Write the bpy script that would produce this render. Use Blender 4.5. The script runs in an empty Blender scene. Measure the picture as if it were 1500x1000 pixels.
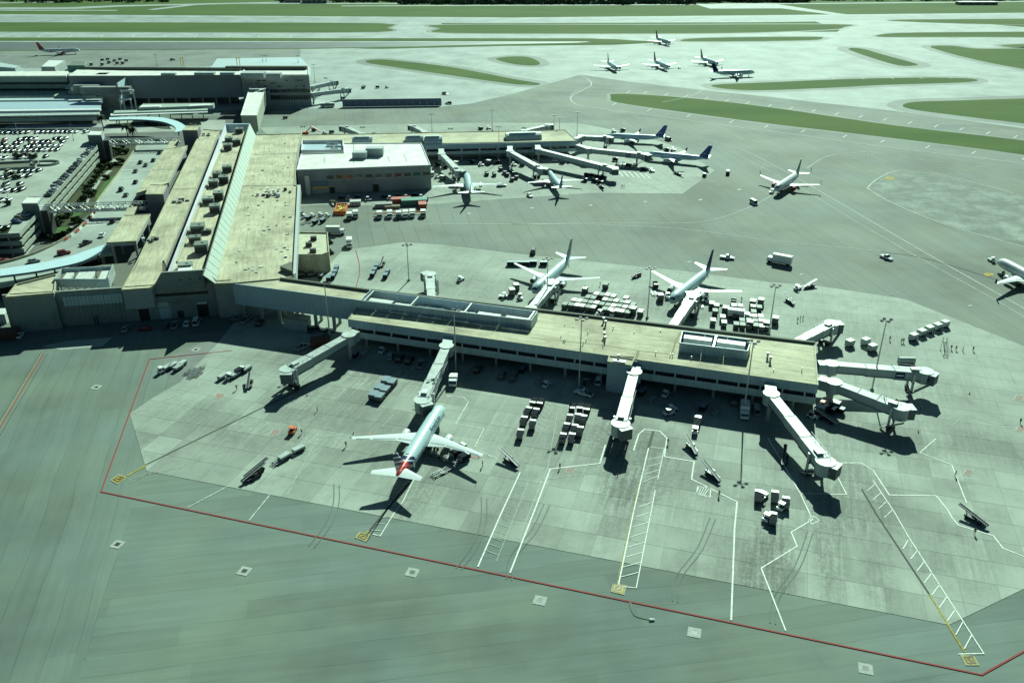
import bpy, bmesh, math, random
from mathutils import Vector, Matrix
R = math.radians
random.seed(7)
scene = bpy.context.scene
COL = scene.collection

# ---------------------------------------------------------------- camera
CAM_H, FPX, HORIZON = 122.0, 1257.0, -120.0
PITCH = math.atan((500 - HORIZON) / FPX)
cam_d = bpy.data.cameras.new('camera'); cam = bpy.data.objects.new('camera', cam_d); COL.objects.link(cam)
cam.location = (0, 0, CAM_H); cam.rotation_euler = (math.pi / 2 - PITCH, 0, 0)
cam_d.sensor_width = 36; cam_d.lens = 36 * FPX / 1500; cam_d.clip_start = 1; cam_d.clip_end = 20000
scene.camera = cam
# ---------------------------------------------------------------- sky, sun, exposure
SUN_DIR = Vector((0.253, 0.967, math.tan(R(33.3)))).normalized()      # towards the sun
world = bpy.data.worlds.new('World'); scene.world = world; world.use_nodes = True
wn = world.node_tree; wn.nodes.clear()
sky = wn.nodes.new('ShaderNodeTexSky'); sky.sky_type = 'NISHITA'; sky.sun_disc = False
sky.sun_elevation = R(33.3); sky.sun_rotation = math.atan2(0.253, 0.967)
sky.air_density = 1.2; sky.dust_density = 1.5
tint = wn.nodes.new('ShaderNodeMix'); tint.data_type = 'RGBA'; tint.blend_type = 'MULTIPLY'
tint.inputs[0].default_value = 1; tint.inputs[7].default_value = (0.22, 0.42, 0.44, 1)
bg = wn.nodes.new('ShaderNodeBackground'); bg.inputs[1].default_value = 0.05
wo = wn.nodes.new('ShaderNodeOutputWorld')
wn.links.new(sky.outputs[0], tint.inputs[6]); wn.links.new(tint.outputs[2], bg.inputs[0]); wn.links.new(bg.outputs[0], wo.inputs[0])
sun_d = bpy.data.lights.new('sun', 'SUN'); sun_d.energy = 5.0; sun_d.angle = R(0.5); sun_d.color = (0.75, 1.0, 0.82)
sun = bpy.data.objects.new('sun', sun_d); COL.objects.link(sun)
sun.rotation_euler = SUN_DIR.to_track_quat('Z', 'Y').to_euler(); sun.location = (0, 0, 300)
vs = scene.view_settings; vs.view_transform = 'Standard'; vs.look = 'None'; vs.gamma = 1; vs.exposure = 0.62
vs.use_curve_mapping = False
scene.cycles.max_bounces = 5; scene.cycles.diffuse_bounces = 2; scene.cycles.glossy_bounces = 2

# ---------------------------------------------------------------- helpers
CT, ST = math.cos(PITCH), math.sin(PITCH)
def at(px, py, z=0.0):
    u = (px - 750) / FPX; v = (py - 500) / FPX
    t = (z - CAM_H) / (-ST - v * CT)
    return (t * u, t * (CT - v * ST))
def v3(p, z): return Vector((p[0], p[1], z))
def away(p, q):
    return math.atan2(q[1] - p[1], q[0] - p[0])
def aim(px, py, qx, qy, z=0.0): return away(at(px, py, z), at(qx, qy, z))

def link(o, parent=None):
    COL.objects.link(o)
    if parent: o.parent = parent
    return o
def thing(name, label, cat, loc=(0, 0, 0), rz=0.0, group=None):
    o = bpy.data.objects.new(name, None); COL.objects.link(o)
    if len(loc) == 2: loc = (loc[0], loc[1], 0)
    o.location = loc; o.rotation_euler = (0, 0, rz); o.empty_display_size = 1
    return tag(o, label, cat, group)
def tag(o, label, cat, group=None):
    o['label'] = label; o['category'] = cat
    if group: o['group'] = group
    return o
def dup(root, loc, rz=0.0, label=None, group=None, mats=None):
    def cp(o, par):
        c = o.copy(); COL.objects.link(c); c.parent = par
        for ch in o.children: cp(ch, c)
        return c
    r = cp(root, None)
    if len(loc) == 2: loc = (loc[0], loc[1], 0)
    r.location = loc; r.rotation_euler = (0, 0, rz)
    if label: r['label'] = label
    if group: r['group'] = group
    return r

class MB:
    def __init__(s): s.v = []; s.f = []; s.m = []; s.cur = 0
    def add(s, vs, fs):
        n = len(s.v); s.v += [tuple(p) for p in vs]
        for f in fs: s.f.append([i + n for i in f]); s.m.append(s.cur)
    def box(s, x0, x1, y0, y1, z0, z1, M=None):
        vs = [(x, y, z) for z in (z0, z1) for x, y in ((x0, y0), (x1, y0), (x1, y1), (x0, y1))]
        if M is not None: vs = [M @ Vector(p) for p in vs]
        s.add(vs, [(3, 2, 1, 0), (4, 5, 6, 7), (0, 1, 5, 4), (1, 2, 6, 5), (2, 3, 7, 6), (3, 0, 4, 7)]); return s
    def cbox(s, c, d, rz=0.0, rx=0.0, ry=0.0):
        M = Matrix.Translation(c) @ Matrix.Rotation(rz, 4, 'Z') @ Matrix.Rotation(ry, 4, 'Y') @ Matrix.Rotation(rx, 4, 'X')
        return s.box(-d[0] / 2, d[0] / 2, -d[1] / 2, d[1] / 2, -d[2] / 2, d[2] / 2, M)
    def prism(s, poly, z0, z1, top=True, bottom=True):
        a = sum(poly[i][0] * poly[(i + 1) % len(poly)][1] - poly[(i + 1) % len(poly)][0] * poly[i][1] for i in range(len(poly)))
        if a < 0: poly = poly[::-1]
        n = len(poly)
        zt = z1 if callable(z1) else (lambda p: z1)
        vs = [(p[0], p[1], z0) for p in poly] + [(p[0], p[1], zt(p)) for p in poly]
        fs = [(i, (i + 1) % n, (i + 1) % n + n, i + n) for i in range(n)]
        if top: fs.append(tuple(range(n, 2 * n)))
        if bottom: fs.append(tuple(range(n - 1, -1, -1)))
        s.add(vs, fs); return s
    def bar(s, p, q, w, h=None):
        p = Vector(p); q = Vector(q); d = q - p; L = d.length
        if L < 1e-6: return s
        h = h or w
        M = Matrix.Translation(p) @ d.to_track_quat('X', 'Z').to_matrix().to_4x4()
        return s.box(0, L, -w / 2, w / 2, -h / 2, h / 2, M)
    def tube(s, p, q, r, r2=None, n=8, cap=True):
        p = Vector(p); q = Vector(q); r2 = r if r2 is None else r2
        Q = (q - p).to_track_quat('Z', 'Y')
        a = [p + Q @ Vector((r * math.cos(t), r * math.sin(t), 0)) for t in [2 * math.pi * i / n for i in range(n)]]
        b = [q + Q @ Vector((r2 * math.cos(t), r2 * math.sin(t), 0)) for t in [2 * math.pi * i / n for i in range(n)]]
        fs = [(i, (i + 1) % n, (i + 1) % n + n, i + n) for i in range(n)]
        if cap: fs += [tuple(range(n - 1, -1, -1)), tuple(range(n, 2 * n))]
        s.add(a + b, fs); return s
    def loft(s, rings, cap=True):
        n = len(rings[0]); vs = [p for r in rings for p in r]; fs = []
        for k in range(len(rings) - 1):
            for i in range(n):
                j = (i + 1) % n
                fs.append((k * n + i, k * n + j, (k + 1) * n + j, (k + 1) * n + i))
        if cap: fs += [tuple(range(n - 1, -1, -1)), tuple(range((len(rings) - 1) * n, len(rings) * n))]
        s.add(vs, fs); return s
    def strip(s, pts, w, z):
        """flat painted line with mitred corners"""
        n = len(pts); L = []; Rr = []
        for i, p in enumerate(pts):
            p = Vector(p)
            a = (p - Vector(pts[i - 1])).normalized() if i else None
            b = (Vector(pts[i + 1]) - p).normalized() if i < n - 1 else None
            d = (a + b).normalized() if a is not None and b is not None and (a + b).length > .1 else (b if b is not None else a)
            nn = Vector((-d.y, d.x)); k = 1.0
            if a is not None and b is not None: k = 1 / max(.5, abs(nn.dot(Vector((-a.y, a.x)))))
            L.append(p + nn * w / 2 * k); Rr.append(p - nn * w / 2 * k)
        for i in range(n - 1):
            s.add([(Rr[i].x, Rr[i].y, z), (Rr[i + 1].x, Rr[i + 1].y, z), (L[i + 1].x, L[i + 1].y, z), (L[i].x, L[i].y, z)], [(0, 1, 2, 3)])
        return s
    def mesh(s, name, mats, smooth=False, off=None, fix=False):
        me = bpy.data.meshes.new(name)
        vs = s.v if off is None else [(p[0] - off[0], p[1] - off[1], p[2] - off[2]) for p in s.v]
        me.from_pydata(vs, [], s.f)
        mats = mats if isinstance(mats, (list, tuple)) else [mats]
        for m in mats: me.materials.append(m)
        if len(mats) > 1: me.polygons.foreach_set('material_index', s.m)
        if fix:
            bm = bmesh.new(); bm.from_mesh(me); bmesh.ops.recalc_face_normals(bm, faces=bm.faces); bm.to_mesh(me); bm.free()
        if smooth:
            me.polygons.foreach_set('use_smooth', [True] * len(me.polygons))
            try: me.set_sharp_from_angle(angle=R(40))
            except Exception: pass
        me.update(); return me
def part(name, mb, m, parent, smooth=False, world=False, label=None, kind=None, fix=True):
    off = None
    if world:
        p = parent; off = Vector((0, 0, 0))
        while p: off += p.location; p = p.parent
    o = bpy.data.objects.new(name, mb.mesh(name, m, smooth, off, fix)); link(o, parent)
    if label: o['label'] = label
    if kind: o['kind'] = kind
    return o
def single(name, mb, m, label, cat, loc=(0, 0, 0), rz=0, group=None, smooth=False, world=False):
    if len(loc) == 2: loc = (loc[0], loc[1], 0)
    o = bpy.data.objects.new(name, mb.mesh(name, m, smooth, loc if world else None, True)); link(o)
    o.location = loc; o.rotation_euler = (0, 0, rz); return tag(o, label, cat, group)
def struct(name, mb, m):
    o = bpy.data.objects.new(name, mb.mesh(name, m)); link(o); o['kind'] = 'structure'; return o

# ---------------------------------------------------------------- materials
def nodes_of(name):
    m = bpy.data.materials.new(name); m.use_nodes = True; nt = m.node_tree
    return m, nt, nt.nodes['Principled BSDF']
def N(nt, t, **kw):
    n = nt.nodes.new(t)
    for k, v in kw.items(): setattr(n, k, v)
    return n
def math_(nt, op, a, b=None, c=None, clamp=False):
    n = N(nt, 'ShaderNodeMath', operation=op, use_clamp=clamp)
    for i, x in enumerate((a, b, c)):
        if x is None: continue
        if isinstance(x, (int, float)): n.inputs[i].default_value = x
        else: nt.links.new(x, n.inputs[i])
    return n.outputs[0]
def noise(nt, vec, scale, detail=4, rough=.55):
    n = N(nt, 'ShaderNodeTexNoise'); n.inputs['Scale'].default_value = scale; n.inputs['Detail'].default_value = detail
    n.inputs['Roughness'].default_value = rough; nt.links.new(vec, n.inputs['Vector']); return n.outputs['Fac']
def ramp(nt, fac, stops):
    r = N(nt, 'ShaderNodeValToRGB'); cr = r.color_ramp
    while len(cr.elements) < len(stops): cr.elements.new(.5)
    for e, (p, c) in zip(cr.elements, stops):
        e.position = p; e.color = (c, c, c, 1) if isinstance(c, (int, float)) else (*c, 1)
    nt.links.new(fac, r.inputs[0]); return r.outputs[0]
def mul(nt, a, b, blend='MULTIPLY', fac=1.0):
    n = N(nt, 'ShaderNodeMix', data_type='RGBA', blend_type=blend)
    if isinstance(fac, (int, float)): n.inputs[0].default_value = fac
    else: nt.links.new(fac, n.inputs[0])
    for i, x in ((6, a), (7, b)):
        if isinstance(x, tuple): n.inputs[i].default_value = (*x, 1)
        elif isinstance(x, (int, float)): n.inputs[i].default_value = (x, x, x, 1)
        else: nt.links.new(x, n.inputs[i])
    return n.outputs[2]
def pos(nt, scale=(1, 1, 1), rot=0.0):
    g = N(nt, 'ShaderNodeNewGeometry'); mp = N(nt, 'ShaderNodeMapping', vector_type='TEXTURE')
    mp.inputs['Rotation'].default_value = (0, 0, rot)
    mp.inputs['Scale'].default_value = tuple(1 / s for s in scale)
    nt.links.new(g.outputs['Position'], mp.inputs[0]); return mp.outputs[0]
def plain(name, c, rough=.55, metal=0.0, var=.12, scale=1.5, rnd=0.0, spec=None):
    m, nt, b = nodes_of(name); p = pos(nt)
    f = ramp(nt, noise(nt, p, scale), [(.3, 1 - var), (.7, 1 + var * .5)])
    col = mul(nt, c, f)
    if rnd:
        oi = N(nt, 'ShaderNodeObjectInfo')
        col = mul(nt, col, ramp(nt, oi.outputs['Random'], [(0, 1 - rnd), (1, 1.0)]))
    nt.links.new(col, b.inputs['Base Color']); b.inputs['Roughness'].default_value = rough; b.inputs['Metallic'].default_value = metal
    if spec is None and rough > .5: spec = .3
    if spec is not None: b.inputs['Specular IOR Level'].default_value = spec
    return m
def sep(nt, vec):
    s = N(nt, 'ShaderNodeSeparateXYZ'); nt.links.new(vec, s.inputs[0]); return s.outputs
def asphalt(name, base, zones, streak_=(.90, 1.06), seam_=.80, patch=.10):
    """machine-laid lanes: tone steps from lane to lane, soiled seams"""
    m, nt, b = nodes_of(name)
    def lanes(rot, w):
        p = pos(nt, rot=rot); x, y, z = sep(nt, p)
        wob = math_(nt, 'ADD', noise(nt, p, .02, 2), math_(nt, 'MULTIPLY', noise(nt, p, .25, 3), .10))
        yy = math_(nt, 'ADD', math_(nt, 'DIVIDE', y, w), math_(nt, 'MULTIPLY', wob, .8))
        cy = math_(nt, 'FLOOR', yy)
        wn0 = N(nt, 'ShaderNodeTexWhiteNoise', noise_dimensions='1D'); nt.links.new(cy, wn0.inputs['W'])
        cx = math_(nt, 'FLOOR', math_(nt, 'ADD', math_(nt, 'DIVIDE', x, 42.0), math_(nt, 'MULTIPLY', wn0.outputs[0], 7)))
        cmb = N(nt, 'ShaderNodeCombineXYZ'); nt.links.new(cx, cmb.inputs[0]); nt.links.new(cy, cmb.inputs[1])
        wn_ = N(nt, 'ShaderNodeTexWhiteNoise', noise_dimensions='2D'); nt.links.new(cmb.outputs[0], wn_.inputs['Vector'])
        fr = math_(nt, 'ABSOLUTE', math_(nt, 'SUBTRACT', math_(nt, 'FRACT', yy), .5))
        seam = mul(nt, 1.0, ramp(nt, fr, [(.462, 1.0), (.495, seam_)]), 'MIX', ramp(nt, noise(nt, p, .06, 3), [(.35, .2), (.55, 1.0)]))
        tone = ramp(nt, wn_.outputs[0], [(0, 1 - patch), (1, 1 + patch * .6)])
        st = N(nt, 'ShaderNodeMapping', vector_type='TEXTURE'); st.inputs['Scale'].default_value = (26, 1.6, 1); nt.links.new(p, st.inputs[0])
        streak = ramp(nt, noise(nt, st.outputs[0], 1.0, 5, .6), [(.3, streak_[0]), (.7, streak_[1])])
        return mul(nt, mul(nt, tone, seam), streak)
    a = lanes(*zones[0]); c = a
    if len(zones) > 1:
        bb = lanes(*zones[1]); g = N(nt, 'ShaderNodeNewGeometry'); x, y, z = sep(nt, g.outputs['Position'])
        k = zones[2]                                  # dividing line: nx*x + ny*y > d
        s = math_(nt, 'ADD', math_(nt, 'MULTIPLY', x, k[0]), math_(nt, 'MULTIPLY', y, k[1]))
        c = mul(nt, a, bb, 'MIX', math_(nt, 'GREATER_THAN', s, k[2]))
    p = pos(nt)
    big = ramp(nt, noise(nt, p, .018, 4, .6), [(.36, .70), (.5, .96), (.66, 1.14)])
    fine = ramp(nt, noise(nt, p, 3.0, 4, .7), [(.3, .93), (.7, 1.06)])
    col = mul(nt, mul(nt, mul(nt, base, c), big), fine)
    hue = mul(nt, (1.0, 1.0, 1.0), (1.04, 1.0, .88), 'MIX', ramp(nt, noise(nt, p, .03, 2), [(.4, 0.0), (.65, 1.0)]))
    col = mul(nt, col, hue)
    nt.links.new(col, b.inputs['Base Color']); b.inputs['Roughness'].default_value = .85; b.inputs['Specular IOR Level'].default_value = .3
    return m
def concrete(name, base, rnd=.1, stain=.45, rot=0.0, rough=.8, soils=()):
    m, nt, b = nodes_of(name); p = pos(nt)
    oi = N(nt, 'ShaderNodeObjectInfo')
    cloud = ramp(nt, noise(nt, p, .035, 6, .65), [(.34, .74), (.5, .97), (.64, 1.14)])
    st = ramp(nt, noise(nt, p, .09, 7, .72), [(.52, 1.0), (.74, 1 - stain)])
    st2 = ramp(nt, noise(nt, pos(nt, (1.3, .18, 1), rot), .55, 5, .7), [(.5, 1.0), (.75, 1 - stain * .5)])
    fine = ramp(nt, noise(nt, p, 2.5, 5, .75), [(.3, .92), (.7, 1.05)])
    rn = ramp(nt, oi.outputs['Random'], [(0, 1 - rnd), (1, 1.0 + rnd * .4)])
    col = mul(nt, mul(nt, mul(nt, mul(nt, mul(nt, base, cloud), st), st2), fine), rn)
    if soils:                       # oil, rubber and fuel soiling where aircraft and carts stand
        g = N(nt, 'ShaderNodeNewGeometry'); acc = None
        for (x, y, rx, ry, k) in soils:
            mp = N(nt, 'ShaderNodeMapping', vector_type='TEXTURE'); mp.inputs['Location'].default_value = (x, y, 0); mp.inputs['Rotation'].default_value = (0, 0, rot); mp.inputs['Scale'].default_value = (rx, ry, 1e4)
            nt.links.new(g.outputs['Position'], mp.inputs[0]); ln = N(nt, 'ShaderNodeVectorMath', operation='LENGTH'); nt.links.new(mp.outputs[0], ln.inputs[0])
            f = math_(nt, 'MULTIPLY', math_(nt, 'MULTIPLY', math_(nt, 'SUBTRACT', 1.0, ln.outputs['Value'], clamp=True), 2.0, clamp=True), k); acc = f if acc is None else math_(nt, 'MAXIMUM', acc, f)
        sp = noise(nt, p, .9, 8, .82); str_ = noise(nt, pos(nt, (1.6, .12, 1), rot), .6, 6, .7)
        amt = math_(nt, 'MULTIPLY', acc, ramp(nt, math_(nt, 'ADD', math_(nt, 'MULTIPLY', sp, .6), math_(nt, 'MULTIPLY', str_, .5)), [(.46, .12), (.60, 1.0)]), clamp=True)
        col = mul(nt, col, (.085, .095, .082), 'MIX', amt)
    nt.links.new(col, b.inputs['Base Color']); b.inputs['Roughness'].default_value = rough; b.inputs['Specular IOR Level'].default_value = .3
    return m
def worn(name, c, lo=.42, hi=.6, scale=1.2, under=(.2, .2, .19), rough=.7):
    """paint worn through in patches"""
    m, nt, b = nodes_of(name)
    f = ramp(nt, noise(nt, pos(nt), scale, 6, .75), [(lo, 0.0), (hi, 1.0)])
    nt.links.new(mul(nt, under, c, 'MIX', f), b.inputs['Base Color']); b.inputs['Roughness'].default_value = max(rough, .85); b.inputs['Specular IOR Level'].default_value = .2; return m
def roofing(name, base, rot, rough=.85):
    m, nt, b = nodes_of(name); p = pos(nt)
    big = ramp(nt, noise(nt, p, .07, 6, .7), [(.34, .62), (.5, .92), (.64, 1.1)])
    mp = pos(nt, (.12, 1.0, 1), rot)
    streak = ramp(nt, noise(nt, mp, .9, 5, .7), [(.35, .78), (.6, 1.06)])
    fine = ramp(nt, noise(nt, p, 1.7, 4, .8), [(.35, .84), (.65, 1.08)])
    xr, yr, zr_ = sep(nt, pos(nt, rot=rot))
    s1 = ramp(nt, math_(nt, 'FRACT', math_(nt, 'DIVIDE', yr, 2.6)), [(0, .80), (.05, .97), (.94, 1.0), (1, .80)])
    s2 = ramp(nt, math_(nt, 'FRACT', math_(nt, 'ADD', math_(nt, 'DIVIDE', xr, 11.0), noise(nt, p, .05, 1))), [(0, .84), (.015, 1.0)])
    pond = ramp(nt, noise(nt, p, .16, 8, .75), [(.56, 1.0), (.70, .70)])
    col = mul(nt, mul(nt, mul(nt, base, big), streak), mul(nt, mul(nt, fine, s1), mul(nt, s2, pond)))
    nt.links.new(col, b.inputs['Base Color']); b.inputs['Roughness'].default_value = rough; b.inputs['Specular IOR Level'].default_value = .25; return m
def grassy(name, a, c):
    m, nt, b = nodes_of(name); p = pos(nt)
    f = ramp(nt, noise(nt, pos(nt, (.25, 1, 1)), .02, 6, .65), [(.3, 0.0), (.7, 1.0)])
    fine = ramp(nt, noise(nt, p, .4, 5, .8), [(.3, .75), (.7, 1.15)])
    nt.links.new(mul(nt, mul(nt, a, c, 'MIX', f), fine), b.inputs['Base Color']); b.inputs['Roughness'].default_value = .95
    b.inputs['Specular IOR Level'].default_value = .15
    return m
def panelled(name, c, pitch, axis_rot=0.0, dark=.75, rough=.5, var=.12):
    """ribbed cladding drawn as darker lines in the colour"""
    m, nt, b = nodes_of(name); p = pos(nt, rot=axis_rot); x, y, z = sep(nt, p)
    fr = math_(nt, 'FRACT', math_(nt, 'DIVIDE', x, pitch))
    line = ramp(nt, fr, [(0, dark), (.08, 1.0), (.95, 1.0), (1, dark)])
    st = ramp(nt, noise(nt, pos(nt, (1, 1, .15)), .5, 5, .7), [(.35, 1 - var), (.65, 1.0)])
    nt.links.new(mul(nt, mul(nt, c, line), st), b.inputs['Base Color']); b.inputs['Roughness'].default_value = rough; return m

PIER_ROT = away(at(510, 467.6, 9.5), at(1198, 563.8, 9.5))
M = {}
M['grass'] = grassy('grass', (.040, .090, .013), (.088, .135, .026))
M['scrub'] = grassy('scrub', (.035, .055, .02), (.085, .085, .045))
_a, _b = Vector(at(190, 750)), Vector(at(125, 965)); _n = Vector((_b.y - _a.y, _a.x - _b.x)).normalized()
if _n.x > 0: _n = -_n
M['asphalt'] = asphalt('asphalt', (.160, .203, .182), [(aim(375, 935, 750, 890), 5.0), (aim(0, 640, 64, 518), 5.2), (_n.x, _n.y, _n.dot(_a))])
M['asphalt_mid'] = asphalt('asphalt_mid', (.175, .20, .18), [(aim(700, 320, 726, 370), 6.2)], (.95, 1.03), .62, .05)
M['taxi_dark'] = asphalt('taxi_dark', (.18, .20, .185), [(R(-14), 9.0)])
SOILS = [(*at(x, y), rx, ry, k) for x, y, rx, ry, k in ((925, 690, 10, 26, .8), (960, 690, 11, 22, .6), (905, 640, 12, 18, .7), (1075, 800, 7, 20, .35), (1122, 850, 8, 34, .8), (1128, 700, 6, 40, .35), (1215, 790, 5, 30, .6), (1250, 730, 14, 22, .6),
    (620, 700, 9, 30, .55), (575, 650, 16, 20, .4), (790, 640, 22, 20, .4), (850, 650, 16, 20, .45), (740, 740, 6, 36, .35), (400, 640, 34, 12, .4), (470, 590, 26, 20, .45), (300, 610, 26, 10, .35), (520, 540, 40, 14, .6), (700, 420, 34, 16, .4), (600, 400, 30, 14, .4), (830, 440, 24, 12, .6), (1010, 450, 30, 16, .6),
    (1280, 640, 30, 16, .4), (1380, 640, 30, 14, .35), (1330, 560, 34, 14, .35), (1260, 480, 30, 14, .35), (1160, 760, 14, 22, .35), (1010, 730, 16, 16, .3), (1290, 840, 5, 30, .35), (1400, 820, 12, 16, .3), (900, 740, 8, 20, .35))]
M['slab'] = concrete('slab', (.33, .365, .315), .22, .30, PIER_ROT, .8, SOILS)
M['concrete'] = concrete('concrete', (.37, .41, .37), 0, .3, PIER_ROT)
M['taxi'] = concrete('taxi', (.32, .36, .345), 0, .26, R(95))
M['runway_mid'] = concrete('runway_mid', (.26, .30, .29), 0, .1)
M['shoulder'] = concrete('shoulder', (.19, .21, .19), 0, .2)
M['joint'] = plain('joint', (.235, .26, .225), .9)
M['white_line'] = worn('white_line', (.74, .76, .70), .36, .58, under=(.33, .36, .32))
M['faint_line'] = worn('faint_line', (.50, .53, .48), .40, .62, under=(.28, .31, .27))
M['crisp_line'] = worn('crisp_line', (.80, .82, .77), .30, .50, under=(.36, .39, .35))
M['red_line'] = worn('red_line', (.30, .05, .045), .25, .5, under=(.13, .10, .09))
M['red_faint'] = worn('red_faint', (.38, .17, .14), .4, .65, under=(.27, .29, .25))
M['scuff'] = worn('scuff', (.125, .148, .130), .40, .66, .35, under=(.158, .188, .165))
M['yellow_line'] = worn('yellow_line', (.45, .36, .05), .3, .55, under=(.12, .11, .05))
M['yellow_box'] = worn('yellow_box', (.42, .32, .07), .35, .5, .9, under=(.08, .07, .03))
M['tar'] = plain('tar', (.05, .055, .05), .8)
M['black'] = plain('black', (.015, .016, .017), .5)
M['rubber'] = plain('rubber', (.02, .02, .02), .9)
M['dark_metal'] = plain('dark_metal', (.05, .055, .06), .5, .3)
M['grey_metal'] = plain('grey_metal', (.28, .30, .30), .45, .3)
M['pole_metal'] = plain('pole_metal', (.55, .57, .55), .45, .3)
M['light_metal'] = plain('light_metal', (.55, .58, .57), .4, .2)
M['white'] = plain('white', (.78, .80, .80), .4, 0, .06)
M['white_roof'] = plain('white_roof', (.74, .73, .68), .6, 0, .22, .2)
M['dirty_white'] = plain('dirty_white', (.62, .64, .60), .55, 0, .25, .9)
M['glass'] = plain('glass', (.02, .03, .035), .12, 0, .05, 1, 0, .8)
M['green_glass'] = plain('green_glass', (.012, .045, .04), .4, 0, .1, .2, 0, .3)
M['beige_roof'] = roofing('beige_roof', (.57, .53, .38), PIER_ROT)
M['beige_roof_long'] = roofing('beige_roof_long', (.56, .52, .37), R(103))
M['parapet'] = plain('parapet', (.42, .40, .28), .8, 0, .25, .6)
M['parapet_dark'] = plain('parapet_dark', (.13, .14, .11), .8, 0, .2)
M['clad_blue'] = panelled('clad_blue', (.40, .52, .60), 1.5, PIER_ROT)
M['clad_band'] = panelled('clad_band', (.48, .58, .60), 3.4, PIER_ROT, .8)
M['wall_conc'] = concrete('wall_conc', (.28, .31, .29), 0, .35)
M['wall_grey'] = concrete('wall_grey', (.38, .40, .40), 0, .2)
M['green_panel'] = panelled('green_panel', (.42, .50, .45), .6, R(13), .9)
M['canopy_blue'] = plain('canopy_blue', (.50, .66, .72), .55, 0, .06, .3)
M['bridge_roof'] = plain('bridge_roof', (.44, .49, .47), .5, 0, .28, .5)
M['bridge_side'] = panelled('bridge_side', (.40, .46, .47), .8, 0, .78)
M['bridge_dark'] = plain('bridge_dark', (.10, .13, .14), .6)
M['gray_conc'] = concrete('gray_conc', (.36, .38, .34), 0, .25)
M['ahu'] = plain('ahu', (.26, .31, .27), .6, .1, .25, 1.2, .35)
M['fuselage'] = plain('fuselage', (.50, .67, .70), .28, 0, .03)
M['uld_grey'] = plain('uld_grey', (.13, .165, .145), .6, .1, .2, 1, .4)
M['fuselage_white'] = plain('fuselage_white', (.66, .71, .72), .3, 0, .04)
M['wing_grey'] = plain('wing_grey', (.62, .67, .68), .35, 0, .05)
M['navy'] = plain('navy', (.012, .022, .085), .6, spec=.2)
M['jb_blue'] = plain('jb_blue', (.03, .07, .32), .35)
M['jb_body'] = plain('jb_body', (.50, .66, .80), .3, 0, .04)
M['teal_dark'] = plain('teal_dark', (.03, .10, .09), .4)
M['fin_grey'] = plain('fin_grey', (.17, .20, .24), .4)
M['fin_red'] = plain('fin_red', (.42, .04, .04), .4)
M['letter_navy'] = plain('letter_navy', (.03, .05, .12), .5)
M['red_paint'] = plain('red_paint', (.45, .06, .04), .5)
M['orange'] = plain('orange', (.70, .16, .05), .5)
M['yellow'] = plain('yellow', (.70, .50, .06), .5)
M['green_box'] = plain('green_box', (.05, .22, .17), .5)
M['crate_blue'] = plain('crate_blue', (.13, .21, .27), .5, 0, .15)
M['skin'] = plain('skin', (.30, .18, .12), .7)
M['cloth_dark'] = plain('cloth_dark', (.018, .022, .03), .95, spec=.1)
M['hivis'] = plain('hivis', (.45, .55, .10), .8)
M['leaf'] = plain('leaf', (.035, .065, .018), .8, 0, .5, .8)
M['leaf_dark'] = plain('leaf_dark', (.10, .15, .08), .85, 0, .5, .1)  # lightened leaf tone: distance haze is put into the colour
M['trunk'] = plain('trunk', (.15, .12, .08), .9)
M['hedge_dark'] = plain('hedge_dark', (.03, .045, .025), .9, 0, .4, .8)
for nm, c in dict(car_white=(.75, .78, .78), car_black=(.02, .022, .025), car_silver=(.38, .41, .42), car_grey=(.12, .13, .14), car_red=(.28, .03, .03), car_blue=(.03, .07, .16), car_tan=(.30, .27, .18)).items():
    M[nm] = plain(nm, c, .28, .2 if nm in ('car_silver', 'car_grey') else 0, .04)
def flag_fin(name, red):
    m, nt, b = nodes_of(name)
    tc = N(nt, 'ShaderNodeTexCoord'); x, y, z = sep(nt, tc.outputs['Object'])
    w = math_(nt, 'ADD', math_(nt, 'MULTIPLY', z, .80), math_(nt, 'MULTIPLY', x, .45))
    st = math_(nt, 'GREATER_THAN', math_(nt, 'FRACT', w), .74)
    side = math_(nt, 'MAXIMUM', math_(nt, 'GREATER_THAN', z, red), math_(nt, 'GREATER_THAN', x, -12.4))
    c = mul(nt, (.62, .03, .025), (.015, .028, .09), 'MIX', side)
    c = mul(nt, c, (.7, .72, .72), 'MIX', math_(nt, 'MULTIPLY', st, math_(nt, 'ADD', math_(nt, 'MULTIPLY', side, .75), .25)))
    nt.links.new(c, b.inputs['Base Color']); b.inputs['Roughness'].default_value = .35
    return m
M['flag_fin'] = flag_fin('flag_fin', 6.4)
M['flag_fin_shaded'] = flag_fin('flag_fin_shaded', -5.0)  # same flag fin in shadow, its shade put into an all-navy colour
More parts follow.
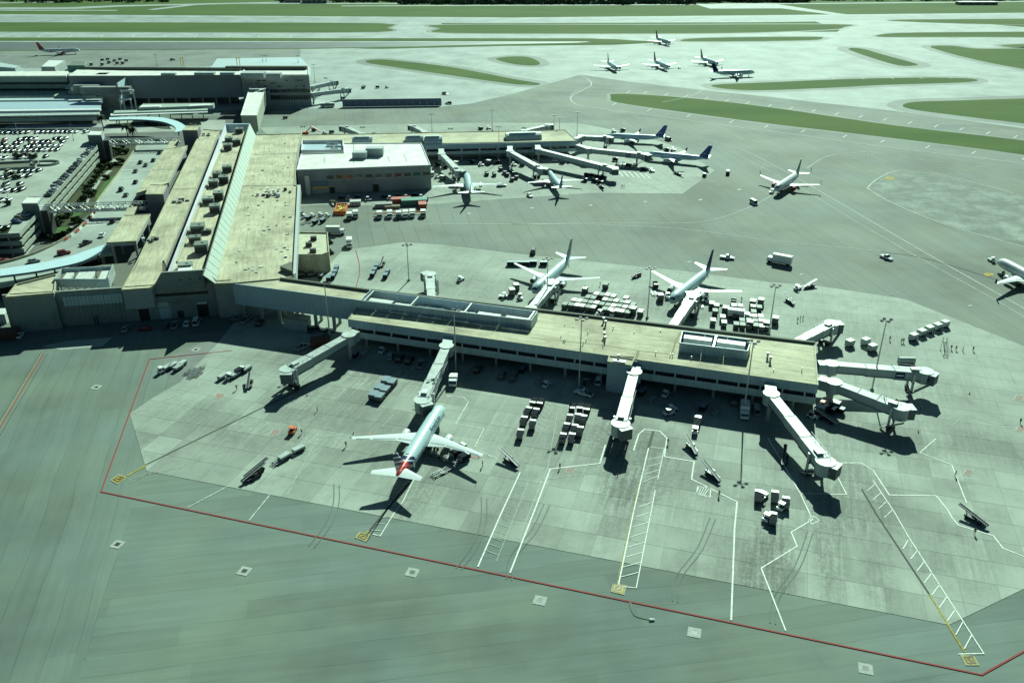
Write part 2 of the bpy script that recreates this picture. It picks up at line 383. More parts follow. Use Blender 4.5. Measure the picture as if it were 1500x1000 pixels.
# ---------------------------------------------------------------- ground
def smooth(pts, n=4, closed=True):
    out = []; L = len(pts)
    for i in range(L if closed else L - 1):
        g = lambda k: pts[k % L] if closed else pts[max(0, min(L - 1, k))]
        p0, p1, p2, p3 = g(i - 1), g(i), g(i + 1), g(i + 2)
        for k in range(n):
            t = k / n
            out.append(tuple(.5 * (2 * p1[a] + (p2[a] - p0[a]) * t + (2 * p0[a] - 5 * p1[a] + 4 * p2[a] - p3[a]) * t * t + (3 * p1[a] - p0[a] - 3 * p2[a] + p3[a]) * t ** 3) for a in (0, 1)))
    if not closed: out.append(pts[-1])
    return out
def ground(name, px, z, m, th=None):
    poly = [at(*p, 0) for p in px]
    return ground_w(name, poly, z, m)
def ground_w(name, poly, z, m):
    bm = bmesh.new(); vs_ = [bm.verts.new((p[0], p[1], z)) for p in poly]; f = bm.faces.new(vs_)
    if f.normal.z == 0: bm.normal_update()
    bm.normal_update()
    if f.normal.z < 0: f.normal_flip()
    bmesh.ops.triangulate(bm, faces=[f])
    me = bpy.data.meshes.new(name); bm.to_mesh(me); bm.free(); me.materials.append(m)
    o = bpy.data.objects.new(name, me); link(o); o['kind'] = 'structure'; return o

ground_w('ground', [(-9000, -600), (9000, -600), (9000, 9000), (-9000, 9000)], -.12, M['grass'])
YT, YB = at(750, 62)[1], at(750, 24)[1]
# pale concrete taxiways and parking aprons north of the terminals
ground('taxiway', [(-900, 47), (-900, 56), (0, 56), (866, 56.5), (980, 62), (900, 66), (700, 68), (540, 70.5), (440, 72), (0, 75), (-500, 78), (-700, 100), (-700, 200), (300, 205), (1500, 205), (2100, 220), (2300, 130), (2300, 47)], -.04, M['taxi'])
ground('runway', [(-1500, 18), (0, 21), (750, 26), (1500, 19), (2600, 10), (2600, 18), (1500, 28.5), (1100, 33), (750, 34), (0, 34), (-1500, 30)], -.03, M['taxi'])
ground('runway_surface', [(-1500, 20), (0, 23), (750, 28.5), (1500, 21), (2600, 12), (2600, 17), (1500, 27), (1100, 31.5), (750, 32.2), (0, 31.5), (-1500, 27)], -.02, M['runway_mid'])
ground('taxiway', [(565, 33), (645, 33), (660, 48), (590, 50), (548, 48)], -.025, M['taxi'])
ground('taxiway', [(1180, 27), (1330, 26), (1500, 40), (1500, 49), (1220, 52), (1230, 44)], -.024, M['taxi'])
ground('taxiway', [(1500, 38), (2200, 36), (2200, 48), (1500, 49)], -.026, M['taxi'])
ground('drainage_road', [(-1200, 60), (0, 61.5), (750, 61.5), (870, 61.5), (760, 66.5), (560, 69), (440, 71), (0, 74), (-1200, 80)], -.035, plain('canal', (.12, .135, .13), .5, 0, .2, .05))
ground('taxiway', [(-1200, 59.4), (0, 60.2), (750, 60.6), (860, 60.8), (866, 61.8), (750, 62), (0, 61.8), (-1200, 61)], -.02, M['taxi'])
grey = [(0, 75), (440, 72), (440, 84), (385, 84), (300, 98), (0, 100), (-300, 110), (-300, 80)]
ground('apron_asphalt', grey, -.03, M['shoulder'])
ground('service_road', [(-900, 13.5), (100, 11), (170, 8), (430, 2.5), (430, 3.8), (178, 10), (110, 13.5), (-900, 17)], -.06, M['taxi'])
ground('service_road', [(120, 2.8), (110, 2.2), (-600, 14), (-600, 17)], -.055, M['taxi'])
ground('service_road', [(215, 14.2), (280, 6.5), (330, 4.6), (700, 5.2), (700, 6.2), (330, 5.8), (285, 8), (225, 15)], -.055, M['taxi'])
ground('service_road', [(500, 8.5), (1000, 6.5), (1400, 3), (1900, -4), (1900, -3), (1400, 4.2), (1000, 7.6), (500, 9.6)], -.053, M['taxi'])
ground('service_road', [(1020, 7), (1060, 5.4), (1130, 5.2), (1230, 20), (1250, 22.5), (1225, 22.5), (1145, 12.6), (1040, 13)], -.05, M['taxi'])
ground('service_road', [(0, 14.6), (172, 15), (172, 16.2), (0, 16)], -.05, M['taxi'])

# the dark asphalt that carries the aprons round the terminals
ground('apron_asphalt', [(-700, 190), (380, 160), (640, 157), (690, 152), (750, 138), (800, 124), (850, 109.5), (915, 119), (1000, 129), (1125, 142), (1330, 165), (1500, 188), (2200, 260), (2600, 900), (1900, 1500), (-500, 1500), (-1200, 800), (-900, 300)], -.01, M['asphalt'])
ground('apron_asphalt', [(380, 160), (640, 157), (690, 152), (750, 138), (800, 124), (850, 109.5), (915, 119), (1000, 129), (1125, 142), (1330, 165), (1500, 188), (1900, 230), (2200, 520), (1500, 560), (1000, 500), (440, 440), (437, 190)], 0.0, M['asphalt_mid'])
ground('apron_asphalt', [(850, 110.5), (915, 119.5), (1125, 142.5), (1500, 188.5), (1800, 225), (1800, 242), (1500, 205), (1310, 184), (1125, 160), (1000, 142), (895, 137), (878, 145), (898, 152), (1125, 184), (1500, 231), (1800, 272), (1800, 282), (1500, 240), (1125, 193), (900, 166), (835, 150), (800, 130)], .006, M['taxi_dark'])

def island(px, grow=1.0, lift=0.0, n=4, shoulder=True):
    cx = sum(p[0] for p in px) / len(px); cy = sum(p[1] for p in px) / len(px)
    s = smooth(px, n)
    if shoulder:
        out = []
        W = [Vector(at(*p)) for p in s]; L = len(W)
        area = sum(W[i].x * W[(i + 1) % L].y - W[(i + 1) % L].x * W[i].y for i in range(L)); sg = 1 if area > 0 else -1
        for i in range(L):
            d = (W[(i + 1) % L] - W[i - 1]).normalized(); out.append((W[i].x + sg * d.y * 9 * grow, W[i].y - sg * d.x * 9 * grow))
        ground_w('shoulder', out, -.012 + lift, M['shoulder'])
    g = ground('grass_verge', s, .012 + lift, M['grass'])
island([(-300, 31), (0, 33), (280, 33.5), (555, 34.5), (567, 41), (552, 47.2), (280, 47.5), (0, 46.5), (-300, 46)], .6, 0, 3)
island([(650, 36.5), (940, 36.5), (1225, 36), (1236, 40), (1215, 43.5), (1100, 48), (940, 49.5), (655, 48.5), (645, 42)], .8)
ground('grass_verge', [(0, 55.2), (300, 55.6), (750, 57.3), (900, 57.5), (940, 60.6), (930, 63.5), (860, 65), (700, 68.5), (560, 72), (520, 71.5), (650, 67), (760, 64.5), (868, 62.2), (860, 60.2), (750, 60), (0, 59), (-400, 59), (-400, 55)], .013, M['grass'])
island([(1000, 58.5), (1030, 56), (1120, 54.5), (1195, 54.3), (1205, 56.3), (1190, 59), (1120, 60.5), (1010, 61)], .8)
island([(1285, 52), (1320, 48.6), (1420, 47.5), (1600, 47.3), (1600, 54.6), (1420, 54.5), (1300, 54.6)], .5)
island([(1300, 29.8), (1380, 28.6), (1600, 28.2), (1600, 37), (1440, 35.5), (1340, 32.5)], .4)
island([(1243, 72.5), (1262, 71.5), (1300, 82), (1342, 93.5), (1338, 96.5), (1316, 96), (1280, 86)], 1.3)
island([(1363, 69.5), (1395, 67.5), (1430, 71.5), (1500, 71.5), (1650, 71), (1650, 125), (1560, 112), (1500, 101.5), (1430, 88)], 1.0)
island([(1465, 67.5), (1500, 65), (1600, 65), (1600, 69), (1500, 69.5)], .8)
island([(1045, 124.5), (1125, 121), (1230, 116.5), (1340, 114), (1415, 115), (1432, 118.5), (1400, 121.5), (1300, 124.5), (1200, 129.5), (1110, 132.5), (1060, 130)], .9)
island([(1322, 155), (1340, 149.5), (1400, 147.5), (1500, 144.5), (1700, 140), (1700, 205), (1500, 181), (1400, 169), (1340, 161)], 1.2)
island([(895, 143), (905, 137.5), (1000, 143), (1125, 157), (1312, 184), (1500, 206), (1760, 240), (1760, 268), (1500, 227), (1312, 203), (1125, 181), (990, 163), (905, 150.5)], .3, .02)
island([(536, 89.5), (548, 87.8), (575, 88.5), (660, 98.5), (750, 115.5), (790, 122.5), (780, 125), (745, 122.5), (660, 110.5), (560, 96), (540, 92.5)], 1.0)
island([(727, 86), (745, 83.4), (770, 83.5), (785, 88), (791, 94), (780, 96.3), (755, 94.5), (735, 90)], 1.0)

# ---- concrete stands: slabs with open joints
def clip(poly, x0, x1, y0, y1):
    for ax, val, s in ((0, x0, 1), (0, x1, -1), (1, y0, 1), (1, y1, -1)):
        out = []
        for i in range(len(poly)):
            a, b = poly[i - 1], poly[i]; da = s * (a[ax] - val); db = s * (b[ax] - val)
            if (da >= 0) != (db >= 0):
                t = da / (da - db); out.append((a[0] + (b[0] - a[0]) * t, a[1] + (b[1] - a[1]) * t))
            if db >= 0: out.append(b)
        poly = out
        if len(poly) < 3: return []
    return poly
def slabs(pad_px, origin_px, dir_px, size, base_name, limit, gap=.07, zt=.05, mat='slab'):
    O = Vector(at(*origin_px)); U = (Vector(at(*dir_px)) - O).normalized(); V = Vector((-U.y, U.x))
    W = [Vector(at(*p)) for p in pad_px]
    base = ground_w(base_name, [tuple(w) for w in W], .02, M['joint'])
    L = [((w - O).dot(U), (w - O).dot(V)) for w in W]
    xs = [l[0] for l in L]; ys = [l[1] for l in L]; cells = []
    for i in range(int(min(xs) // size), int(max(xs) // size) + 1):
        for j in range(int(min(ys) // size), int(max(ys) // size) + 1):
            c = clip(L, i * size + gap / 2, (i + 1) * size - gap / 2, j * size + gap / 2, (j + 1) * size - gap / 2)
            if len(c) < 3: continue
            ctr = O + U * (i + .5) * size + V * (j + .5) * size
            full = len(c) == 4 and abs(abs(sum(c[k][0] * c[(k + 1) % 4][1] - c[(k + 1) % 4][0] * c[k][1] for k in range(4)) / 2) - (size - gap) ** 2) < .01
            vis = ctr.y < limit[1] if limit else False
            cells.append((ctr.length, c, ctr, full, vis))
    cells.sort(key=lambda t: t[0]); rest = MB(); share = None; n = 0
    ang = math.atan2(U.y, U.x)
    for dist, c, ctr, full, vis in cells:
        if limit and n < limit[0]:
            n += 1
            if full:
                if share is None:
                    h = (size - gap) / 2; mb = MB(); mb.prism([(-h, -h), (h, -h), (h, h), (-h, h)], -.03, 0, bottom=False); share = mb.mesh('slab', M[mat])
                o = bpy.data.objects.new('slab', share); link(o, base); o.location = (ctr.x, ctr.y, zt + random.uniform(-.006, .006)); o.rotation_euler = (0, 0, ang)
            else:
                mb = MB(); w = [O + U * p[0] + V * p[1] - ctr for p in c]; mb.prism([tuple(q) for q in w], -.03, 0, bottom=False)
                o = bpy.data.objects.new('slab', mb.mesh('slab', M[mat])); link(o, base); o.location = (ctr.x, ctr.y, zt)
        else:
            w = [O + U * p[0] + V * p[1] for p in c]; rest.prism([tuple(q) for q in w], zt - .02, zt, bottom=False)
    o = bpy.data.objects.new('slab_field', rest.mesh('slab_field', M[mat])); link(o, base); o['kind'] = 'stuff'
PAD1 = [(190, 606), (226, 581), (265, 559), (305, 517), (317, 505), (345, 470), (400, 425), (437, 412), (470, 400), (503, 366), (539, 362), (589, 355), (650, 359), (750, 371), (870, 384), (1000, 397), (1125, 413), (1200, 419), (1325, 438), (1500, 507), (1640, 563), (1640, 800), (1500, 862), (1390, 915), (215, 690)]
slabs(PAD1, (215, 690), (1390, 915), 7.4, 'concrete_stand', (299, 260))
PAD2 = [(380, 187), (440, 185), (700, 180), (845, 180.5), (930, 196), (997, 217), (1047, 250), (1000, 284), (870, 283), (750, 291), (640, 299), (560, 302), (470, 300), (440, 302), (437, 240)]
slabs(PAD2, (640, 299), (870, 283), 7.4, 'concrete_stand', None)

# ---------------------------------------------------------------- painted markings
ZM = .085
marks = {}
def line(pts, w, m, sm=False):
    if sm: pts = smooth(pts, 6, False)
    marks.setdefault(m, MB()).strip([at(*p) for p in pts], w * .78, ZM + .003 * ['scuff', 'faint_line', 'white_line', 'tar', 'yellow_line', 'red_line', 'crisp_line', 'black'].index(m))
def quad(pts, m, z=-.003):
    mb = marks.setdefault(m, MB()); n = len(pts)
    w = [at(*p) for p in pts]; mb.add([(p[0], p[1], ZM + z) for p in w], [tuple(range(n))])
line([(340, 513.5), (219, 526), (148, 720), (1438, 988), (1560, 920)], .42, 'red_line')
line([(521, 366), (526, 385), (527, 400), (521, 423)], .4, 'red_line')
line([(-20, 660), (64, 518)], .4, 'red_line'); line([(-23, 661), (62, 517)], .14, 'yellow_line'); line([(-14, 662), (70, 518)], .22, 'tar'); line([(-28, 662), (60, 516)], .22, 'tar')
line([(213, 681), (430, 575), (470, 553)], .55, 'tar'); line([(186, 697), (215, 681)], .6, 'yellow_line')
line([(188, 704), (224, 690)], .2, 'faint_line'); line([(190, 707), (228, 689)], .2, 'faint_line')
line([(536, 784), (577, 734), (600, 707)], .75, 'tar'); line([(532, 786), (540, 777)], .5, 'yellow_line')
line([(906, 856), (928, 750), (950, 656)], .35, 'crisp_line'); line([(903.5, 856), (925, 750), (947, 672)], .16, 'yellow_line'); line([(957, 632), (950, 656)], .9, 'tar')
line([(932, 861), (959.8, 718)], .26, 'crisp_line'); line([(963.5, 702), (973, 657), (952, 655)], .22, 'crisp_line'); line([(932, 861), (914, 859)], .22, 'crisp_line')
for k in range(8):
    t = k / 8; a = (909 + (939 - 909) * t, 845 + (728 - 845) * t); b = (935.5 + (958 - 935.5) * t, 838 + (721 - 838) * t)
    line([a, b], .24, 'crisp_line')
for k in range(4):
    t = k / 4; line([(941 + 11 * t, 706 - 44 * t), (964 + 9 * t, 697 - 38 * t)], .2, 'crisp_line')
line([(928, 660), (935.7, 636), (944, 629), (966.6, 631.5), (977, 642), (973, 668.8), (1016.8, 676), (1013, 701.8), (1079.7, 735), (1076, 773), (1071, 908)], .42, 'crisp_line')
line([(886.7, 652), (878.7, 678.7), (806, 687), (782, 750), (747, 839)], .42, 'crisp_line')
line([(794, 703), (890, 690)], .25, 'faint_line'); line([(794, 703), (760, 790)], .25, 'faint_line')
line([(762, 692), (735, 750), (700, 830)], .4, 'crisp_line'); line([(817, 602), (802, 687), (794, 703)], .25, 'faint_line')
for k in range(11):
    t = k / 11; line([(712 + 47 * t, 806 - 105 * t), (728 + 45 * t, 812 - 108 * t)], .2, 'faint_line')
line([(727, 822), (776, 700)], .2, 'faint_line')
for k in range(10): line([(778 + 3 * k, 622 - 6 * k), (796 + 2 * k, 632 - 6 * k)], .16, 'faint_line')
for k in range(9): line([(852 + 4 * k, 648 - 5.5 * k), (876 + 2.4 * k, 660 - 6 * k)], .16, 'faint_line')
line([(1232, 678), (1261, 678), (1279, 689), (1302.5, 725), (1371, 726), (1387.5, 746), (1395, 759), (1404, 769.5), (1455, 784.5), (1469, 803), (1500, 815), (1600, 858)], .38, 'crisp_line')
line([(1225, 695), (1240, 724), (1172.5, 723)], .3, 'crisp_line'); line([(1124.5, 641), (1172.5, 723), (1190, 761), (1159, 779.5), (1167.5, 800), (1115, 832), (1151, 924)], .36, 'crisp_line')
line([(1345, 602), (1394, 624), (1414, 607.5), (1460, 622), (1500, 622), (1560, 620)], .28, 'faint_line')
line([(1371, 642.5), (1347.5, 663), (1394, 681), (1416, 737)], .3, 'crisp_line')
line([(1279, 704), (1310, 750), (1330, 785), (1441, 957), (1404, 957.5)], .3, 'crisp_line')
R8 = [(820, 165, 790, 215), (875, 225, 835, 275), (915, 290, 872, 345), (960, 355, 915, 415), (1005, 425, 960, 485), (1048, 495, 1003, 560), (1097, 570, 1050, 637), (1140, 645, 1100, 718), (1192, 722, 1150, 800)]
for a, b, c, d in R8: line([(1125 + a / 4, 750 + b / 4), (1125 + c / 4, 750 + d / 4)], .26, 'crisp_line')
for k in range(4): line([(1282 + 8.5 * k, 709 + 12.5 * k), (1270 + 8.5 * k, 719 + 13 * k)], .22, 'crisp_line')
line([(1262, 716), (1285, 755), (1361, 870)], .5, 'tar'); line([(1361, 870), (1413, 955)], .4, 'yellow_line')
line([(1335, 790), (1334, 818), (1326, 800)], .2, 'faint_line')
for bx in ([(1022, 712.5), (1041, 714.6), (1040, 728), (1020, 724)],):
    line(bx + [bx[0]], .3, 'crisp_line')
    for k in range(5):
        t = (k + .5) / 5; line([(1022 + 19 * t, 712.5 + 2 * t), (1020 + 14 * max(0, t - .1), 724 + 2.5 * t)], .22, 'crisp_line')
line([(1041, 722), (1068, 735), (1074, 729)], .22, 'faint_line')
line([(1184, 762), (1192, 756), (1200, 762), (1190, 768), (1184, 762)], .25, 'crisp_line')
line([(654, 580), (679, 582), (686, 589), (667.5, 621), (709, 628), (696, 654)], .34, 'white_line'); line([(702, 660), (732, 674)], .34, 'white_line')
line([(648, 600), (671, 601), (652, 632)], .22, 'faint_line')
line([(560, 625), (577, 606), (592, 609)], .26, 'faint_line'); line([(440, 586), (462.5, 598), (435, 614)], .28, 'faint_line'); line([(435, 618), (447, 650)], .3, 'faint_line')
line([(466, 641), (560, 633)], .28, 'faint_line'); line([(466, 641), (420, 725)], .22, 'faint_line')
line([(611, 692), (590, 735), (577, 752), (557, 785), (546, 782)], .26, 'crisp_line')
for k in range(9): line([(543 + 6.4 * k, 776 - 9.2 * k), (558 + 6 * k, 777 - 10.2 * k)], .22, 'white_line')
line([(334, 712), (274, 744)], .3, 'white_line'); line([(395, 725), (365, 762)], .3, 'white_line')
line([(192, 607), (262, 578), (330, 545)], .28, 'faint_line')
line([(345, 655), (262, 685), (215, 695)], .25, 'faint_line')
for c in ((321, 580), (403, 633), (1418, 692), (835, 688), (1492, 583), (1495, 628)):
    quad([(c[0] - 8, c[1] + 3.5), (c[0] - 3, c[1] - 4.5), (c[0] + 9, c[1] - 3), (c[0] + 4, c[1] + 5)], 'red_faint')
    line([(c[0] - 8, c[1] + 3.5), (c[0] - 3, c[1] - 4.5), (c[0] + 9, c[1] - 3), (c[0] + 4, c[1] + 5), (c[0] - 8, c[1] + 3.5)], .3, 'faint_line')
quad([(536, 636), (552, 635), (546, 640), (531, 640)], 'red_faint'); quad([(688, 666), (706, 669), (700, 673), (686, 669)], 'red_faint')
for px in ([(162, 703), (174, 695), (187, 699), (172, 709)], [(520, 787), (527, 779), (543, 783), (536, 793)], [(895, 866), (898, 855), (917, 857), (914, 871)], [(1407, 959), (1426, 960), (1434, 974), (1415, 974)]):
    quad(px, 'yellow_box')
    m = [sum(p[0] for p in px) / 4, sum(p[1] for p in px) / 4]
    sh = lambda p, k: (m[0] + (p[0] - m[0]) * k, m[1] + (p[1] - m[1]) * k)
    line([sh(p, .62) for p in px] + [sh(px[0], .62)], .3, 'black'); line([sh(px[0], .3), sh(px[2], .3)], .5, 'black'); line([px[0], px[1], px[2], px[3], px[0]], .16, 'faint_line')
for pts, w in (([(922, 878), (930, 900), (955, 907)], .6), ([(172, 815), (150, 880), (125, 965)], .2)):
    line(pts, w, 'scuff', True)
for k, x in ((0, 452), (2, 668), (3, 742), (5, 985), (7, 1128)):      # tyre trails where tugs swing out of the stands
    b_ = (-1) ** k * 9; line([(x, 800 + k * 16), (x + 14 + b_, 770 + k * 15), (x + 36, 738 + k * 13), (x + 46 - b_, 708 + k * 10)], .3, 'scuff', True); line([(x + 8, 802 + k * 16), (x + 22 + b_, 772 + k * 15), (x + 44, 740 + k * 13), (x + 54 - b_, 710 + k * 10)], .3, 'scuff', True)
# manoeuvring area
def lane(pts, w=.55, m='white_line', sm=True): line(pts, w, m, sm)
lane([(620, 329), (750, 328.5), (880, 327.5), (1000, 327), (1050, 321), (1100, 303), (1133, 285)], .42)
lane([(1182, 247), (1207, 231), (1237, 225), (1280, 224), (1330, 229)], .5)
lane([(750, 328.5), (880, 329.5), (1000, 336), (1125, 352), (1290, 368)], .3)
lane([(1290, 369), (1337, 375), (1390, 388), (1470, 413)], .4, 'tar')
lane([(1022, 209), (1075, 225), (1125, 250), (1179, 280), (1300, 352), (1462, 442), (1520, 478)], .35)
lane([(1030, 205), (1090, 221), (1140, 246), (1190, 274), (1337, 360), (1500, 452), (1560, 488)], .5)
lane([(850, 110), (862, 117), (866, 125), (850, 134), (836, 143), (842, 152), (862, 157), (890, 161), (975, 172), (1075, 186), (1125, 192), (1300, 216), (1500, 240), (1600, 254)], .9)
lane([(835, 140), (850, 131), (880, 127), (950, 127), (1000, 130), (1125, 148), (1300, 172), (1500, 197), (1600, 210)], .5)
lane([(722, 143), (745, 132), (770, 124), (800, 119)], .5)
lane([(1270, 276), (1283, 264), (1305, 253), (1330, 251), (1400, 261), (1500, 288), (1560, 305)], .6)
lane([(1270, 276), (1300, 294), (1345, 314), (1400, 334), (1500, 362), (1560, 378)], .6)
lane([(1270, 277), (1310, 285), (1400, 277), (1450, 279)], .4, 'faint_line')
lane([(700, 160), (760, 164), (830, 180)], .35)
lane([(970, 150), (1012, 141), (1035, 129)], .5, 'crisp_line')
tick = [(750 + a / 4, b / 4) for a, b in ((600, 610), (805, 645), (1035, 680), (1285, 715), (1490, 742), (680, 540), (780, 545), (905, 555), (1020, 565), (1140, 577), (1260, 590), (1380, 605))]
tick += [(1125 + a / 4, b / 4) for a, b in ((205, 770), (450, 800), (670, 830), (935, 862), (1205, 895), (1500, 930), (10, 620), (135, 635), (268, 650), (403, 668), (543, 685), (685, 702), (832, 720), (985, 740), (1132, 758), (1290, 780), (1450, 803))]
for x, y in tick: line([(x - 3, y + 1.8), (x + 3, y - 1.8)], 1.0, 'white_line')
for k in range(10): line([(60 + 46 * k, 51.5), (55 + 46 * k, 55.3)], 1.2, 'white_line')
for k in range(9): line([(620 + 14 + 20 * k * 1.15, 88.5 + 3.1 * k), (612 + 14 + 20 * k * 1.15, 93 + 3.1 * k)], 1.0, 'white_line')
for k in range(9): line([(1130 + 43 * k, 112.5 + .2 * k), (1137 + 43 * k, 117 - .3 * k)], 1.2, 'white_line')
for k in range(11):      # service road dashes
    line([(900 + 26 * k, 176 + 4.1 * k), (909 + 26 * k, 177.4 + 4.1 * k)], .5, 'white_line')
    line([(1146 + 28 * k, 208 + 3.6 * k), (1158 + 28 * k, 209.6 + 3.6 * k)], .5, 'white_line')
for k in range(9): line([(1100 + 11 * k, 232 + 6 * k), (1104 + 11 * k, 234 + 6 * k)], .5, 'faint_line')
for k in range(14): line([(1228 + 6.5 * k, 458 - 2.2 * k), (1231 + 6.5 * k, 457 - 2.2 * k)], .5, 'faint_line')
for k in range(6): line([(905 + 8 * k, 250 + 1.0 * k), (913 + 8 * k, 259 + .6 * k)], .7, 'crisp_line')
lane([(880, 262), (930, 268), (985, 283)], .4, 'faint_line')
for x, y in ((687, 313), (779, 305), (865, 301), (945, 296), (1026, 293), (1083, 278), (1009, 384), (1174, 402), (1421, 448)):
    quad([(x - 4, y + 1), (x - 1, y - 1.3), (x + 4, y - 1), (x + 1, y + 1.3)], 'faint_line')
for px in ([(1295, 263), (1300, 259), (1312, 260), (1307, 264)], [(1440, 402), (1444, 399.5), (1456, 400.5), (1455, 404), (1445, 405)]): quad(px, 'yellow_box')
for k, mb in marks.items():
    o = struct({'tar': 'sealed_crack_line', 'black': 'painted_numbers'}.get(k, k if 'line' in k else k + '_marking'), mb, M[k])

# kerb of the pale patch on the right
ground('worn_pavement', [(1270, 276), (1285, 264), (1305, 254), (1330, 251.5), (1400, 262), (1500, 289), (1560, 306), (1560, 378), (1500, 361), (1400, 333), (1340, 312), (1300, 293)], .012, worn('worn_concrete', (.30, .335, .30), .44, .66, .07, (.150, .170, .152)))
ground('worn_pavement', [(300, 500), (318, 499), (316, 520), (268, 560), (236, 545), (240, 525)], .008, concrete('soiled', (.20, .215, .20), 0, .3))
ground('worn_pavement', [(60, 507), (100, 499), (165, 494), (150, 507), (90, 512)], .008, M['concrete'])

# storm drains set in concrete collars
def drain(x, y, near, s=2.7, rot=R(-16)):
    c = at(x, y); t = thing('storm_drain', 'square concrete drain collar with dark grate, ' + near, 'storm drain', (*c, 0), rot, 'storm drains in the apron')
    mb = MB()
    for a in range(4):
        mb.cbox(((s * .36) * math.cos(a * math.pi / 2), (s * .36) * math.sin(a * math.pi / 2), .03), (s * .28, s * .44, .06) if a % 2 == 0 else (s, s * .28, .06), 0)
    part('collar', mb, plainc, t)
    g = MB(); g.box(-s * .22, s * .22, -s * .22, s * .22, 0, .035)
    for k in range(5): g.box(-s * .2 + k * s * .09, -s * .17 + k * s * .09, -s * .22, s * .22, .035, .045)
    part('grate', g, M['dark_metal'], t)
plainc = plain('collar_concrete', (.37, .40, .36), .8, 0, .2)
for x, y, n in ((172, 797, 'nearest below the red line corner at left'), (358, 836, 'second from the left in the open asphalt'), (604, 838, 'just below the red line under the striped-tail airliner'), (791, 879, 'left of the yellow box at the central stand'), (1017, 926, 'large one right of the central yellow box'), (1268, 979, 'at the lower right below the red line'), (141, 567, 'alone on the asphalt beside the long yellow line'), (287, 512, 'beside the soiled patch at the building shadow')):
    drain(x, y, n, 2.5)
single('white_bag', MB().tube((-.5, 0, .12), (.5, 0, .12), .28, .22, 8), M['white'], 'small white object lying alone on dark asphalt below the central stand', 'bag', at(955, 908))
# ---------------------------------------------------------------- buildings
def vadd(a, b): return (a[0] + b[0], a[1] + b[1])
def lerp(a, b, t): return (a[0] + (b[0] - a[0]) * t, a[1] + (b[1] - a[1]) * t)
def roofpoly(px, z): return [at(*p, z) for p in px]
def inset(poly, d):
    W = [Vector(p) for p in poly]; L = len(W); out = []
    area = sum(W[i].x * W[(i + 1) % L].y - W[(i + 1) % L].x * W[i].y for i in range(L)); sg = 1 if area > 0 else -1
    for i in range(L):
        a = (W[i] - W[i - 1]).normalized(); b = (W[(i + 1) % L] - W[i]).normalized()
        na = Vector((-a.y, a.x)) * sg; nb = Vector((-b.y, b.x)) * sg; n = (na + nb)
        n = n.normalized() / max(.35, math.sqrt(max(.05, (1 + na.dot(nb)) / 2))) if n.length > .05 else na
        out.append((W[i].x + n.x * d, W[i].y + n.y * d))
    return out
def rim(mb, poly, w, z0, z1):
    """parapet: ring of quads round a polygon"""
    I = inset(poly, w); n = len(poly)
    for i in range(n):
        j = (i + 1) % n; mb.prism([poly[i], poly[j], I[j], I[i]], z0, z1)
def center(poly): return (sum(p[0] for p in poly) / len(poly), sum(p[1] for p in poly) / len(poly))
def block(name, label, cat, poly, h, wallm, roofm, parap=.6, pm=None, group=None, z0=0):
    c = center(poly); t = thing(name, label, cat, (*c, z0), 0, group)
    mb = MB(); mb.prism(poly, z0, h - .12, top=False); part('wall', mb, wallm, t, world=True)
    r = MB(); r.prism(inset(poly, .02), h - .35, h - .1 if parap else h); part('roof', r, roofm, t, world=True)
    if parap:
        q = MB(); rim(q, inset(poly, -.03), .35, h - .3, h + parap); part('parapet', q, pm or M['parapet'], t, world=True)
    return t
def seg_boxes(mb, a, b, n, fill, z0, z1, out, thick=.25):
    """n evenly spaced pieces along the wall line a-b, standing 'out' proud of it"""
    a = Vector(a); b = Vector(b); d = (b - a); L = d.length; d.normalize(); nn = Vector((d.y, -d.x))
    for k in range(n):
        s0 = L * (k + (1 - fill) / 2) / n; s1 = L * (k + (1 + fill) / 2) / n
        P0 = a + d * s0; P1 = a + d * s1
        mb.prism([tuple(P0 + nn * out), tuple(P1 + nn * out), tuple(P1 + nn * (out - thick)), tuple(P0 + nn * (out - thick))], z0, z1)
def pieces(name, parent, m, a, b, n, fill, z0, z1, out, thick=.25):
    a = Vector(a); b = Vector(b); d = (b - a); L = d.length / n; d.normalize(); nn = Vector((d.y, -d.x))
    mb = MB(); mb.box(-L * fill / 2, L * fill / 2, -thick / 2, thick / 2, 0, z1 - z0); me = mb.mesh(name, m)
    off = Vector((0, 0, 0)); p = parent
    while p: off += p.location; p = p.parent
    ang = math.atan2(d.y, d.x)
    for k in range(n):
        c = a + d * L * (k + .5) + nn * (out - thick / 2)
        o = bpy.data.objects.new(name, me); link(o, parent); o.location = Vector((c.x, c.y, z0)) - off; o.rotation_euler = (0, 0, ang)

# ============ the near pier (concourse) ============
PZ = 9.5
FL, FR = at(509.6, 467.6, PZ), at(1198, 563.8, PZ)
BL, BR = at(543, 425, PZ), at(1193, 502, PZ)
pier = thing('concourse_pier', 'long low pier with beige flat roof and grey panel bands amid the apron', 'terminal pier', (*center([FL, FR, BR, BL]), 0))
d = (Vector(FR) - Vector(FL)).normalized(); nf = Vector((d.y, -d.x)); Lp = (Vector(FR) - Vector(FL)).length
def pf(s, o=0.0, base=None): p = Vector(FL) + d * s + nf * o; return (p.x, p.y)
foot = [FL, FR, BR, BL]
mb = MB(); mb.prism(foot, PZ - 1.2, PZ - .1); part('roof', mb, M['beige_roof'], pier, world=True)
mb = MB(); rim(mb, inset(foot, -.06), .3, PZ - .25, PZ + .14); part('parapet', mb, M['parapet'], pier, world=True)
mb = MB(); mb.prism([at(543, 425, PZ), at(1193, 502, PZ), (at(1193, 502, PZ)[0] - .1, at(1193, 502, PZ)[1] - 1.0), (at(543, 425, PZ)[0], at(543, 425, PZ)[1] - .8)], PZ - .08, PZ + .55)
part('parapet', mb, M['parapet_dark'], pier, world=True)
npan = 56
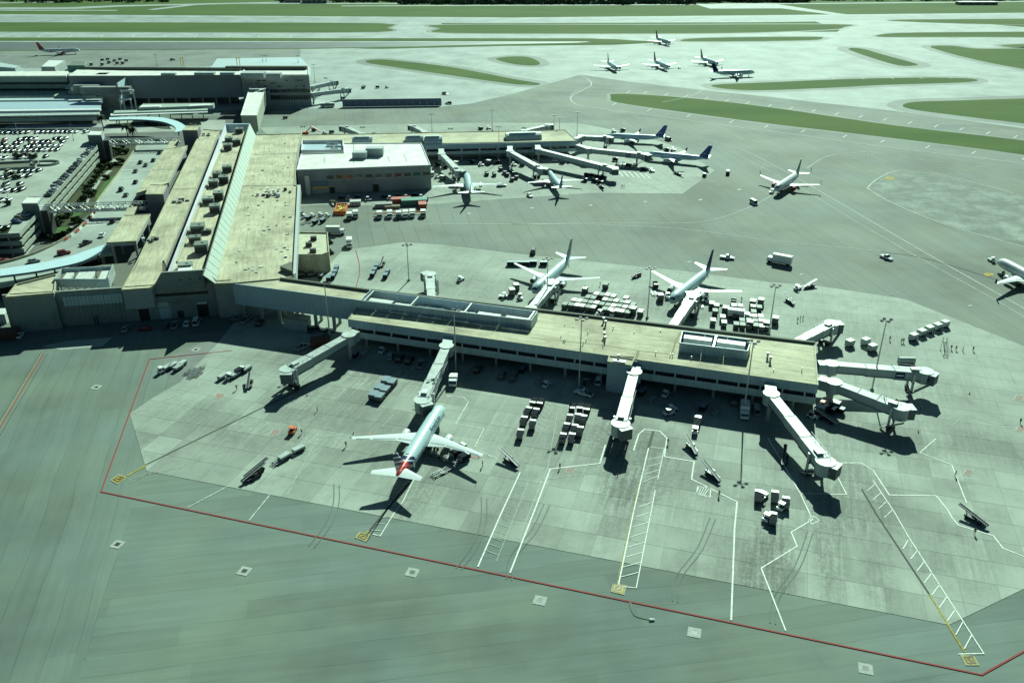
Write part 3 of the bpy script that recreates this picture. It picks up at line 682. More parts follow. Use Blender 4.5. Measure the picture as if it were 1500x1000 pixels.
pieces('cladding_panel', pier, M['clad_blue'], FL, FR, npan, .985, 6.9, PZ + .05, .12, .24)
pieces('cladding_panel', pier, M['clad_band'], FL, FR, npan, .985, 3.5, 5.6, .12, .24)
pieces('cladding_panel', pier, M['clad_blue'], FR, BR, 5, .985, 6.9, PZ + .05, .12, .24)
pieces('cladding_panel', pier, M['clad_band'], FR, BR, 5, .985, 3.5, 5.6, .12, .24)
inn = inset(foot, .7); mb = MB(); mb.prism(inn, 3.3, PZ - 1.0); part('window_band', mb, M['glass'], pier, world=True)
pieces('window_frame', pier, M['clad_band'], pf(0, -.1), pf(Lp, -.1), 24, .07, 5.6, 6.9, .05, .5)
mb = MB(); mb.prism(inset(foot, .15), 3.3, 3.6); part('floor_deck', mb, M['gray_conc'], pier, world=True)
for k in range(13):
    for r in (0, 1, 2):
        p = lerp(lerp(FL, FR, (k + .5) / 13), lerp(BL, BR, (k + .5) / 13), (.06, .5, .93)[r]); mb = MB(); mb.box(p[0] - .35, p[0] + .35, p[1] - .35, p[1] + .35, 0, 3.3)
        part('column', mb, M['gray_conc'], pier, world=True)
mb = MB(); mb.prism(inset(foot, 7.5), .0, 3.3); part('ground_floor_room', mb, M['wall_grey'], pier, world=True)
# roof seams and stains
mb = MB()
mb.strip([at(778, 494, PZ), at(889, 506, PZ), at(940, 514, PZ), at(988, 519, PZ)], .25, PZ - .07); mb.strip([at(935, 514, PZ), at(931, 529, PZ)], .8, PZ - .07)
mb.strip([at(984, 519, PZ), at(990, 499, PZ), at(997, 486, PZ)], .5, PZ - .07); mb.strip([at(790, 457, PZ), at(775, 490, PZ)], .3, PZ - .07)
part('roof_seam', mb, plain('roof_seam', (.20, .19, .08), .8), pier, world=True)
mb = MB()
for k in range(26):
    x = random.uniform(800, 1180); y = 470 + (x - 870) * .13 + random.uniform(2, 42)
    q = at(x, min(y, 506 + (x - 870) * .14), PZ); h = random.uniform(.3, 1.1); mb.tube((q[0], q[1], PZ - .1), (q[0], q[1], PZ + h), .12, None, 6)
part('roof_vent', mb, M['light_metal'], pier, world=True)
for x, y in ((884, 472), (887, 477), (885, 494), (886, 500), (906, 527), (1124, 524), (1128, 530)):
    q = at(x, y, PZ); mb = MB(); mb.tube((q[0], q[1], PZ - .1), (q[0], q[1], PZ + 1.3), .28, None, 8); mb.tube((q[0], q[1], PZ + 1.3), (q[0], q[1], PZ + 1.7), .5, .4, 8); part('roof_fan', mb, M['grey_metal'], pier, world=True)

def enclosure(name, label, TL, TR, BRp, BLp, z, h, ducts, cross=(), m='clad_blue'):
    """open-topped screen round roof plant; corners given at the top edge"""
    P4 = [at(*p, z + h) for p in (TL, TR, BRp, BLp)]
    t = thing(name, label, 'roof screen', (*center(P4), z - .1))
    for i in range(4):
        a, b = P4[i], P4[(i + 1) % 4]; L = (Vector(b) - Vector(a)).length
        pieces('screen_panel', t, M[m], a, b, max(2, int(L / 5)), .985, z - .1, z + h, .1, .22)
    for f in cross:
        mb = MB(); a = lerp(P4[0], P4[1], f); b = lerp(P4[3], P4[2], f); mb.bar(v3(a, z + h - .2), v3(b, z + h - .2), .5, .5); part('tie_beam', mb, M['light_metal'], t, world=True)
    for (x0, y0, x1, y1, w, hh) in ducts:
        mb = MB(); a = Vector(at(x0, y0, z + hh)); b = Vector(at(x1, y1, z + hh)); dd = (b - a).normalized(); n_ = Vector((-dd.y, dd.x)) * w / 2
        mb.prism([tuple(a + n_), tuple(b + n_), tuple(b - n_), tuple(a - n_)], z + .1, z + hh); part('air_handler', mb, M['dirty_white'], t, world=True)
    return t
enclosure('roof_plant_screen', 'long blue-grey screen round white air handlers on the left half of the pier roof', (543, 425), (787, 456), (778, 468.5), (528, 439.7), PZ, 2.9,
          [(541, 438, 575, 442.5, 2.2, 1.7), (579, 444, 602, 447, 1.0, 1.2), (612, 447, 652, 452, .8, .8), (668, 455, 696, 459, .9, 1.2), (700, 458, 733, 462.5, 2.2, 1.8), (741, 463.5, 776, 468.5, 2.2, 1.8)], (.02, .30, .62, .985))
enclosure('roof_plant_screen', 'short blue-grey screen round two white air handlers on the right half of the pier roof', (1000, 484.5), (1100, 497), (1095, 513.5), (996, 501.5), PZ, 2.9,
          [(1002, 492, 1043, 497, 2.8, 2.3), (1051, 498, 1092, 503.5, 2.8, 2.3)], (.5,))
t = thing('duct_run', 'white pipe running along the foot of the long roof screen on the pier', 'pipe', (*at(530, 452, PZ), PZ))
for k, (a, b) in enumerate((((530, 452), (568, 457.6)), ((570, 458), (600, 462.3)), ((602, 462.5), (609, 463.6)), ((611, 464), (647, 469)), ((649, 469), (657, 470.2)), ((660, 470.5), (688, 474.5)), ((690, 475), (732, 481)), ((735, 481.5), (774, 487)))):
    mb = MB(); mb.tube(v3(at(*a, PZ), PZ + .35), v3(at(*b, PZ), PZ + .35), (.16, .32)[k % 2], None, 6); part('pipe', mb, M['dirty_white'], t, world=True)
# stair / lift box at the pier front
bx = [at(889.6, 530, PZ - .1), at(925, 536, PZ - .1), at(931, 523, PZ - .1), at(892, 520.5, PZ - .1)]
t = block('pier_stair_tower', 'blue-grey box tower projecting from the pier front beside the central jet bridge', 'stair tower', bx, PZ - .1, M['clad_blue'], M['beige_roof'], .25)
mb = MB(); q = at(907, 531, PZ); mb.cbox((q[0], q[1], PZ + .3), (3.6, 1.2, .8), PIER_ROT); part('skylight', mb, M['white'], t, world=True)

# ============ link from the main terminal to the pier ============
LZ = 12.4
la, lb = at(341, 415.3, LZ), at(529, 440, LZ)
lk = thing('terminal_link', 'raised blue-grey clad link with beige roof joining the main terminal to the pier', 'link building', (*la, 0))
lpoly = [la, lb, at(541, 426, LZ), at(412, 408.7, LZ), at(350, 402, LZ)]
mb = MB(); mb.prism(lpoly, LZ - 1, LZ - .05); part('roof', mb, M['beige_roof'], lk, world=True)
mb = MB(); mb.prism(inset(lpoly, .3), 5.2, LZ - .9); part('wall', mb, M['clad_band'], lk, world=True)
pieces('cladding_panel', lk, M['clad_blue'], la, lb, 28, .988, 5.0, LZ + .1, .12, .25)
mb = MB(); mb.prism([at(412, 408.7, LZ), at(541, 426, LZ), vadd(at(541, 426, LZ), (-.2, -.8)), vadd(at(412, 408.7, LZ), (-.2, -.8))], LZ - .1, LZ + .75); part('parapet', mb, M['parapet_dark'], lk, world=True)
for k in range(7):
    for r in (.1, .8):
        p = lerp(lerp(la, lb, (k + .4) / 7), lerp(at(350, 402, LZ), at(541, 426, LZ), (k + .4) / 7), r); mb = MB(); mb.box(p[0] - .5, p[0] + .5, p[1] - .5, p[1] + .5, 0, 5.2); part('column', mb, M['gray_conc'], lk, world=True)
block('service_kiosk', 'low beige-roofed kiosk standing in the shadow under the link', 'kiosk', [at(414, 467, 3.5), at(450, 472, 3.5), at(455, 462.5, 3.5), at(424, 458, 3.5)], 3.5, M['wall_grey'], M['beige_roof'], .1)

# ============ main terminal ============
A0, A1 = at(17, 483), at(345, 460)
ax = (Vector(A1) - Vector(A0)).normalized()
term = thing('main_terminal', 'main terminal block with long beige roofs and a plain grey-green end wall', 'terminal', (*lerp(A0, A1, .5), 0))
WALLX = [9, 179, 222, 236, 297, 314, 341]; WALLZ = [12.4, 12.4, 12.4, 16.8, 16.8, 12.4, 12.4]
def onwall(px):   # distance along the wall for a picture column at roof level
    p = Vector(at(px, 425, 12.4)); return max(0.0, min((Vector(A1) - Vector(A0)).length, (p - Vector(A0)).dot(ax)))
ss = [onwall(x) for x in WALLX]; ss[0] = 0; nrm = Vector((ax.y, -ax.x))
def wp(s, o=0.0): p = Vector(A0) + ax * s + nrm * o; return (p.x, p.y)
mb = MB(); vs_ = []
prof = list(zip(ss, WALLZ))
vs_ = [(*wp(s, 0), z) for s, z in prof] + [(*wp(ss[-1], 0), 0), (*wp(0, 0), 0)]
n_ = len(vs_); bk = [(p[0] - nrm.x * .8, p[1] - nrm.y * .8, p[2]) for p in vs_]
mb.add(vs_ + bk, [tuple(range(n_))[::-1], tuple(range(n_, 2 * n_))] + [(i, (i + 1) % n_, (i + 1) % n_ + n_, i + n_) for i in range(n_)])
part('end_wall', mb, M['wall_conc'], term, world=True)
# panel joints, dark slot, doors, vents in the end wall
TOTAL = ss[-1]
def wbox(name, s0, s1, z0, z1, out, m, lab=None):
    mb = MB(); mb.prism([wp(s0, out), wp(s1, out), wp(s1, -.2), wp(s0, -.2)], z0, z1); part(name, mb, m, term, world=True, label=lab)
w = TOTAL / 18
jm = plain('wall_joint', (.12, .14, .12), .9)
pieces('wall_panel', term, M['wall_conc'], wp(.1), wp(TOTAL - 12), 17, .985, .1, 6.0, .14, .16)
pieces('wall_panel', term, M['wall_conc'], wp(.1), wp(TOTAL - .5), 18, .985, 6.1, 12.3, .10, .12)
def sx(px, z): p = Vector(at(px, 465, 5)); return (p - Vector(A0)).dot(ax)
wbox('louvre_slot', sx(183, 0), sx(300, 0), 8.3, 9.3, .18, M['black'])
wbox('service_door', sx(194, 0), sx(209, 0), .1, 4.6, .2, M['black']); wbox('service_door', sx(280, 0), sx(296, 0), .1, 4.8, .2, M['black'])
wbox('door_canopy', sx(193, 0), sx(209, 0), 4.7, 5.4, .9, M['light_metal']); wbox('door_canopy', sx(281, 0), sx(296, 0), 4.9, 5.7, .9, M['light_metal'])
wbox('door', sx(250, 0), sx(259, 0), .1, 2.8, .2, M['dark_metal']); wbox('wall_sign', sx(223, 0), sx(239, 0), 4.6, 6.2, .3, M['light_metal']); wbox('roller_door', sx(224, 0), sx(240, 0), .2, 4.2, .19, M['clad_band'])
wbox('door', sx(128, 0), sx(134, 0), .1, 3, .2, M['dark_metal'])
for k in range(16): wbox('corrugated_sheet', sx(92, 0) + k * 1.15, sx(92, 0) + k * 1.15 + 1.05, 7.3, 10.6, .55, M['clad_band'])
for k in range(16): wbox('pipe_stack', sx(94, 0) + k * 1.15, sx(94, 0) + k * 1.15 + .25, .3, 7.2, .32, M['grey_metal'])
for k in range(3): wbox('wall_vent', sx(262 + 14 * k, 0), sx(264 + 14 * k, 0), 13.6, 14.1, .2, M['black'])
wbox('car_park_opening', sx(317, 0), sx(344, 0), .1, 4.2, .22, M['black'])

def slabroof(name, px, z, z0, wall, roof, parap=.0, parent=None, pm=None):
    poly = roofpoly(px, z); mb = MB(); mb.prism(poly, z0, z - .3); part('wall', mb, wall, parent, world=True)
    mb = MB(); mb.prism(inset(poly, -.12), z - .3, z); part(name, mb, roof, parent, world=True)
    if parap: mb = MB(); rim(mb, inset(poly, -.2), .4, z - .35, z + parap); part('parapet', mb, pm or M['parapet'], parent, world=True)
    return poly
# right-hand (airside) hall
slabroof('roof', [(314, 416), (341, 415.3), (412, 408.7), (430, 405.5), (429.5, 400), (435.5, 273), (431.5, 272), (433, 246), (436, 224.5), (441.5, 196.5), (373.7, 198)], 12.4, 0, M['wall_grey'], M['beige_roof_long'], .35, term)
for a, b in (((349, 272.5), (436, 271.5)), ((370, 227), (437, 224))): mb = MB(); mb.strip([at(*a, 12.4), at(*b, 12.4)], .7, 12.43); part('roof_seam', mb, M['parapet_dark'], term, world=True)
mb = MB(); mb.prism([at(429.6, 405, 12.4), at(434, 404, 12.4), at(440.5, 274, 12.4), at(436, 274, 12.4)], 9.5, 13.4)
part('roof_edge_duct', mb, M['light_metal'], term, world=True)
mb = MB(); mb.prism([at(411, 396, 12.4), at(428, 389, 12.4), at(428.5, 403, 12.4), at(425, 402, 12.4)], 12.4, 14.0); part('hatch_cover', mb, M['parapet_dark'], term, world=True)
# sloping green-white panel wall, plant yard, white ridge
def panelrow(name, pa, pb, za, zb, n, m):
    """sloping panels between two lines given as (start, end) pixel pairs"""
    A_, B_ = [at(*p, za) for p in pa], [at(*p, zb) for p in pb]
    for k in range(n):
        q = [v3(lerp(A_[0], A_[1], (k + .03) / n), za), v3(lerp(A_[0], A_[1], (k + .97) / n), za), v3(lerp(B_[0], B_[1], (k + .97) / n), zb), v3(lerp(B_[0], B_[1], (k + .03) / n), zb)]
        nn = (q[1] - q[0]).cross(q[3] - q[0]).normalized() * .18
        mb = MB(); mb.add([*q, *[p - nn for p in q]], [(0, 1, 2, 3), (7, 6, 5, 4), (0, 4, 5, 1), (1, 5, 6, 2), (2, 6, 7, 3), (3, 7, 4, 0)]); part(name, mb, m, term, world=True)
panelrow('sloping_panel', ((297.5, 404), (365.5, 181)), ((315, 416), (374.5, 199)), 16.8, 12.3, 34, M['green_panel'])
mb = MB(); mb.prism([at(296.5, 404, 16.8), at(364.5, 181, 16.8), at(365.4, 181, 16.8), at(298, 404, 16.8)], 12.5, 16.95); part('ridge_wall', mb, M['parapet_dark'], term, world=True)
slabroof('yard_floor', [(250, 394), (294, 404), (358, 193), (331, 196)], 13.4, 8, M['wall_grey'], M['beige_roof_long'], 0, term)
mb = MB(); a0, a1, b0, b1 = at(246, 397, 16.8), at(330.5, 181, 16.8), at(258, 384, 13.6), at(332, 197, 13.6)
mb.add([v3(a0, 16.8), v3(a1, 16.8), v3(b1, 13.5), v3(b0, 13.5), v3(a0, 12.4), v3(a1, 12.4)], [(0, 1, 2, 3), (0, 4, 5, 1), (0, 3, 4), (1, 5, 2)])
part('white_ridge', mb, plain('ridge_white', (.72, .72, .80), .35, 0, .05), term, world=True)
mb = MB(); mb.prism([at(259, 385, 13.4), at(261, 385, 13.4), at(334, 197, 13.4), at(332, 197, 13.4)], 13.3, 14.1); part('low_kerb', mb, M['parapet'], term, world=True)
mb = MB(); mb.prism([at(329.5, 181.5, 16.8), at(365, 181.5, 16.8), at(365, 180.5, 16.8), at(330, 180.5, 16.8)], 12, 16.6); part('end_screen', mb, M['clad_blue'], term, world=True)
# left long roof and the canopies beyond
slabroof('roof', [(179, 425), (222, 422), (229, 413), (235, 402), (281, 294), (321, 192), (297, 190), (287, 208), (239, 306), (202, 382)], 12.4, 5.5, M['wall_grey'], M['beige_roof_long'], .3, term)
mb = MB(); mb.strip([at(253, 277, 12.4), at(287, 276, 12.4)], .6, 12.43); mb.strip([at(203, 382, 12.4), at(195, 397, 12.4)], .3, 12.43); part('roof_seam', mb, M['parapet_dark'], term, world=True)
slabroof('roof', [(9.5, 436.5), (78.5, 430.5), (80, 426), (83, 403), (24, 418)], 12.4, 0, M['wall_conc'], M['beige_roof'], .5, term)
slabroof('yard_floor', [(78, 431), (180, 425), (204, 384), (150, 388), (88, 400)], 7.0, 0, M['wall_conc'], M['parapet_dark'], 0, term)
can = thing('kerbside_canopy', 'beige flat canopy roof nearest the blue curved awning', 'canopy', (*at(190, 336, 11), 0), 0, 'beige canopies over the terminal forecourt')
poly = slabroof('roof', [(156, 355.4), (199, 353), (220, 314), (181.6, 316)], 11.0, 9.4, M['wall_grey'], M['beige_roof_long'], .15, can)
for f in (.1, .5, .9):
    for g in (.1, .9): p = lerp(lerp(poly[0], poly[3], f), lerp(poly[1], poly[2], f), g); mb = MB(); mb.box(p[0] - .4, p[0] + .4, p[1] - .4, p[1] + .4, 0, 9.4); part('column', mb, M['gray_conc'], can, world=True)
can = thing('kerbside_canopy', 'long beige flat canopy roof between the two dark lift blocks', 'canopy', (*at(240, 250, 11), 0), 0, 'beige canopies over the terminal forecourt')
poly = slabroof('roof', [(200, 283), (247, 268), (274, 213.6), (241, 219), (224, 246)], 11.0, 9.4, M['wall_grey'], M['beige_roof_long'], .15, can)
mb = MB(); mb.strip([at(222, 249, 11), at(255, 248, 11)], .5, 11.03); mb.strip([at(206, 276, 11), at(217, 275.5, 11)], .5, 11.03); part('roof_seam', mb, M['parapet_dark'], can, world=True)
for f in (.1, .5, .9): p = lerp(poly[0], poly[3], f); mb = MB(); mb.box(p[0] + 2, p[0] + 2.8, p[1] + 1, p[1] + 1.8, 0, 9.4); part('column', mb, M['gray_conc'], can, world=True)
can = thing('kerbside_canopy', 'small beige canopy piece tucked against the nearer lift block', 'canopy', (*at(193, 306, 11), 0), 0, 'beige canopies over the terminal forecourt')
slabroof('roof', [(182, 315), (197, 314.5), (203, 302.5), (188, 304)], 10.6, 9.6, M['wall_grey'], M['beige_roof_long'], .1, can)
can = thing('kerbside_canopy', 'narrow beige canopy piece beside the farther lift block', 'canopy', (*at(250, 208, 11), 0), 0, 'beige canopies over the terminal forecourt')
slabroof('roof', [(243, 218), (256, 217), (262, 205), (250, 207)], 10.6, 9.6, M['wall_grey'], M['beige_roof_long'], .1, can)
def liftblock(label, px, h):
    poly = roofpoly(px, h); return block('lift_block', label, 'lift block', poly, h, plain('lift_wall', (.17, .17, .20), .7), M['beige_roof_long'], .1, group='lift blocks on the forecourt')
liftblock('square dark-walled lift block where the nearer truss footbridge meets the terminal', [(213, 284.5), (239, 284.5), (245, 271), (219, 270.6)], 17)
liftblock('square dark-walled lift block where the farther truss footbridge meets the terminal', [(267, 191), (289, 191), (293, 183.5), (273, 184)], 17)
# screened cooling tower yard at the left end
t = thing('cooling_yard_screen', 'pale panel box with open top over ducts at the left end of the terminal', 'roof screen', (*at(120, 410, 12), 6.9))
q = [at(79, 408, 13.5), at(158, 408.5, 13.5), at(166, 389, 13.5), at(90, 393, 13.5)]
def screen(a, b, z0, z1, n, m): pieces('screen_panel', t, m, a, b, n, .985, z0, z1, .1, .25)
screen(q[0], q[1], 10.4, 13.5, 8, M['clad_band']); screen(q[1], q[2], 10.0, 14.0, 4, M['bridge_roof']); screen(q[3], q[0], 11.8, 13.5, 4, M['bridge_roof']); screen(q[2], q[3], 11.8, 13.5, 8, M['clad_band'])
for f in (.18, .42, .58, .88):
    mb = MB(); a = lerp(q[0], q[1], f); b = lerp(q[3], q[2], f); mb.bar(v3(a, 12), v3(b, 12), 2.6 if f != .88 else 3.4, .8); part('duct', mb, M['dirty_white'], t, world=True)
for k in range(14):
    p = lerp(lerp(q[0], q[1], (k % 7 + .5) / 7), lerp(q[3], q[2], (k % 7 + .5) / 7), .1 + .8 * (k // 7)); mb = MB(); mb.box(p[0] - .15, p[0] + .15, p[1] - .15, p[1] + .15, 6.9, 12.5); part('post', mb, M['grey_metal'], t, world=True)
# roof plant
def ahu(x, y, sx_, sy_, h, z, lab):
    p = at(x, y, z + h); t = thing('air_handling_unit', lab, 'roof unit', (*p, z), R(103) - math.pi / 2, 'boxy air handlers in the roof yard')
    mb = MB(); mb.box(-sx_ / 2, sx_ / 2, -sy_ / 2, sy_ / 2, .2, h); part('casing', mb, M['ahu'], t)
    mb = MB(); mb.box(-sx_ / 2 - .1, sx_ / 2 + .1, -sy_ / 2 - .1, sy_ / 2 + .1, h, h + .12); mb.tube((sx_ * .15, 0, h + .12), (sx_ * .15, 0, h + .4), .5, None, 8); part('lid', mb, M['ahu'], t)
    mb = MB(); mb.box(-sx_ / 2 + .2, sx_ / 2 - .2, -sy_ / 2 - .06, -sy_ / 2, .5, h * .75); part('louvre', mb, M['dark_metal'], t)
rowlab = 'boxy air handler in the long roof yard, %s'
for x, y, s1, s2, h, l in ((350, 188, 4, 3.6, 2.6, 'nearest the far end screen'), (335, 201, 4, 4, 2.8, 'left one behind the back row'), (346, 204, 4, 4, 3, 'right one of the far group'), (333, 211, 4, 4, 3, 'front one of the far group'), (332, 243, 4.2, 3.6, 2.8, 'right one at the middle of the yard'), (317, 252, 3.6, 4, 2.6, 'left one at the middle of the yard'), (327, 258, 4, 4.2, 3, 'beside the sloping wall halfway along'), (312, 264, 4, 4, 2.8, 'left of halfway along the sloping wall'), (319, 281, 4, 4.4, 3.2, 'tall one below the halfway group'), (304.5, 289, 4.6, 4, 2.6, 'pale-topped one on the left side'), (314, 300, 4, 4, 3.2, 'with a dark side near the sloping wall'), (289, 329, 5, 5, 3, 'alone above a gap in the row'), (285, 346, 4.2, 3, 2.4, 'low flat one by the white ridge'), (294, 356, 4.4, 4.4, 3.4, 'largest near the end wall'), (302, 336, 3.6, 2, 1.6, 'small one beside the sloping wall'), (271, 386, 4.5, 3.5, 1.6, 'open frame nearest the end wall')):
    ahu(x, y, s1, s2, h, 13.4, rowlab % l)
t = thing('roof_ducts', 'row of short white ducts beside the terminal end wall', 'duct', (*at(270, 396, 13.4), 13.4))
for k in range(4):
    a = at(262 + 5.2 * k, 401, 14.2); b = at(265 + 4.6 * k, 390, 14.2); mb = MB(); mb.bar(v3(a, 14), v3(b, 14), 1.1, 1.0); part('duct', mb, M['white'], t, world=True)
t = thing('lattice_mast', 'small blue-grey lattice mast standing at the head of the terminal end wall', 'mast', (*at(243, 402, 14), 13))
mb = MB(); p = v3(at(243, 402, 14), 13)
for k in range(4):
    a = k * math.pi / 2; mb.tube(p + Vector((1.2 * math.cos(a), 1.2 * math.sin(a), 0)), p + Vector((.2 * math.cos(a), .2 * math.sin(a), 6)), .09, None, 4)
    for j in range(5):
        r0, r1 = 1.2 - .2 * j, 1.0 - .2 * j; b = a + math.pi / 2; mb.tube(p + Vector((r0 * math.cos(a), r0 * math.sin(a), j * 1.2)), p + Vector((r1 * math.cos(b), r1 * math.sin(b), j * 1.2 + 1.2)), .06, None, 4)
part('lattice', mb, M['dark_metal'], t, world=True)
for lab, cx, cy in (('untidy cluster of pipes and fans on the broad beige roof', 402, 284), ('pipe fittings on the beige roof beside the farther lift block', 301, 199), ('pipe fittings on the beige roof beside the nearer lift block', 262, 296), ('paired vents on the left roof strip by the end wall', 222, 352)):
    t = thing('roof_fittings', lab, 'roof fittings', (*at(cx, cy, 12.4), 12.4)); n = 14 if cx == 402 else 5
    for k in range(n):
        a, b = random.uniform(-1, 1) * (8 if n == 14 else 3), random.uniform(-1, 1) * (5 if n == 14 else 1.5); mb = MB()
        if k % 3: mb.box(a, a + random.uniform(.7, 2.2), b, b + random.uniform(.5, 1.2), 0, random.uniform(.5, 1.5))
        else: mb.tube((a, b, 0), (a, b, 1.4), .5, .7, 8)
        part('fan' if k % 3 == 0 else 'box_vent', mb, random.choice([M['light_metal'], M['dark_metal'], M['white'], M['yellow'] if k == 8 else M['grey_metal']]), t)
mb = MB()
for k in range(90):
    x = random.uniform(340, 425); y = random.uniform(205, 400)
    if x < 318 + (416 - y) * .27 + 6: continue
    q = at(x, y, 12.4); mb.box(q[0], q[0] + random.uniform(.3, 1.4), q[1], q[1] + random.uniform(.2, .8), 12.35, 12.4 + random.uniform(.1, .5))
o = part('roof_pavers', mb, M['dirty_white'], term, world=True, kind='stuff')

# two-storey block beside the truck yard, flat parapet building at the hall corner
t = block('baggage_hall', 'white-roofed grey hall with a row of square windows beside the truck yard', 'hall', roofpoly([(434.4, 249.5), (630.7, 242.5), (617, 210), (503, 210.5), (503.5, 224), (441, 226)], 12), 12, M['wall_grey'], M['white_roof'], .35, M['white'])
W0, W1 = at(434.4, 249.5, 12), at(630.7, 242.5, 12)
def wallpart(t, name, x0, x1, z0, z1, m, out=.12, A=None, B=None, total=196.3, xo=434.4):
    A = A or W0; B = B or W1; a = Vector(lerp(A, B, (x0 - xo) / total)); b = Vector(lerp(A, B, (x1 - xo) / total)); dd = (b - a).normalized(); nn = Vector((dd.y, -dd.x))
    mb = MB(); mb.prism([tuple(a + nn * out), tuple(b + nn * out), tuple(b - nn * .3), tuple(a - nn * .3)], z0, z1); part(name, mb, m, t, world=True)
for k in range(11): wallpart(t, 'window', 477 + 14.2 * k, 487 + 14.2 * k, 7.0, 8.7, M['glass'], .1)
for k in range(11): wallpart(t, 'window_sill', 476.5 + 14.2 * k, 487.5 + 14.2 * k, 6.75, 6.95, M['light_metal'], .25)
for k in range(9): wallpart(t, 'wall_panel', 434.8 + 21.8 * k, 456.2 + 21.8 * k, 0, 6.6, M['wall_grey'], .07); wallpart(t, 'wall_panel', 434.8 + 21.8 * k, 456.2 + 21.8 * k, 9.0, 11.9, M['wall_grey'], .07)
wallpart(t, 'door', 543, 552, 0, 3.6, M['black'], .15); wallpart(t, 'wall_banner', 454, 478, 3.6, 6.2, M['crate_blue'], .3); wallpart(t, 'wall_banner', 454, 478, 2.6, 3.5, M['yellow'], .3)
wallpart(t, 'door', 479, 487, 0, 3, M['black'], .15); wallpart(t, 'service_riser', 445, 452, 0, 9.5, M['light_metal'], 1.6)
for x, y, w_, h_, l in ((527, 222, 9, 3.2, 'ahu'), (549, 216, 11, 4, 'ahu')):
    q = at(x, y, 12 + h_); mb = MB(); mb.cbox((q[0], q[1], 12 + h_ / 2), (w_ * .8, 5, h_)); part('roof_unit', mb, M['bridge_side'], t, world=True)
mb = MB()
for a, b in (((475, 230), (475, 239)), ((518, 210), (518, 239)), ((568, 229), (571, 237)), ((592, 227), (596, 236))): mb.strip([at(*a, 12), at(*b, 12)], .35, 12.0)
part('roof_seam', mb, M['grey_metal'], t, world=True)
t = block('low_plant_annex', 'dark sunken plant deck with tanks behind the white-roofed hall', 'plant deck', roofpoly([(441.5, 224), (503, 224), (503, 209), (443, 209.5)], 9.6), 9.6, M['wall_grey'], M['clad_blue'], 1.6, M['white'])
for k in range(5): q = at(484 + 6 * (k % 3), 213 + 4 * (k // 2), 10); mb = MB(); mb.tube((q[0] - 2, q[1], 10.8), (q[0] + 2, q[1], 10.8), .7, None, 8); part('tank', mb, M['light_metal'], t, world=True)
t = block('corner_annex', 'small flat-roofed beige annex with three roof units beside the broad terminal roof', 'annex', roofpoly([(435.5, 374), (471, 374), (482, 370), (480, 341.5), (437.5, 341)], 7.5), 7.5, M['beige_roof_long'], plain('annex_roof', (.50, .49, .36), .8, 0, .2, .5), .45)
for x, y in ((459, 347), (452, 356), (458, 365)): q = at(x, y, 8.7); mb = MB(); mb.cbox((q[0], q[1], 8.2), (2.4, 1.6, 1.5), R(15)); part('roof_unit', mb, M['dark_metal'], t, world=True)

# ============ far pier ============
QZ = 9.0
f0, f1, b1_, b0_, e1 = at(560, 213, QZ), at(845, 207, QZ), at(828, 191, QZ), at(440, 198.5, QZ), at(846, 204, QZ)
qp = [at(441, 214.5, QZ), f1, b1_, b0_]
t = thing('concourse_pier', 'far pier with beige roof and grey curved roof pods behind the white-roofed hall', 'terminal pier', (*center(qp), 0))
mb = MB(); mb.prism(qp, QZ - 1, QZ); part('roof', mb, M['beige_roof'], t, world=True)
mb = MB(); mb.prism(inset(qp, .6), 3.4, QZ - .9); part('window_band', mb, M['glass'], t, world=True)
mb = MB(); mb.prism(inset(qp, 5), 0, 3.4); part('ground_floor_room', mb, M['wall_grey'], t, world=True)
mb = MB(); rim(mb, inset(qp, -.05), .3, QZ - .2, QZ + .3); part('parapet', mb, M['parapet'], t, world=True)
s0 = at(610, 212.5, QZ)
pieces('cladding_panel', t, M['clad_blue'], s0, f1, 20, .985, 6.4, QZ + .05, .12, .24); pieces('cladding_panel', t, M['clad_band'], s0, f1, 20, .985, 3.2, 5.0, .12, .24)
pieces('cladding_panel', t, M['clad_blue'], f1, b1_, 5, .985, 3.2, QZ + .05, .12, .24)
for k in range(9):
    p = lerp(s0, f1, (k + .5) / 9); mb = MB(); mb.box(p[0] - .4, p[0] + .4, p[1] + 1, p[1] + 1.8, 0, 3.3); part('column', mb, M['gray_conc'], t, world=True)
    mb = MB(); mb.box(p[0] - .5, p[0] + .5, p[1] - .1, p[1] + .6, 5, 6.5); part('window_frame', mb, M['clad_band'], t, world=True)
def pod(label, x0, y0, x1, y1, w_, h_):
    a = Vector(at(x0, y0, QZ)); b = Vector(at(x1, y1, QZ)); dd = (b - a).normalized(); L = (b - a).length
    t = thing('roof_pod', label, 'roof pod', (a.x, a.y, QZ), math.atan2(dd.y, dd.x), 'rounded plant pods on the far pier roof')
    rings = [[(x, w_ / 2 * math.cos(u), h_ * math.sin(u)) for u in [math.pi * i / 8 for i in range(9)]] for x in (0, L)]
    mb = MB(); mb.loft(rings); part('shell', mb, M['clad_band'], t)
    mb = MB(); mb.box(L * .1, L * .85, -w_ * .18, w_ * .18, h_ * .95, h_ * 1.04); part('top_panel', mb, M['bridge_roof'], t)
pod('rounded grey pod on the far pier roof, leftmost, with pale stripe on top', 517, 209, 546, 208.5, 8, 3.4); pod('rounded grey pod on the far pier roof above the white hall, second from left', 594, 206.5, 620, 206, 7, 3)
pod('rounded grey pod beside the second one on the far pier roof', 621, 208.5, 648, 208, 10, 3.6); pod('long rounded grey pod nearest the outer end of the far pier', 741, 203.5, 792, 202, 9, 3.4)

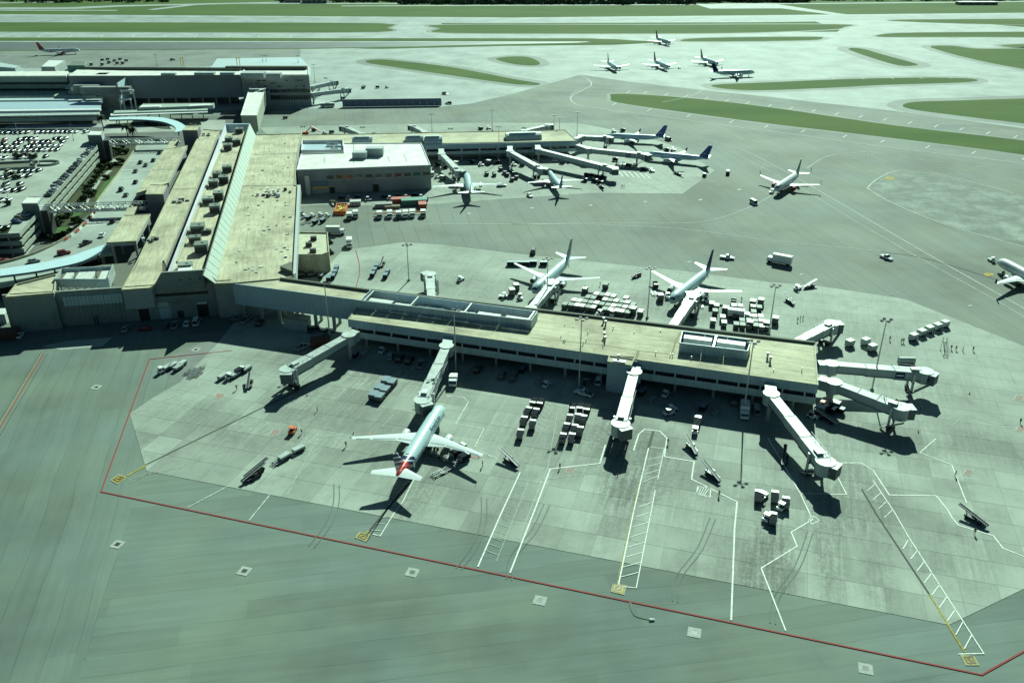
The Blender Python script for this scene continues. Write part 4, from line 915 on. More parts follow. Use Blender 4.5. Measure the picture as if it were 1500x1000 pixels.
# ============ terminal across the forecourt (top left) ============
t = thing('north_terminal_hall', 'big windowless grey hall with long white roof behind the forecourt', 'terminal hall', (*at(330, 140), 0))
HZ = 21
h1 = [at(352.5, 111.5, HZ), at(452.5, 111, HZ), at(452, 99.5, HZ), at(360, 99, HZ)]
mb = MB(); mb.prism(h1, 0, HZ - .3); part('wall', mb, M['wall_grey'], t, world=True)
mb = MB(); mb.prism(h1, HZ - .3, HZ); rim(mb, h1, .5, HZ, HZ + .8); part('roof', mb, M['white_roof'], t, world=True)
h2 = [at(183, 111, HZ), at(351.5, 109.5, HZ), at(356, 103, HZ), at(113, 102, HZ), at(100, 111, HZ)]
mb = MB(); mb.prism(h2, 5, HZ - .3); part('wall', mb, plain('hall_wall', (.27, .285, .30), .7, 0, .1, .1), t, world=True)
mb = MB(); mb.prism(h2, HZ - .3, HZ); part('roof', mb, M['white_roof'], t, world=True)
mb = MB(); mb.prism(inset(h2, 5), 0, 5.2); part('undercroft_shade_block', mb, M['dark_metal'], t, world=True)  # dark block added under the hall so the undercroft reads as shade
mb = MB(); rim(mb, [at(183, 103, HZ), at(352, 104, HZ), at(356, 102.5, HZ), at(113, 101.5, HZ)], .4, HZ, HZ + 1.6); part('parapet', mb, M['parapet_dark'], t, world=True)
HA, HB = at(352.5, 111.5, HZ), at(452.5, 111, HZ)
for r in range(4):
    for k in range(7):
        if random.random() < .35: continue
        x = 372 + 11.5 * k + random.uniform(-3, 3); zz = 18.5 - r * 2.2 if r else 18.2
        wallpart(t, 'window', x, x + random.choice([4, 6, 8]), zz - .8, zz, M['glass'], .15, HA, HB, 100, 352.5)
for r, z_ in enumerate((10.4, 6.2)):
    for k in range(16): wallpart(t, 'window', 393 + 3.7 * k, 396 + 3.7 * k, z_ - (1.0 if r == 0 else 1.8), z_ + 1.2, M['glass'], .15, HA, HB, 100, 352.5)
for k in range(10): wallpart(t, 'wall_panel', 353 + 10 * k, 362.6 + 10 * k, 12.6, 16.5, M['wall_grey'], .06, HA, HB, 100, 352.5)
GA, GB = at(183, 111, HZ), at(351.5, 109.5, HZ)
for k in range(8): wallpart(t, 'column', 190 + 20 * k, 192 + 20 * k, 0, 5, M['gray_conc'], -.5, GA, GB, 168.5, 183)
for x, y, w_, d_, h_ in ((371, 106, 16, 8, 3.6), (401, 107, 10, 6, 3.2), (390, 97, 60, 4, 2.5), (247, 107, 10, 4, 1.6), (300, 106, 14, 5, 1.8), (333, 106, 10, 4, 1.6)):
    q = at(x, y, HZ + h_); mb = MB(); mb.box(q[0] - w_ / 2, q[0] + w_ / 2, q[1] - d_ / 2, q[1] + d_ / 2, HZ, HZ + h_); part('roof_unit', mb, M['bridge_side'] if w_ < 50 else M['parapet_dark'], t, world=True)
for x in (268, 350):
    q = at(x, 100, HZ); mb = MB(); mb.box(q[0] - 1.2, q[0] - .8, q[1], q[1] + .4, HZ, HZ + 8); mb.box(q[0] + .8, q[0] + 1.2, q[1], q[1] + .4, HZ, HZ + 8); mb.box(q[0] - 1.2, q[0] + 1.2, q[1], q[1] + .4, HZ + 7, HZ + 7.4); part('davit_frame', mb, M['yellow'], t, world=True)
t = thing('walkway_building', 'white-roofed walkway building leading from the grey hall to the main terminal', 'walkway building', (*at(370, 150), 0))
wk = [at(353, 170, 14), at(376, 170, 14), at(388.5, 130, 14), at(366, 129, 14)]
mb = MB(); mb.prism(wk, 4.5, 13.8); part('wall', mb, plain('walk_wall', (.40, .42, .35), .7, 0, .15), t, world=True)
mb = MB(); mb.prism(inset(wk, -.2), 13.8, 14.1); rim(mb, inset(wk, -.2), .4, 14.1, 14.5); part('roof', mb, M['white_roof'], t, world=True)
mb = MB(); mb.prism(inset(wk, 2.5), 0, 4.5); part('base', mb, M['wall_grey'], t, world=True)

t = thing('glass_terminal', 'stepped terminal with dark green glass strips at the far left', 'terminal', (*at(50, 140), 0))
def gbox(name, px, z0, z1, m): mb = MB(); mb.prism(roofpoly(px, z1), z0, z1); part(name, mb, m, t, world=True)
gp = panelled('gp', (.40, .48, .42), 8, R(0), .9)
gbox('roof', [(-260, 112.5), (97, 111), (100, 104.5), (-260, 106)], 19.5, 20.5, M['white_roof'])
gbox('upper_wall', [(-260, 113), (97, 111.6), (100, 105.5), (-260, 107)], 15.4, 19.5, gp)
gbox('window_band', [(-260, 121.5), (98, 120), (101, 112), (-260, 114)], 13.6, 15.4, M['green_glass'])
gbox('middle_wall', [(-260, 124.5), (98.5, 123), (102, 114), (-260, 116)], 10.4, 13.6, gp)
gbox('window_band', [(-260, 131.5), (98.5, 130), (103, 118), (-260, 120)], 8.2, 10.4, M['green_glass'])
gbox('lower_roof', [(-260, 143), (140, 140.5), (150, 131), (104, 131), (-260, 134)], 6.5, 9.2, gp)
gbox('lower_roof', [(-260, 149.5), (149, 146), (152, 141), (-260, 143.5)], 5.5, 8.2, M['clad_band'])
gbox('skylight_strip', [(100, 147), (120, 146.5), (121, 145.6), (101, 146)], 8.2, 8.5, M['white']); gbox('skylight_strip', [(126, 146.3), (146, 146), (147, 145.2), (126, 145.6)], 8.2, 8.5, M['white'])
gbox('forecourt_roof', [(-260, 162), (147, 158.6), (149.5, 147.5), (-260, 151)], 6.4, 7.4, M['clad_blue'])
t = thing('kerb_canopy', 'long white-edged kerbside canopy in front of the glass terminal', 'canopy', (*at(50, 170), 0))
def cbox_(name, px, z0, z1, m): mb = MB(); mb.prism(roofpoly(px, z1), z0, z1); part(name, mb, m, t, world=True)
cbox_('roof_edge', [(-260, 166.5), (147, 160.8), (148, 158.8), (-260, 162.8)], 6.6, 7.7, M['white']); cbox_('roof', [(-260, 170), (146, 164), (147, 161), (-260, 166.5)], 6.0, 6.6, M['clad_band']); cbox_('roof_edge', [(-260, 174.5), (145, 167.6), (146, 164.3), (-260, 170.3)], 5.4, 6.4, M['bridge_roof']); cbox_('fascia', [(-260, 177.5), (144.5, 171), (145, 168), (-260, 174.8)], 2.4, 5.0, gp)
for k in range(12): p = at(-40 + 16 * k, 177.5 - 1.0 * k, 2.4); mb = MB(); mb.box(p[0] - .3, p[0] + .3, p[1] + 2, p[1] + 2.6, 0, 2.4); part('post', mb, M['gray_conc'], t, world=True)
for (px, lab, z) in (([(203, 159), (312, 154.5), (314, 151), (210, 152)], 'flat grey-green canopy roof with white skylights across the forecourt', 8.5),):
    t = block('forecourt_canopy', lab, 'canopy', roofpoly(px, z), z, M['clad_band'], gp, .1, z0=6)
    for a, b in (((204, 158), (234, 157)), ((276, 156.5), (306, 155))): mb = MB(); mb.prism([at(*a, z), at(*b, z), at(b[0] + 2, b[1] - 2.6, z), at(a[0] + 3, a[1] - 2.8, z)], z - .1, z + .4); part('skylight', mb, M['white'], t, world=True)
    t = thing('forecourt_canopy', 'long thin white awning below the grey-green canopy', 'canopy', (*at(240, 166), 0)); mb = MB(); mb.prism(roofpoly([(162, 169.5), (304, 164.5), (304, 162), (162, 166.5)], 6.5), 6.1, 6.5); part('roof', mb, M['white'], t, world=True)
    mb = MB(); mb.prism(roofpoly([(166, 165.5), (304, 161.5), (304, 159), (168, 162)], 7.2), 6.6, 7.2); part('upper_roof', mb, gp, t, world=True)
    for k in range(9): p = at(168 + 16 * k, 168 - .55 * k, 6); mb = MB(); mb.box(p[0] - .25, p[0] + .25, p[1] + .6, p[1] + 1.1, 0, 6.1); part('post', mb, M['gray_conc'], t, world=True)
# linking plant in between and glazed end
t = thing('glazed_hall_end', 'tall curved glass end of the grey hall with white frame', 'glass wall', (*at(178, 120), 0))
for k in range(7):
    a = at(183, 111 + k * .01, HZ); mb = MB(); x0 = at(171.5 + k * 1.8, 121 - k * 1.4, HZ - 1 + k * .1); x1 = at(171.5 + (k + 1) * 1.8, 121 - (k + 1) * 1.4, HZ - .9 + k * .1)
    mb.prism([x0, x1, (x1[0] + .3, x1[1] + .3), (x0[0] + .3, x0[1] + .3)], 6, HZ - 1.5); part('pane', mb, M['canopy_blue'], t, world=True)
    mb = MB(); mb.box(x0[0] - .25, x0[0] + .25, x0[1] - .4, x0[1] + .1, 5, HZ - 1.2); part('mullion', mb, M['white'], t, world=True)
t = thing('open_frame_structure', 'open white steel frame over the forecourt beside the glazed end', 'frame', (*at(190, 150), 0))
fr = [at(176, 146.5, 9), at(192, 146, 9), at(195, 132, 15), at(176, 132.5, 15)]
for (x, y, z) in ((175, 146, 9), (191, 145.6, 9), (178, 132.6, 15), (195, 132.6, 15)):
    p = at(x, y, z); mb = MB(); mb.tube((*p, 0), (*p, z), .45, None, 6); part('post', mb, M['white'], t, world=True)
for a, b, z in (((174, 146, ), (192, 145.6), 9), ((176, 133), (196, 132.6), 15)): mb = MB(); mb.bar(v3(at(*a, z), z), v3(at(*b, z), z), 1.1); part('beam', mb, M['white'], t, world=True)
t = thing('rooftop_plant', 'jumble of grey rooftop plant between the glass terminal and the grey hall', 'roof plant', (*at(135, 118), 0))
mb = MB(); mb.prism(roofpoly([(100, 133), (176, 132), (178, 118), (102, 118)], 12), 0, 12); part('deck', mb, M['wall_grey'], t, world=True)
for x, y, w_, d_, h_, m in ((129, 112, 24, 10, 6, 'wall_grey'), (150, 108, 8, 8, 9, 'clad_band'), (106, 108, 12, 8, 8, 'light_metal'), (118, 118, 14, 8, 3, 'ahu'), (128, 124, 18, 7, 4, 'wall_conc'), (155, 127, 34, 5, 5, 'wall_conc'), (160, 116, 14, 8, 4, 'ahu'), (110, 127, 5, 4, 2.5, 'white'), (127, 128.5, 7, 3, 1.5, 'white'), (170, 112, 9, 12, 5, 'ahu'), (142, 116, 5, 9, 5, 'grey_metal')):
    q = at(x, y, 12 + h_); mb = MB(); mb.box(q[0] - w_ / 2, q[0] + w_ / 2, q[1] - d_ / 2, q[1] + d_ / 2, 12, 12 + h_); part('plant_box', mb, M[m], t, world=True)
for k in range(8):
    p = at(102 + 2 * k, 128 - 2.2 * k, 13 + k * .8); mb = MB(); mb.cbox((p[0], p[1], 12.6 + k * .8), (3, 7, .4), 0); part('stair_flight', mb, M['light_metal'], t, world=True)
# low sheds north of the glass terminal
for (px, z, lab, m1, m2) in (([(60, 98), (80, 98), (96, 88.5), (72, 88)], 7, 'pale wedge-roofed shed behind the glass terminal', 'bridge_roof', 'white'), ([(-30, 96), (22, 100), (30, 96.5), (-5, 90)], 5, 'grey low shed at the far left edge behind the glass terminal', 'clad_band', 'clad_band'), ([(98, 96), (124, 96), (126, 91), (104, 91)], 5, 'low green-grey shed beside the pale wedge shed', 'green_box', 'ahu')):
    block('shed', lab, 'shed', roofpoly(px, z), z, M[m1], M[m2], .1)
# pale paving plate
ground('parking_apron', [(308, 100), (318, 86), (440, 84), (455, 100), (455, 112)], -.005, plain('bluewhite', (.44, .53, .56), .6, 0, .08, .05))
ground('forecourt_paving', [(-300, 185), (150, 176), (320, 170), (360, 160), (352, 200), (296, 195), (240, 310), (200, 390), (90, 400), (10, 440), (-300, 480)], .012, concrete('forecourt', (.115, .125, .115), 0, .3))
M['fence_blue'] = panelled('fence_blue', (.17, .22, .33), 1.2, 0, .85)
# blast fence
t = thing('blast_fence', 'long blue-grey blast fence wall standing beside the taxi lane', 'blast fence', (*at(573, 155), 0))
a, b = at(502, 157), at(646.5, 155)
pieces('fence_panel', t, M['fence_blue'], a, b, 14, .992, .1, 5.2, .1, .25)
mb = MB(); mb.prism([a, b, vadd(b, (0, .5)), vadd(a, (0, .5))], 5.0, 5.35); part('top_rail', mb, M['light_metal'], t, world=True)
for k in range(15): p = lerp(a, b, k / 14); mb = MB(); mb.bar((p[0], p[1] + .3, 4.8), (p[0], p[1] + 3, 0.05), .25); part('brace', mb, M['grey_metal'], t, world=True)
# ---------------------------------------------------------------- car park, roads, footbridges
DZ = 9.3
GA_, GB_ = at(28, 341, DZ + 1), at(142.5, 213.5, DZ + 1)
gl = at(0, 342.5, DZ + 1)
gdir = (Vector(GA_) - Vector(gl)).normalized()
gfar = lerp(GB_, (GB_[0] - gdir.x * 200, GB_[1] - gdir.y * 200 ), 1)
gl2 = (GA_[0] - gdir.x * 200, GA_[1] - gdir.y * 200)
top_l, top_r = at(-300, 192, DZ), at(131, 190.5, DZ)
gpoly = [gl2, GA_, GB_, top_r, top_l]
gar = thing('parking_garage', 'open three-storey concrete parking garage full of cars at the left', 'parking garage', (*GA_, 0))
for k, z in enumerate((0.02, 3.0, 6.1, DZ)):
    mb = MB(); mb.prism(inset(gpoly, .3), z - .45 if k else -.05, z); part('deck', mb, concrete('deck%d' % k, (.37, .40, .35), 0, .2) if k == 3 else M['gray_conc'], gar, world=True)
mb = MB(); mb.prism(inset(gpoly, 18), 0, DZ - .5); part('inner_wall', mb, M['wall_grey'], gar, world=True)
for z in (2.5, 5.7, 9.0):
    pieces('parapet_panel', gar, M['wall_conc'], gl2, GA_, 26, .985, z - .55, z + 1.25, .05, .3)
    pieces('parapet_panel', gar, panelled('rib%d' % int(z), (.40, .44, .37), 1.0, R(50), .8), GA_, GB_, 20, .985, z - .55, z + 1.25, .05, .3)
    mb = MB(); mb.prism([GB_, top_r, (top_r[0] - .3, top_r[1]), (GB_[0] - .3, GB_[1])], z - .5, z + 1.2); mb.prism([top_r, top_l, (top_l[0], top_l[1] - .3), (top_r[0], top_r[1] - .3)], z - .5, z + 1.2); part('parapet_panel', mb, M['wall_conc'], gar, world=True, kind='stuff')
for k in range(14):
    p = lerp(GA_, GB_, (k + .5) / 14); mb = MB(); mb.box(p[0] - 1.6, p[0] - 1.0, p[1] - .3, p[1] + .3, 0, DZ); part('column', mb, M['gray_conc'], gar, world=True)
    p = lerp(GA_, gl2, (k + .5) / 20); mb = MB(); mb.box(p[0] - .3, p[0] + .3, p[1] + 1, p[1] + 1.6, 0, DZ); part('column', mb, M['gray_conc'], gar, world=True)
def tower(lab, roofpx, h):
    poly = roofpoly(roofpx, h); t = block('stair_tower', lab, 'stair tower', poly, h, plain('tower_wall', (.20, .22, .22), .7), M['white_roof'], .12, M['light_metal'], 'stair towers of the parking garage')
    a, b = poly[1], poly[2]; mb = MB(); mb.prism([a, b, (b[0] + .3, b[1]), (a[0] + .3, a[1])], 1, h - 1); part('glazing', mb, M['light_metal'], t, world=True)
    c = center(poly); mb = MB(); mb.prism([(poly[1][0], poly[1][1]), (poly[1][0] + 3, poly[1][1] + .5), (poly[2][0] + 3, poly[2][1]), (poly[2][0], poly[2][1])], 0, h - 3.2); part('lift_shaft', mb, M['dark_metal'], t, world=True)
    return t
tower('white-topped dark stair tower at the near corner of the parking garage', [(31, 298), (55, 298), (62, 288.5), (41, 288)], 14.5)
tower('white-topped dark stair tower at the far corner of the parking garage', [(128, 198), (148, 198), (151, 192), (133, 191.5)], 14.5)
def truss(lab, pa, pb, z, h, w=3.4, n=14):
    a = Vector(at(*pa, z + h)); b = Vector(at(*pb, z + h)); d_ = b - a; L = d_.length
    t = thing('footbridge', lab, 'footbridge', (a.x, a.y, z), math.atan2(d_.y, d_.x), 'truss footbridges to the parking garage')
    mb = MB(); mb.box(0, L, -w / 2, w / 2, -.3, 0); part('walkway', mb, M['dark_metal'], t)
    for s in (-1, 1):
        for zz in (0, h):
            mb = MB(); mb.bar((0, s * w / 2, zz), (L, s * w / 2, zz), .28); part('chord', mb, M['light_metal'], t)
        for k in range(n):
            x0 = L * k / n; x1 = L * (k + 1) / n
            mb = MB(); mb.bar((x0, s * w / 2, 0 if (k % 2 == 0) else h), (x1, s * w / 2, h if k % 2 == 0 else 0), .2); part('diagonal', mb, M['light_metal'], t)
            mb = MB(); mb.bar((x0, s * w / 2, 0), (x0, s * w / 2, h), .16); part('upright', mb, M['light_metal'], t)
    for k in range(2 * n):
        x0 = L * (k + .5) / (2 * n); mb = MB(); mb.bar((x0 - (L / n / 4), -w / 2, h), (x0 + L / n / 4, w / 2, h), .16); part('cross_tie', mb, M['light_metal'], t)
truss('near truss footbridge from the parking garage over the road, with open diagonals', (63, 301), (214, 296), 8.6, 2.8)
truss('far truss footbridge from the parking garage over the road', (151, 204.5), (262, 202.5), 8.6, 2.8, n=12)
# raised forecourt road
RZ = 5.6
left = [(206, 207.5), (197, 222), (176, 252), (143, 296), (139, 309), (131, 320), (118, 333), (102, 346), (84, 357), (60, 368.5), (30, 379), (0, 386.5), (-60, 398)]
right = [(262, 207), (241, 219), (205, 282), (183, 314), (170, 335), (158, 352), (168, 368), (150, 372), (120, 382), (90, 396), (45, 408), (0, 417), (-60, 428)]
lw = smooth([at(*p, RZ) for p in left], 4, False); rw = smooth([at(*p, RZ) for p in right], 4, False)
mb = MB()
for i in range(len(lw) - 1):
    mb.add([v3(lw[i], RZ), v3(lw[i + 1], RZ), v3(rw[i + 1], RZ), v3(rw[i], RZ), v3(lw[i], RZ - 1.3), v3(lw[i + 1], RZ - 1.3), v3(rw[i + 1], RZ - 1.3), v3(rw[i], RZ - 1.3)], [(0, 1, 2, 3), (0, 4, 5, 1), (3, 2, 6, 7), (7, 6, 5, 4)])
road = struct('forecourt_road', mb, concrete('road_conc', (.34, .38, .345), 0, .2))
for k, i in enumerate(range(2, len(lw) - 2, 5)):
    for f in (.15, .85): p = lerp(lw[i], rw[i], f); mb = MB(); mb.box(p[0] - .5, p[0] + .5, p[1] - .5, p[1] + .5, 0, RZ - 1.2); part('pier_column', mb, M['gray_conc'], road)
mb = MB()
for i in range(len(lw) - 1): mb.bar(v3(lw[i], RZ + .45), v3(lw[i + 1], RZ + .45), .3, .9)
tag(part('road_parapet', mb, M['parapet'], None), 'pale concrete parapet along the outer edge of the raised forecourt road', 'parapet')
for k in range(7):
    mb = MB(); mb.strip([lerp(lw[i], rw[i], (.25, .5, .75)[k % 3]) for i in range(2, len(lw) - 3)], .18, RZ + .01 + .002 * k)
    if k < 3: struct('lane_line', mb, M['faint_line'])
mb = MB()
for y0 in (222, 223.3, 236, 249, 266): mb.strip([at(197 + (222 - y0) * .72, y0, RZ), at(244 - (y0 - 217) * .6, y0 - .8, RZ)], .7, RZ + .02)
for y0 in (323, 330): mb.strip([at(134 + (323 - y0), y0 + 1, RZ), at(180 + (320 - y0), y0 - 3, RZ)], 1.0, RZ + .02)
struct('crosswalk_line', mb, M['white_line'])
mb = MB()
for k in range(22): mb.strip([at(137 + 1.7 * k, 323, RZ), at(139 + 1.7 * k, 319.5, RZ)], .35, RZ + .02)
struct('crosswalk_stripes', mb, M['white'])
for k in range(12):
    i = int(12 + k * 1.55); p = v3(lerp(lw[i], rw[i], .03), RZ); q = v3(lerp(lw[i + 1], rw[i + 1], .03), RZ)
    mb = MB(); mb.prism([(p.x, p.y), (q.x, q.y), (q.x + .5, q.y - .3), (p.x + .5, p.y - .3)], RZ, RZ + .9)
    single('traffic_barrier', mb, M['red_paint'] if k % 2 else M['white'], ('red' if k % 2 else 'white') + ' plastic barrier, %s along the curve of the forecourt road' % ['1st', '2nd', '3rd', '4th', '5th', '6th'][k // 2], 'barrier', (p.x, p.y, RZ), 0, 'plastic barriers along the road curve', world=True)
# pale blue curved awnings
def awning(lab, outer, inner, z):
    o_ = smooth([at(*p, z) for p in outer], 5, False); i_ = smooth([at(*p, z) for p in inner], 5, False); c = center(o_)
    t = thing('curved_awning', lab, 'awning', (*c, 0))
    n = len(o_) - 1
    for k in range(n):
        mb = MB(); q = [lerp(o_[k], o_[k + 1], .01), lerp(o_[k], o_[k + 1], .99), lerp(i_[k], i_[k + 1], .99), lerp(i_[k], i_[k + 1], .01)]; mb.prism(q, z - .25, z)
        part('awning_panel', mb, M['canopy_blue'], t, world=True)
    mb = MB()
    for k in range(n): mb.bar(v3(i_[k], z - .5), v3(i_[k + 1], z - .5), .3, .6)
    part('gutter_beam', mb, M['crate_blue'], t, world=True)
    for k in range(2, n, 4):
        p = lerp(i_[k], o_[k], .2); mb = MB(); mb.tube((*p, RZ - .2), (*p, z - .3), .35, None, 6); part('post', mb, M['dark_metal'], t, world=True)
awning('long pale blue curved awning sweeping over the forecourt road at the left edge', [(154, 358), (128, 366.5), (103, 375), (60, 384.5), (0, 394), (-60, 402)], [(150, 366), (120, 382.5), (72, 393.5), (40, 399), (0, 404), (-60, 412)], 9.2)
awning('pale blue curved awning at the far end of the forecourt beside the palms', [(160, 172), (200, 171), (235, 172), (258, 177), (271, 184), (274, 190)], [(160, 175.5), (200, 175), (230, 177), (247, 181), (257, 187), (256, 194)], 9.2)
# planted strip between garage and road
ground('garden_bed', [(66, 352), (100, 335), (132, 312), (143, 296), (203, 208), (155, 204), (146, 240), (75, 305)], .03, M['scrub'])
for px in ([(150, 292), (166, 268), (172, 256), (160, 260), (146, 276), (139, 290)], [(75, 341), (98, 342), (105, 333), (78, 333)], [(100, 318), (116, 317), (120, 311), (98, 312)]):
    ground('lawn', px, .05, plain('lawn', (.05, .12, .02), .95, 0, .3, .6))
for px in ([(70, 346.5), (106, 344.5), (107, 342.5), (72, 344)], [(97, 343), (101, 343), (108, 332), (103, 332)], [(128, 300), (133, 288), (150, 262), (165, 250), (158, 250), (140, 268), (124, 292)], [(160, 237), (174, 238), (176, 234), (162, 233)], [(160, 213), (170, 214), (169, 218), (156, 217)]):
    ground('garden_path', px, .07, M['gray_conc'])
def tri_leafs(mb, c, r, n, s):
    for _ in range(n):
        u = Vector((random.gauss(0, 1), random.gauss(0, 1), random.gauss(0, .8))).normalized() * r * random.uniform(.35, 1) ** .6
        p = Vector(c) + Vector((u.x, u.y, u.z * .8)); a = Vector((random.gauss(0, 1), random.gauss(0, 1), random.gauss(0, 1))).normalized(); b = a.cross(Vector((random.gauss(0, 1), random.gauss(0, 1), random.gauss(0, 1)))).normalized()
        k = s * random.uniform(.6, 1.3); mb.add([p + a * k, p - a * k * .5 + b * k, p - a * k * .5 - b * k], [(0, 1, 2)])
def bush_mesh(seed):
    random.seed(seed); mb = MB()
    for _ in range(6): tri_leafs(mb, (random.uniform(-1, 1), random.uniform(-1, 1), random.uniform(.5, 1.3)), random.uniform(.7, 1.1), 60, .28)
    return mb.mesh('crown', M['leaf'])
BM_ = [bush_mesh(i) for i in range(4)]
random.seed(11)
def SHW(x, y):
    a = 'beyond the far footbridge' if y < 205 else 'just inside the far footbridge' if y < 223 else 'halfway along the strip' if y < 256 else 'near side of the lawn' if y < 290 else 'under the near footbridge' if y < 312 else 'at the curve by the near stair tower'
    return a
spots = [(128, 285), (124, 292), (131, 278), (136, 270), (120, 297), (140, 262), (118, 302), (126, 275), (132, 288), (145, 256), (150, 250), (138, 282), (108, 308), (100, 318), (90, 324), (84, 330), (112, 325), (160, 225), (166, 222), (172, 227), (176, 221), (180, 217), (163, 230), (152, 240), (148, 248), (170, 242), (177, 237), (88, 348), (80, 352), (95, 345), (104, 340), (119, 330), (284, 189), (280, 187), (66, 348), (156, 262), (164, 246), (184, 225), (176, 212), (168, 209)]
for k, (x, y) in enumerate(spots):
    t = thing('shrub', 'green shrub beside the garage, %s' % SHW(x, y), 'shrub', (*at(x, y), 0), random.uniform(0, 6), 'shrubs in the planted strip')
    s = random.uniform(.9, 1.7); o = bpy.data.objects.new('crown', BM_[k % 4]); link(o, t); o.scale = (s, s, s)
    mb = MB(); mb.tube((0, 0, 0), (0, 0, .9), .12, .08, 5); part('stem', mb, M['trunk'], t)
def palm(x, y, h, lab):
    t = thing('palm_tree', lab, 'palm tree', (*at(x, y), 0), random.uniform(0, 6))
    mb = MB(); mb.loft([[(r * math.cos(a) + .15 * math.sin(z / h * 2), r * math.sin(a), z) for a in [math.pi * i / 4 for i in range(8)]] for z, r in ((0, .42), (h * .3, .3), (h * .7, .26), (h, .3))]); part('trunk', mb, M['trunk'], t)
    mb = MB()
    for k in range(64):
        a = random.uniform(0, 2 * math.pi); up = random.uniform(-.5, 1.2); L = random.uniform(2.6, 3.8); pr = Vector((0, 0, h)); w = .0
        for s in range(6):
            f = (s + 1) / 6; q = Vector((math.cos(a) * L * f * math.cos(up * (1 - f)), math.sin(a) * L * f, h + L * (math.sin(up) * f - .75 * f * f * f)))
            side = Vector((-math.sin(a), math.cos(a), 0)); w1 = .42 * math.sin(math.pi * min(f + .1, 1)) + .03
            mb.add([pr + side * w, pr - side * w, q - side * w1 + Vector((0, 0, -.12)), q + side * w1 + Vector((0, 0, -.12))], [(0, 1, 2, 3)]); pr = q; w = w1
    part('crown', mb, M['leaf'], t)
palm(152, 192, 9, 'dense dark palm just beyond the far stair tower of the garage'); palm(188, 203, 7.5, 'broad palm beside the far truss footbridge'); palm(284, 192, 3.5, 'small palm between the blue awning and the beige roofs')
palm(196, 203.5, 6.0, 'palm right behind the broad one near the far footbridge')
# forecourt strips behind the garage
for px, m in (([(150, 196), (330, 190), (330, 176), (150, 176)], 'forecourt_paving'),):
    ground(m, px, .02, M['gray_conc'])
ground('planting_strip', [(158, 182), (215, 178), (243, 183), (252, 190), (236, 189), (210, 184), (160, 186)], .05, M['hedge_dark'])
ground('service_lane', [(20, 181), (100, 178), (160, 183), (160, 187), (100, 186), (0, 190)], .04, M['wall_grey'])
# ---------------------------------------------------------------- tall lamps
def pole_thing(x, y, h, lab, heads=4, grp='floodlight masts on the aprons', z=0, s=1.0):
    t = thing('floodlight_mast', lab, 'light mast', (*at(x, y, z), z), R(15), grp)
    mb = MB(); mb.tube((0, 0, 0), (0, 0, h), .26 * s, .13 * s, 8); part('pole', mb, M['pole_metal'], t)
    mb = MB(); mb.tube((0, 0, 0), (0, 0, .7), .55 * s, None, 8); part('base', mb, M['gray_conc'], t)
    mb = MB(); mb.bar((-1.5 * s, 0, h), (1.5 * s, 0, h), .12); mb.bar((0, -1.0 * s, h), (0, 1.0 * s, h), .12); part('crossarm', mb, M['dark_metal'], t)
    for k in range(heads):
        q = [(-1.5, 0), (1.5, 0), (0, 1.0), (0, -1.0), (-.8, .6)][k]; mb = MB(); mb.cbox((q[0] * s, q[1] * s, h + .15), (.75 * s, .55 * s, .4), 0, .3); part('lamp_head', mb, M['dark_metal'], t)
    return t
for x, y, h, l in ((484, 500, 20, 'tall mast by the leftmost jet bridge of the near pier'), (668, 545, 20, 'tall mast by the second jet bridge of the near pier'), (848, 569, 22, 'tall mast left of the blue-grey tower of the near pier'), (1089, 607, 22, 'tall mast rising beside the white-roofed van in front of the near pier'), (1277, 571, 22, 'leaning-looking mast behind the far-right jet bridges'), (1126, 490, 17, 'mast behind the near pier among the cargo containers'), (948, 466, 18, 'mast behind the near pier left of the navy-tailed airliner'), (599, 411, 14, 'mast alone on the pale stand behind the long roof screen'), (801, 450, 18, 'mast in front of the striped-tail airliner behind the near pier')):
    pole_thing(x, y, h, l)
for x, y, h, l in ((811, 206, 15, 'mast at the outer end of the far pier, left of three'), (819, 210, 15, 'mast at the outer end of the far pier, middle of three'), (845, 201, 15, 'mast at the outer end of the far pier, right of three'), (721, 192, 13, 'thin mast behind the far pier roof'), (731, 236, 19, 'mast standing before the middle of the far pier'), (633, 196, 12, 'thin mast behind the rounded roof pods'), (461.5, 121, 14, 'mast beside the grey hall corner with jet bridges'), (437, 92, 6, 'thin mast behind the white roof of the grey hall'), (390, 90, 5, 'pair of thin masts on the pale paving, right one'), (385, 90, 5, 'pair of thin masts on the pale paving, left one'), (230, 97, 10, 'thin mast behind the terminal roof at upper left')):
    pole_thing(x, y, h, l, 3, s=.8)
for x, y, h, l in ((28, 204, 9, 'lamp post on the garage roof, upper left'), (108, 206, 9, 'lamp post on the garage roof near the far tower'), (58, 241, 7, 'lamp post on the garage roof by the ramp'), (12, 290, 9, 'lamp post on the garage roof at the left edge')):
    pole_thing(x, y, h, l, 2, 'lamp posts on the garage roof', DZ, .55)
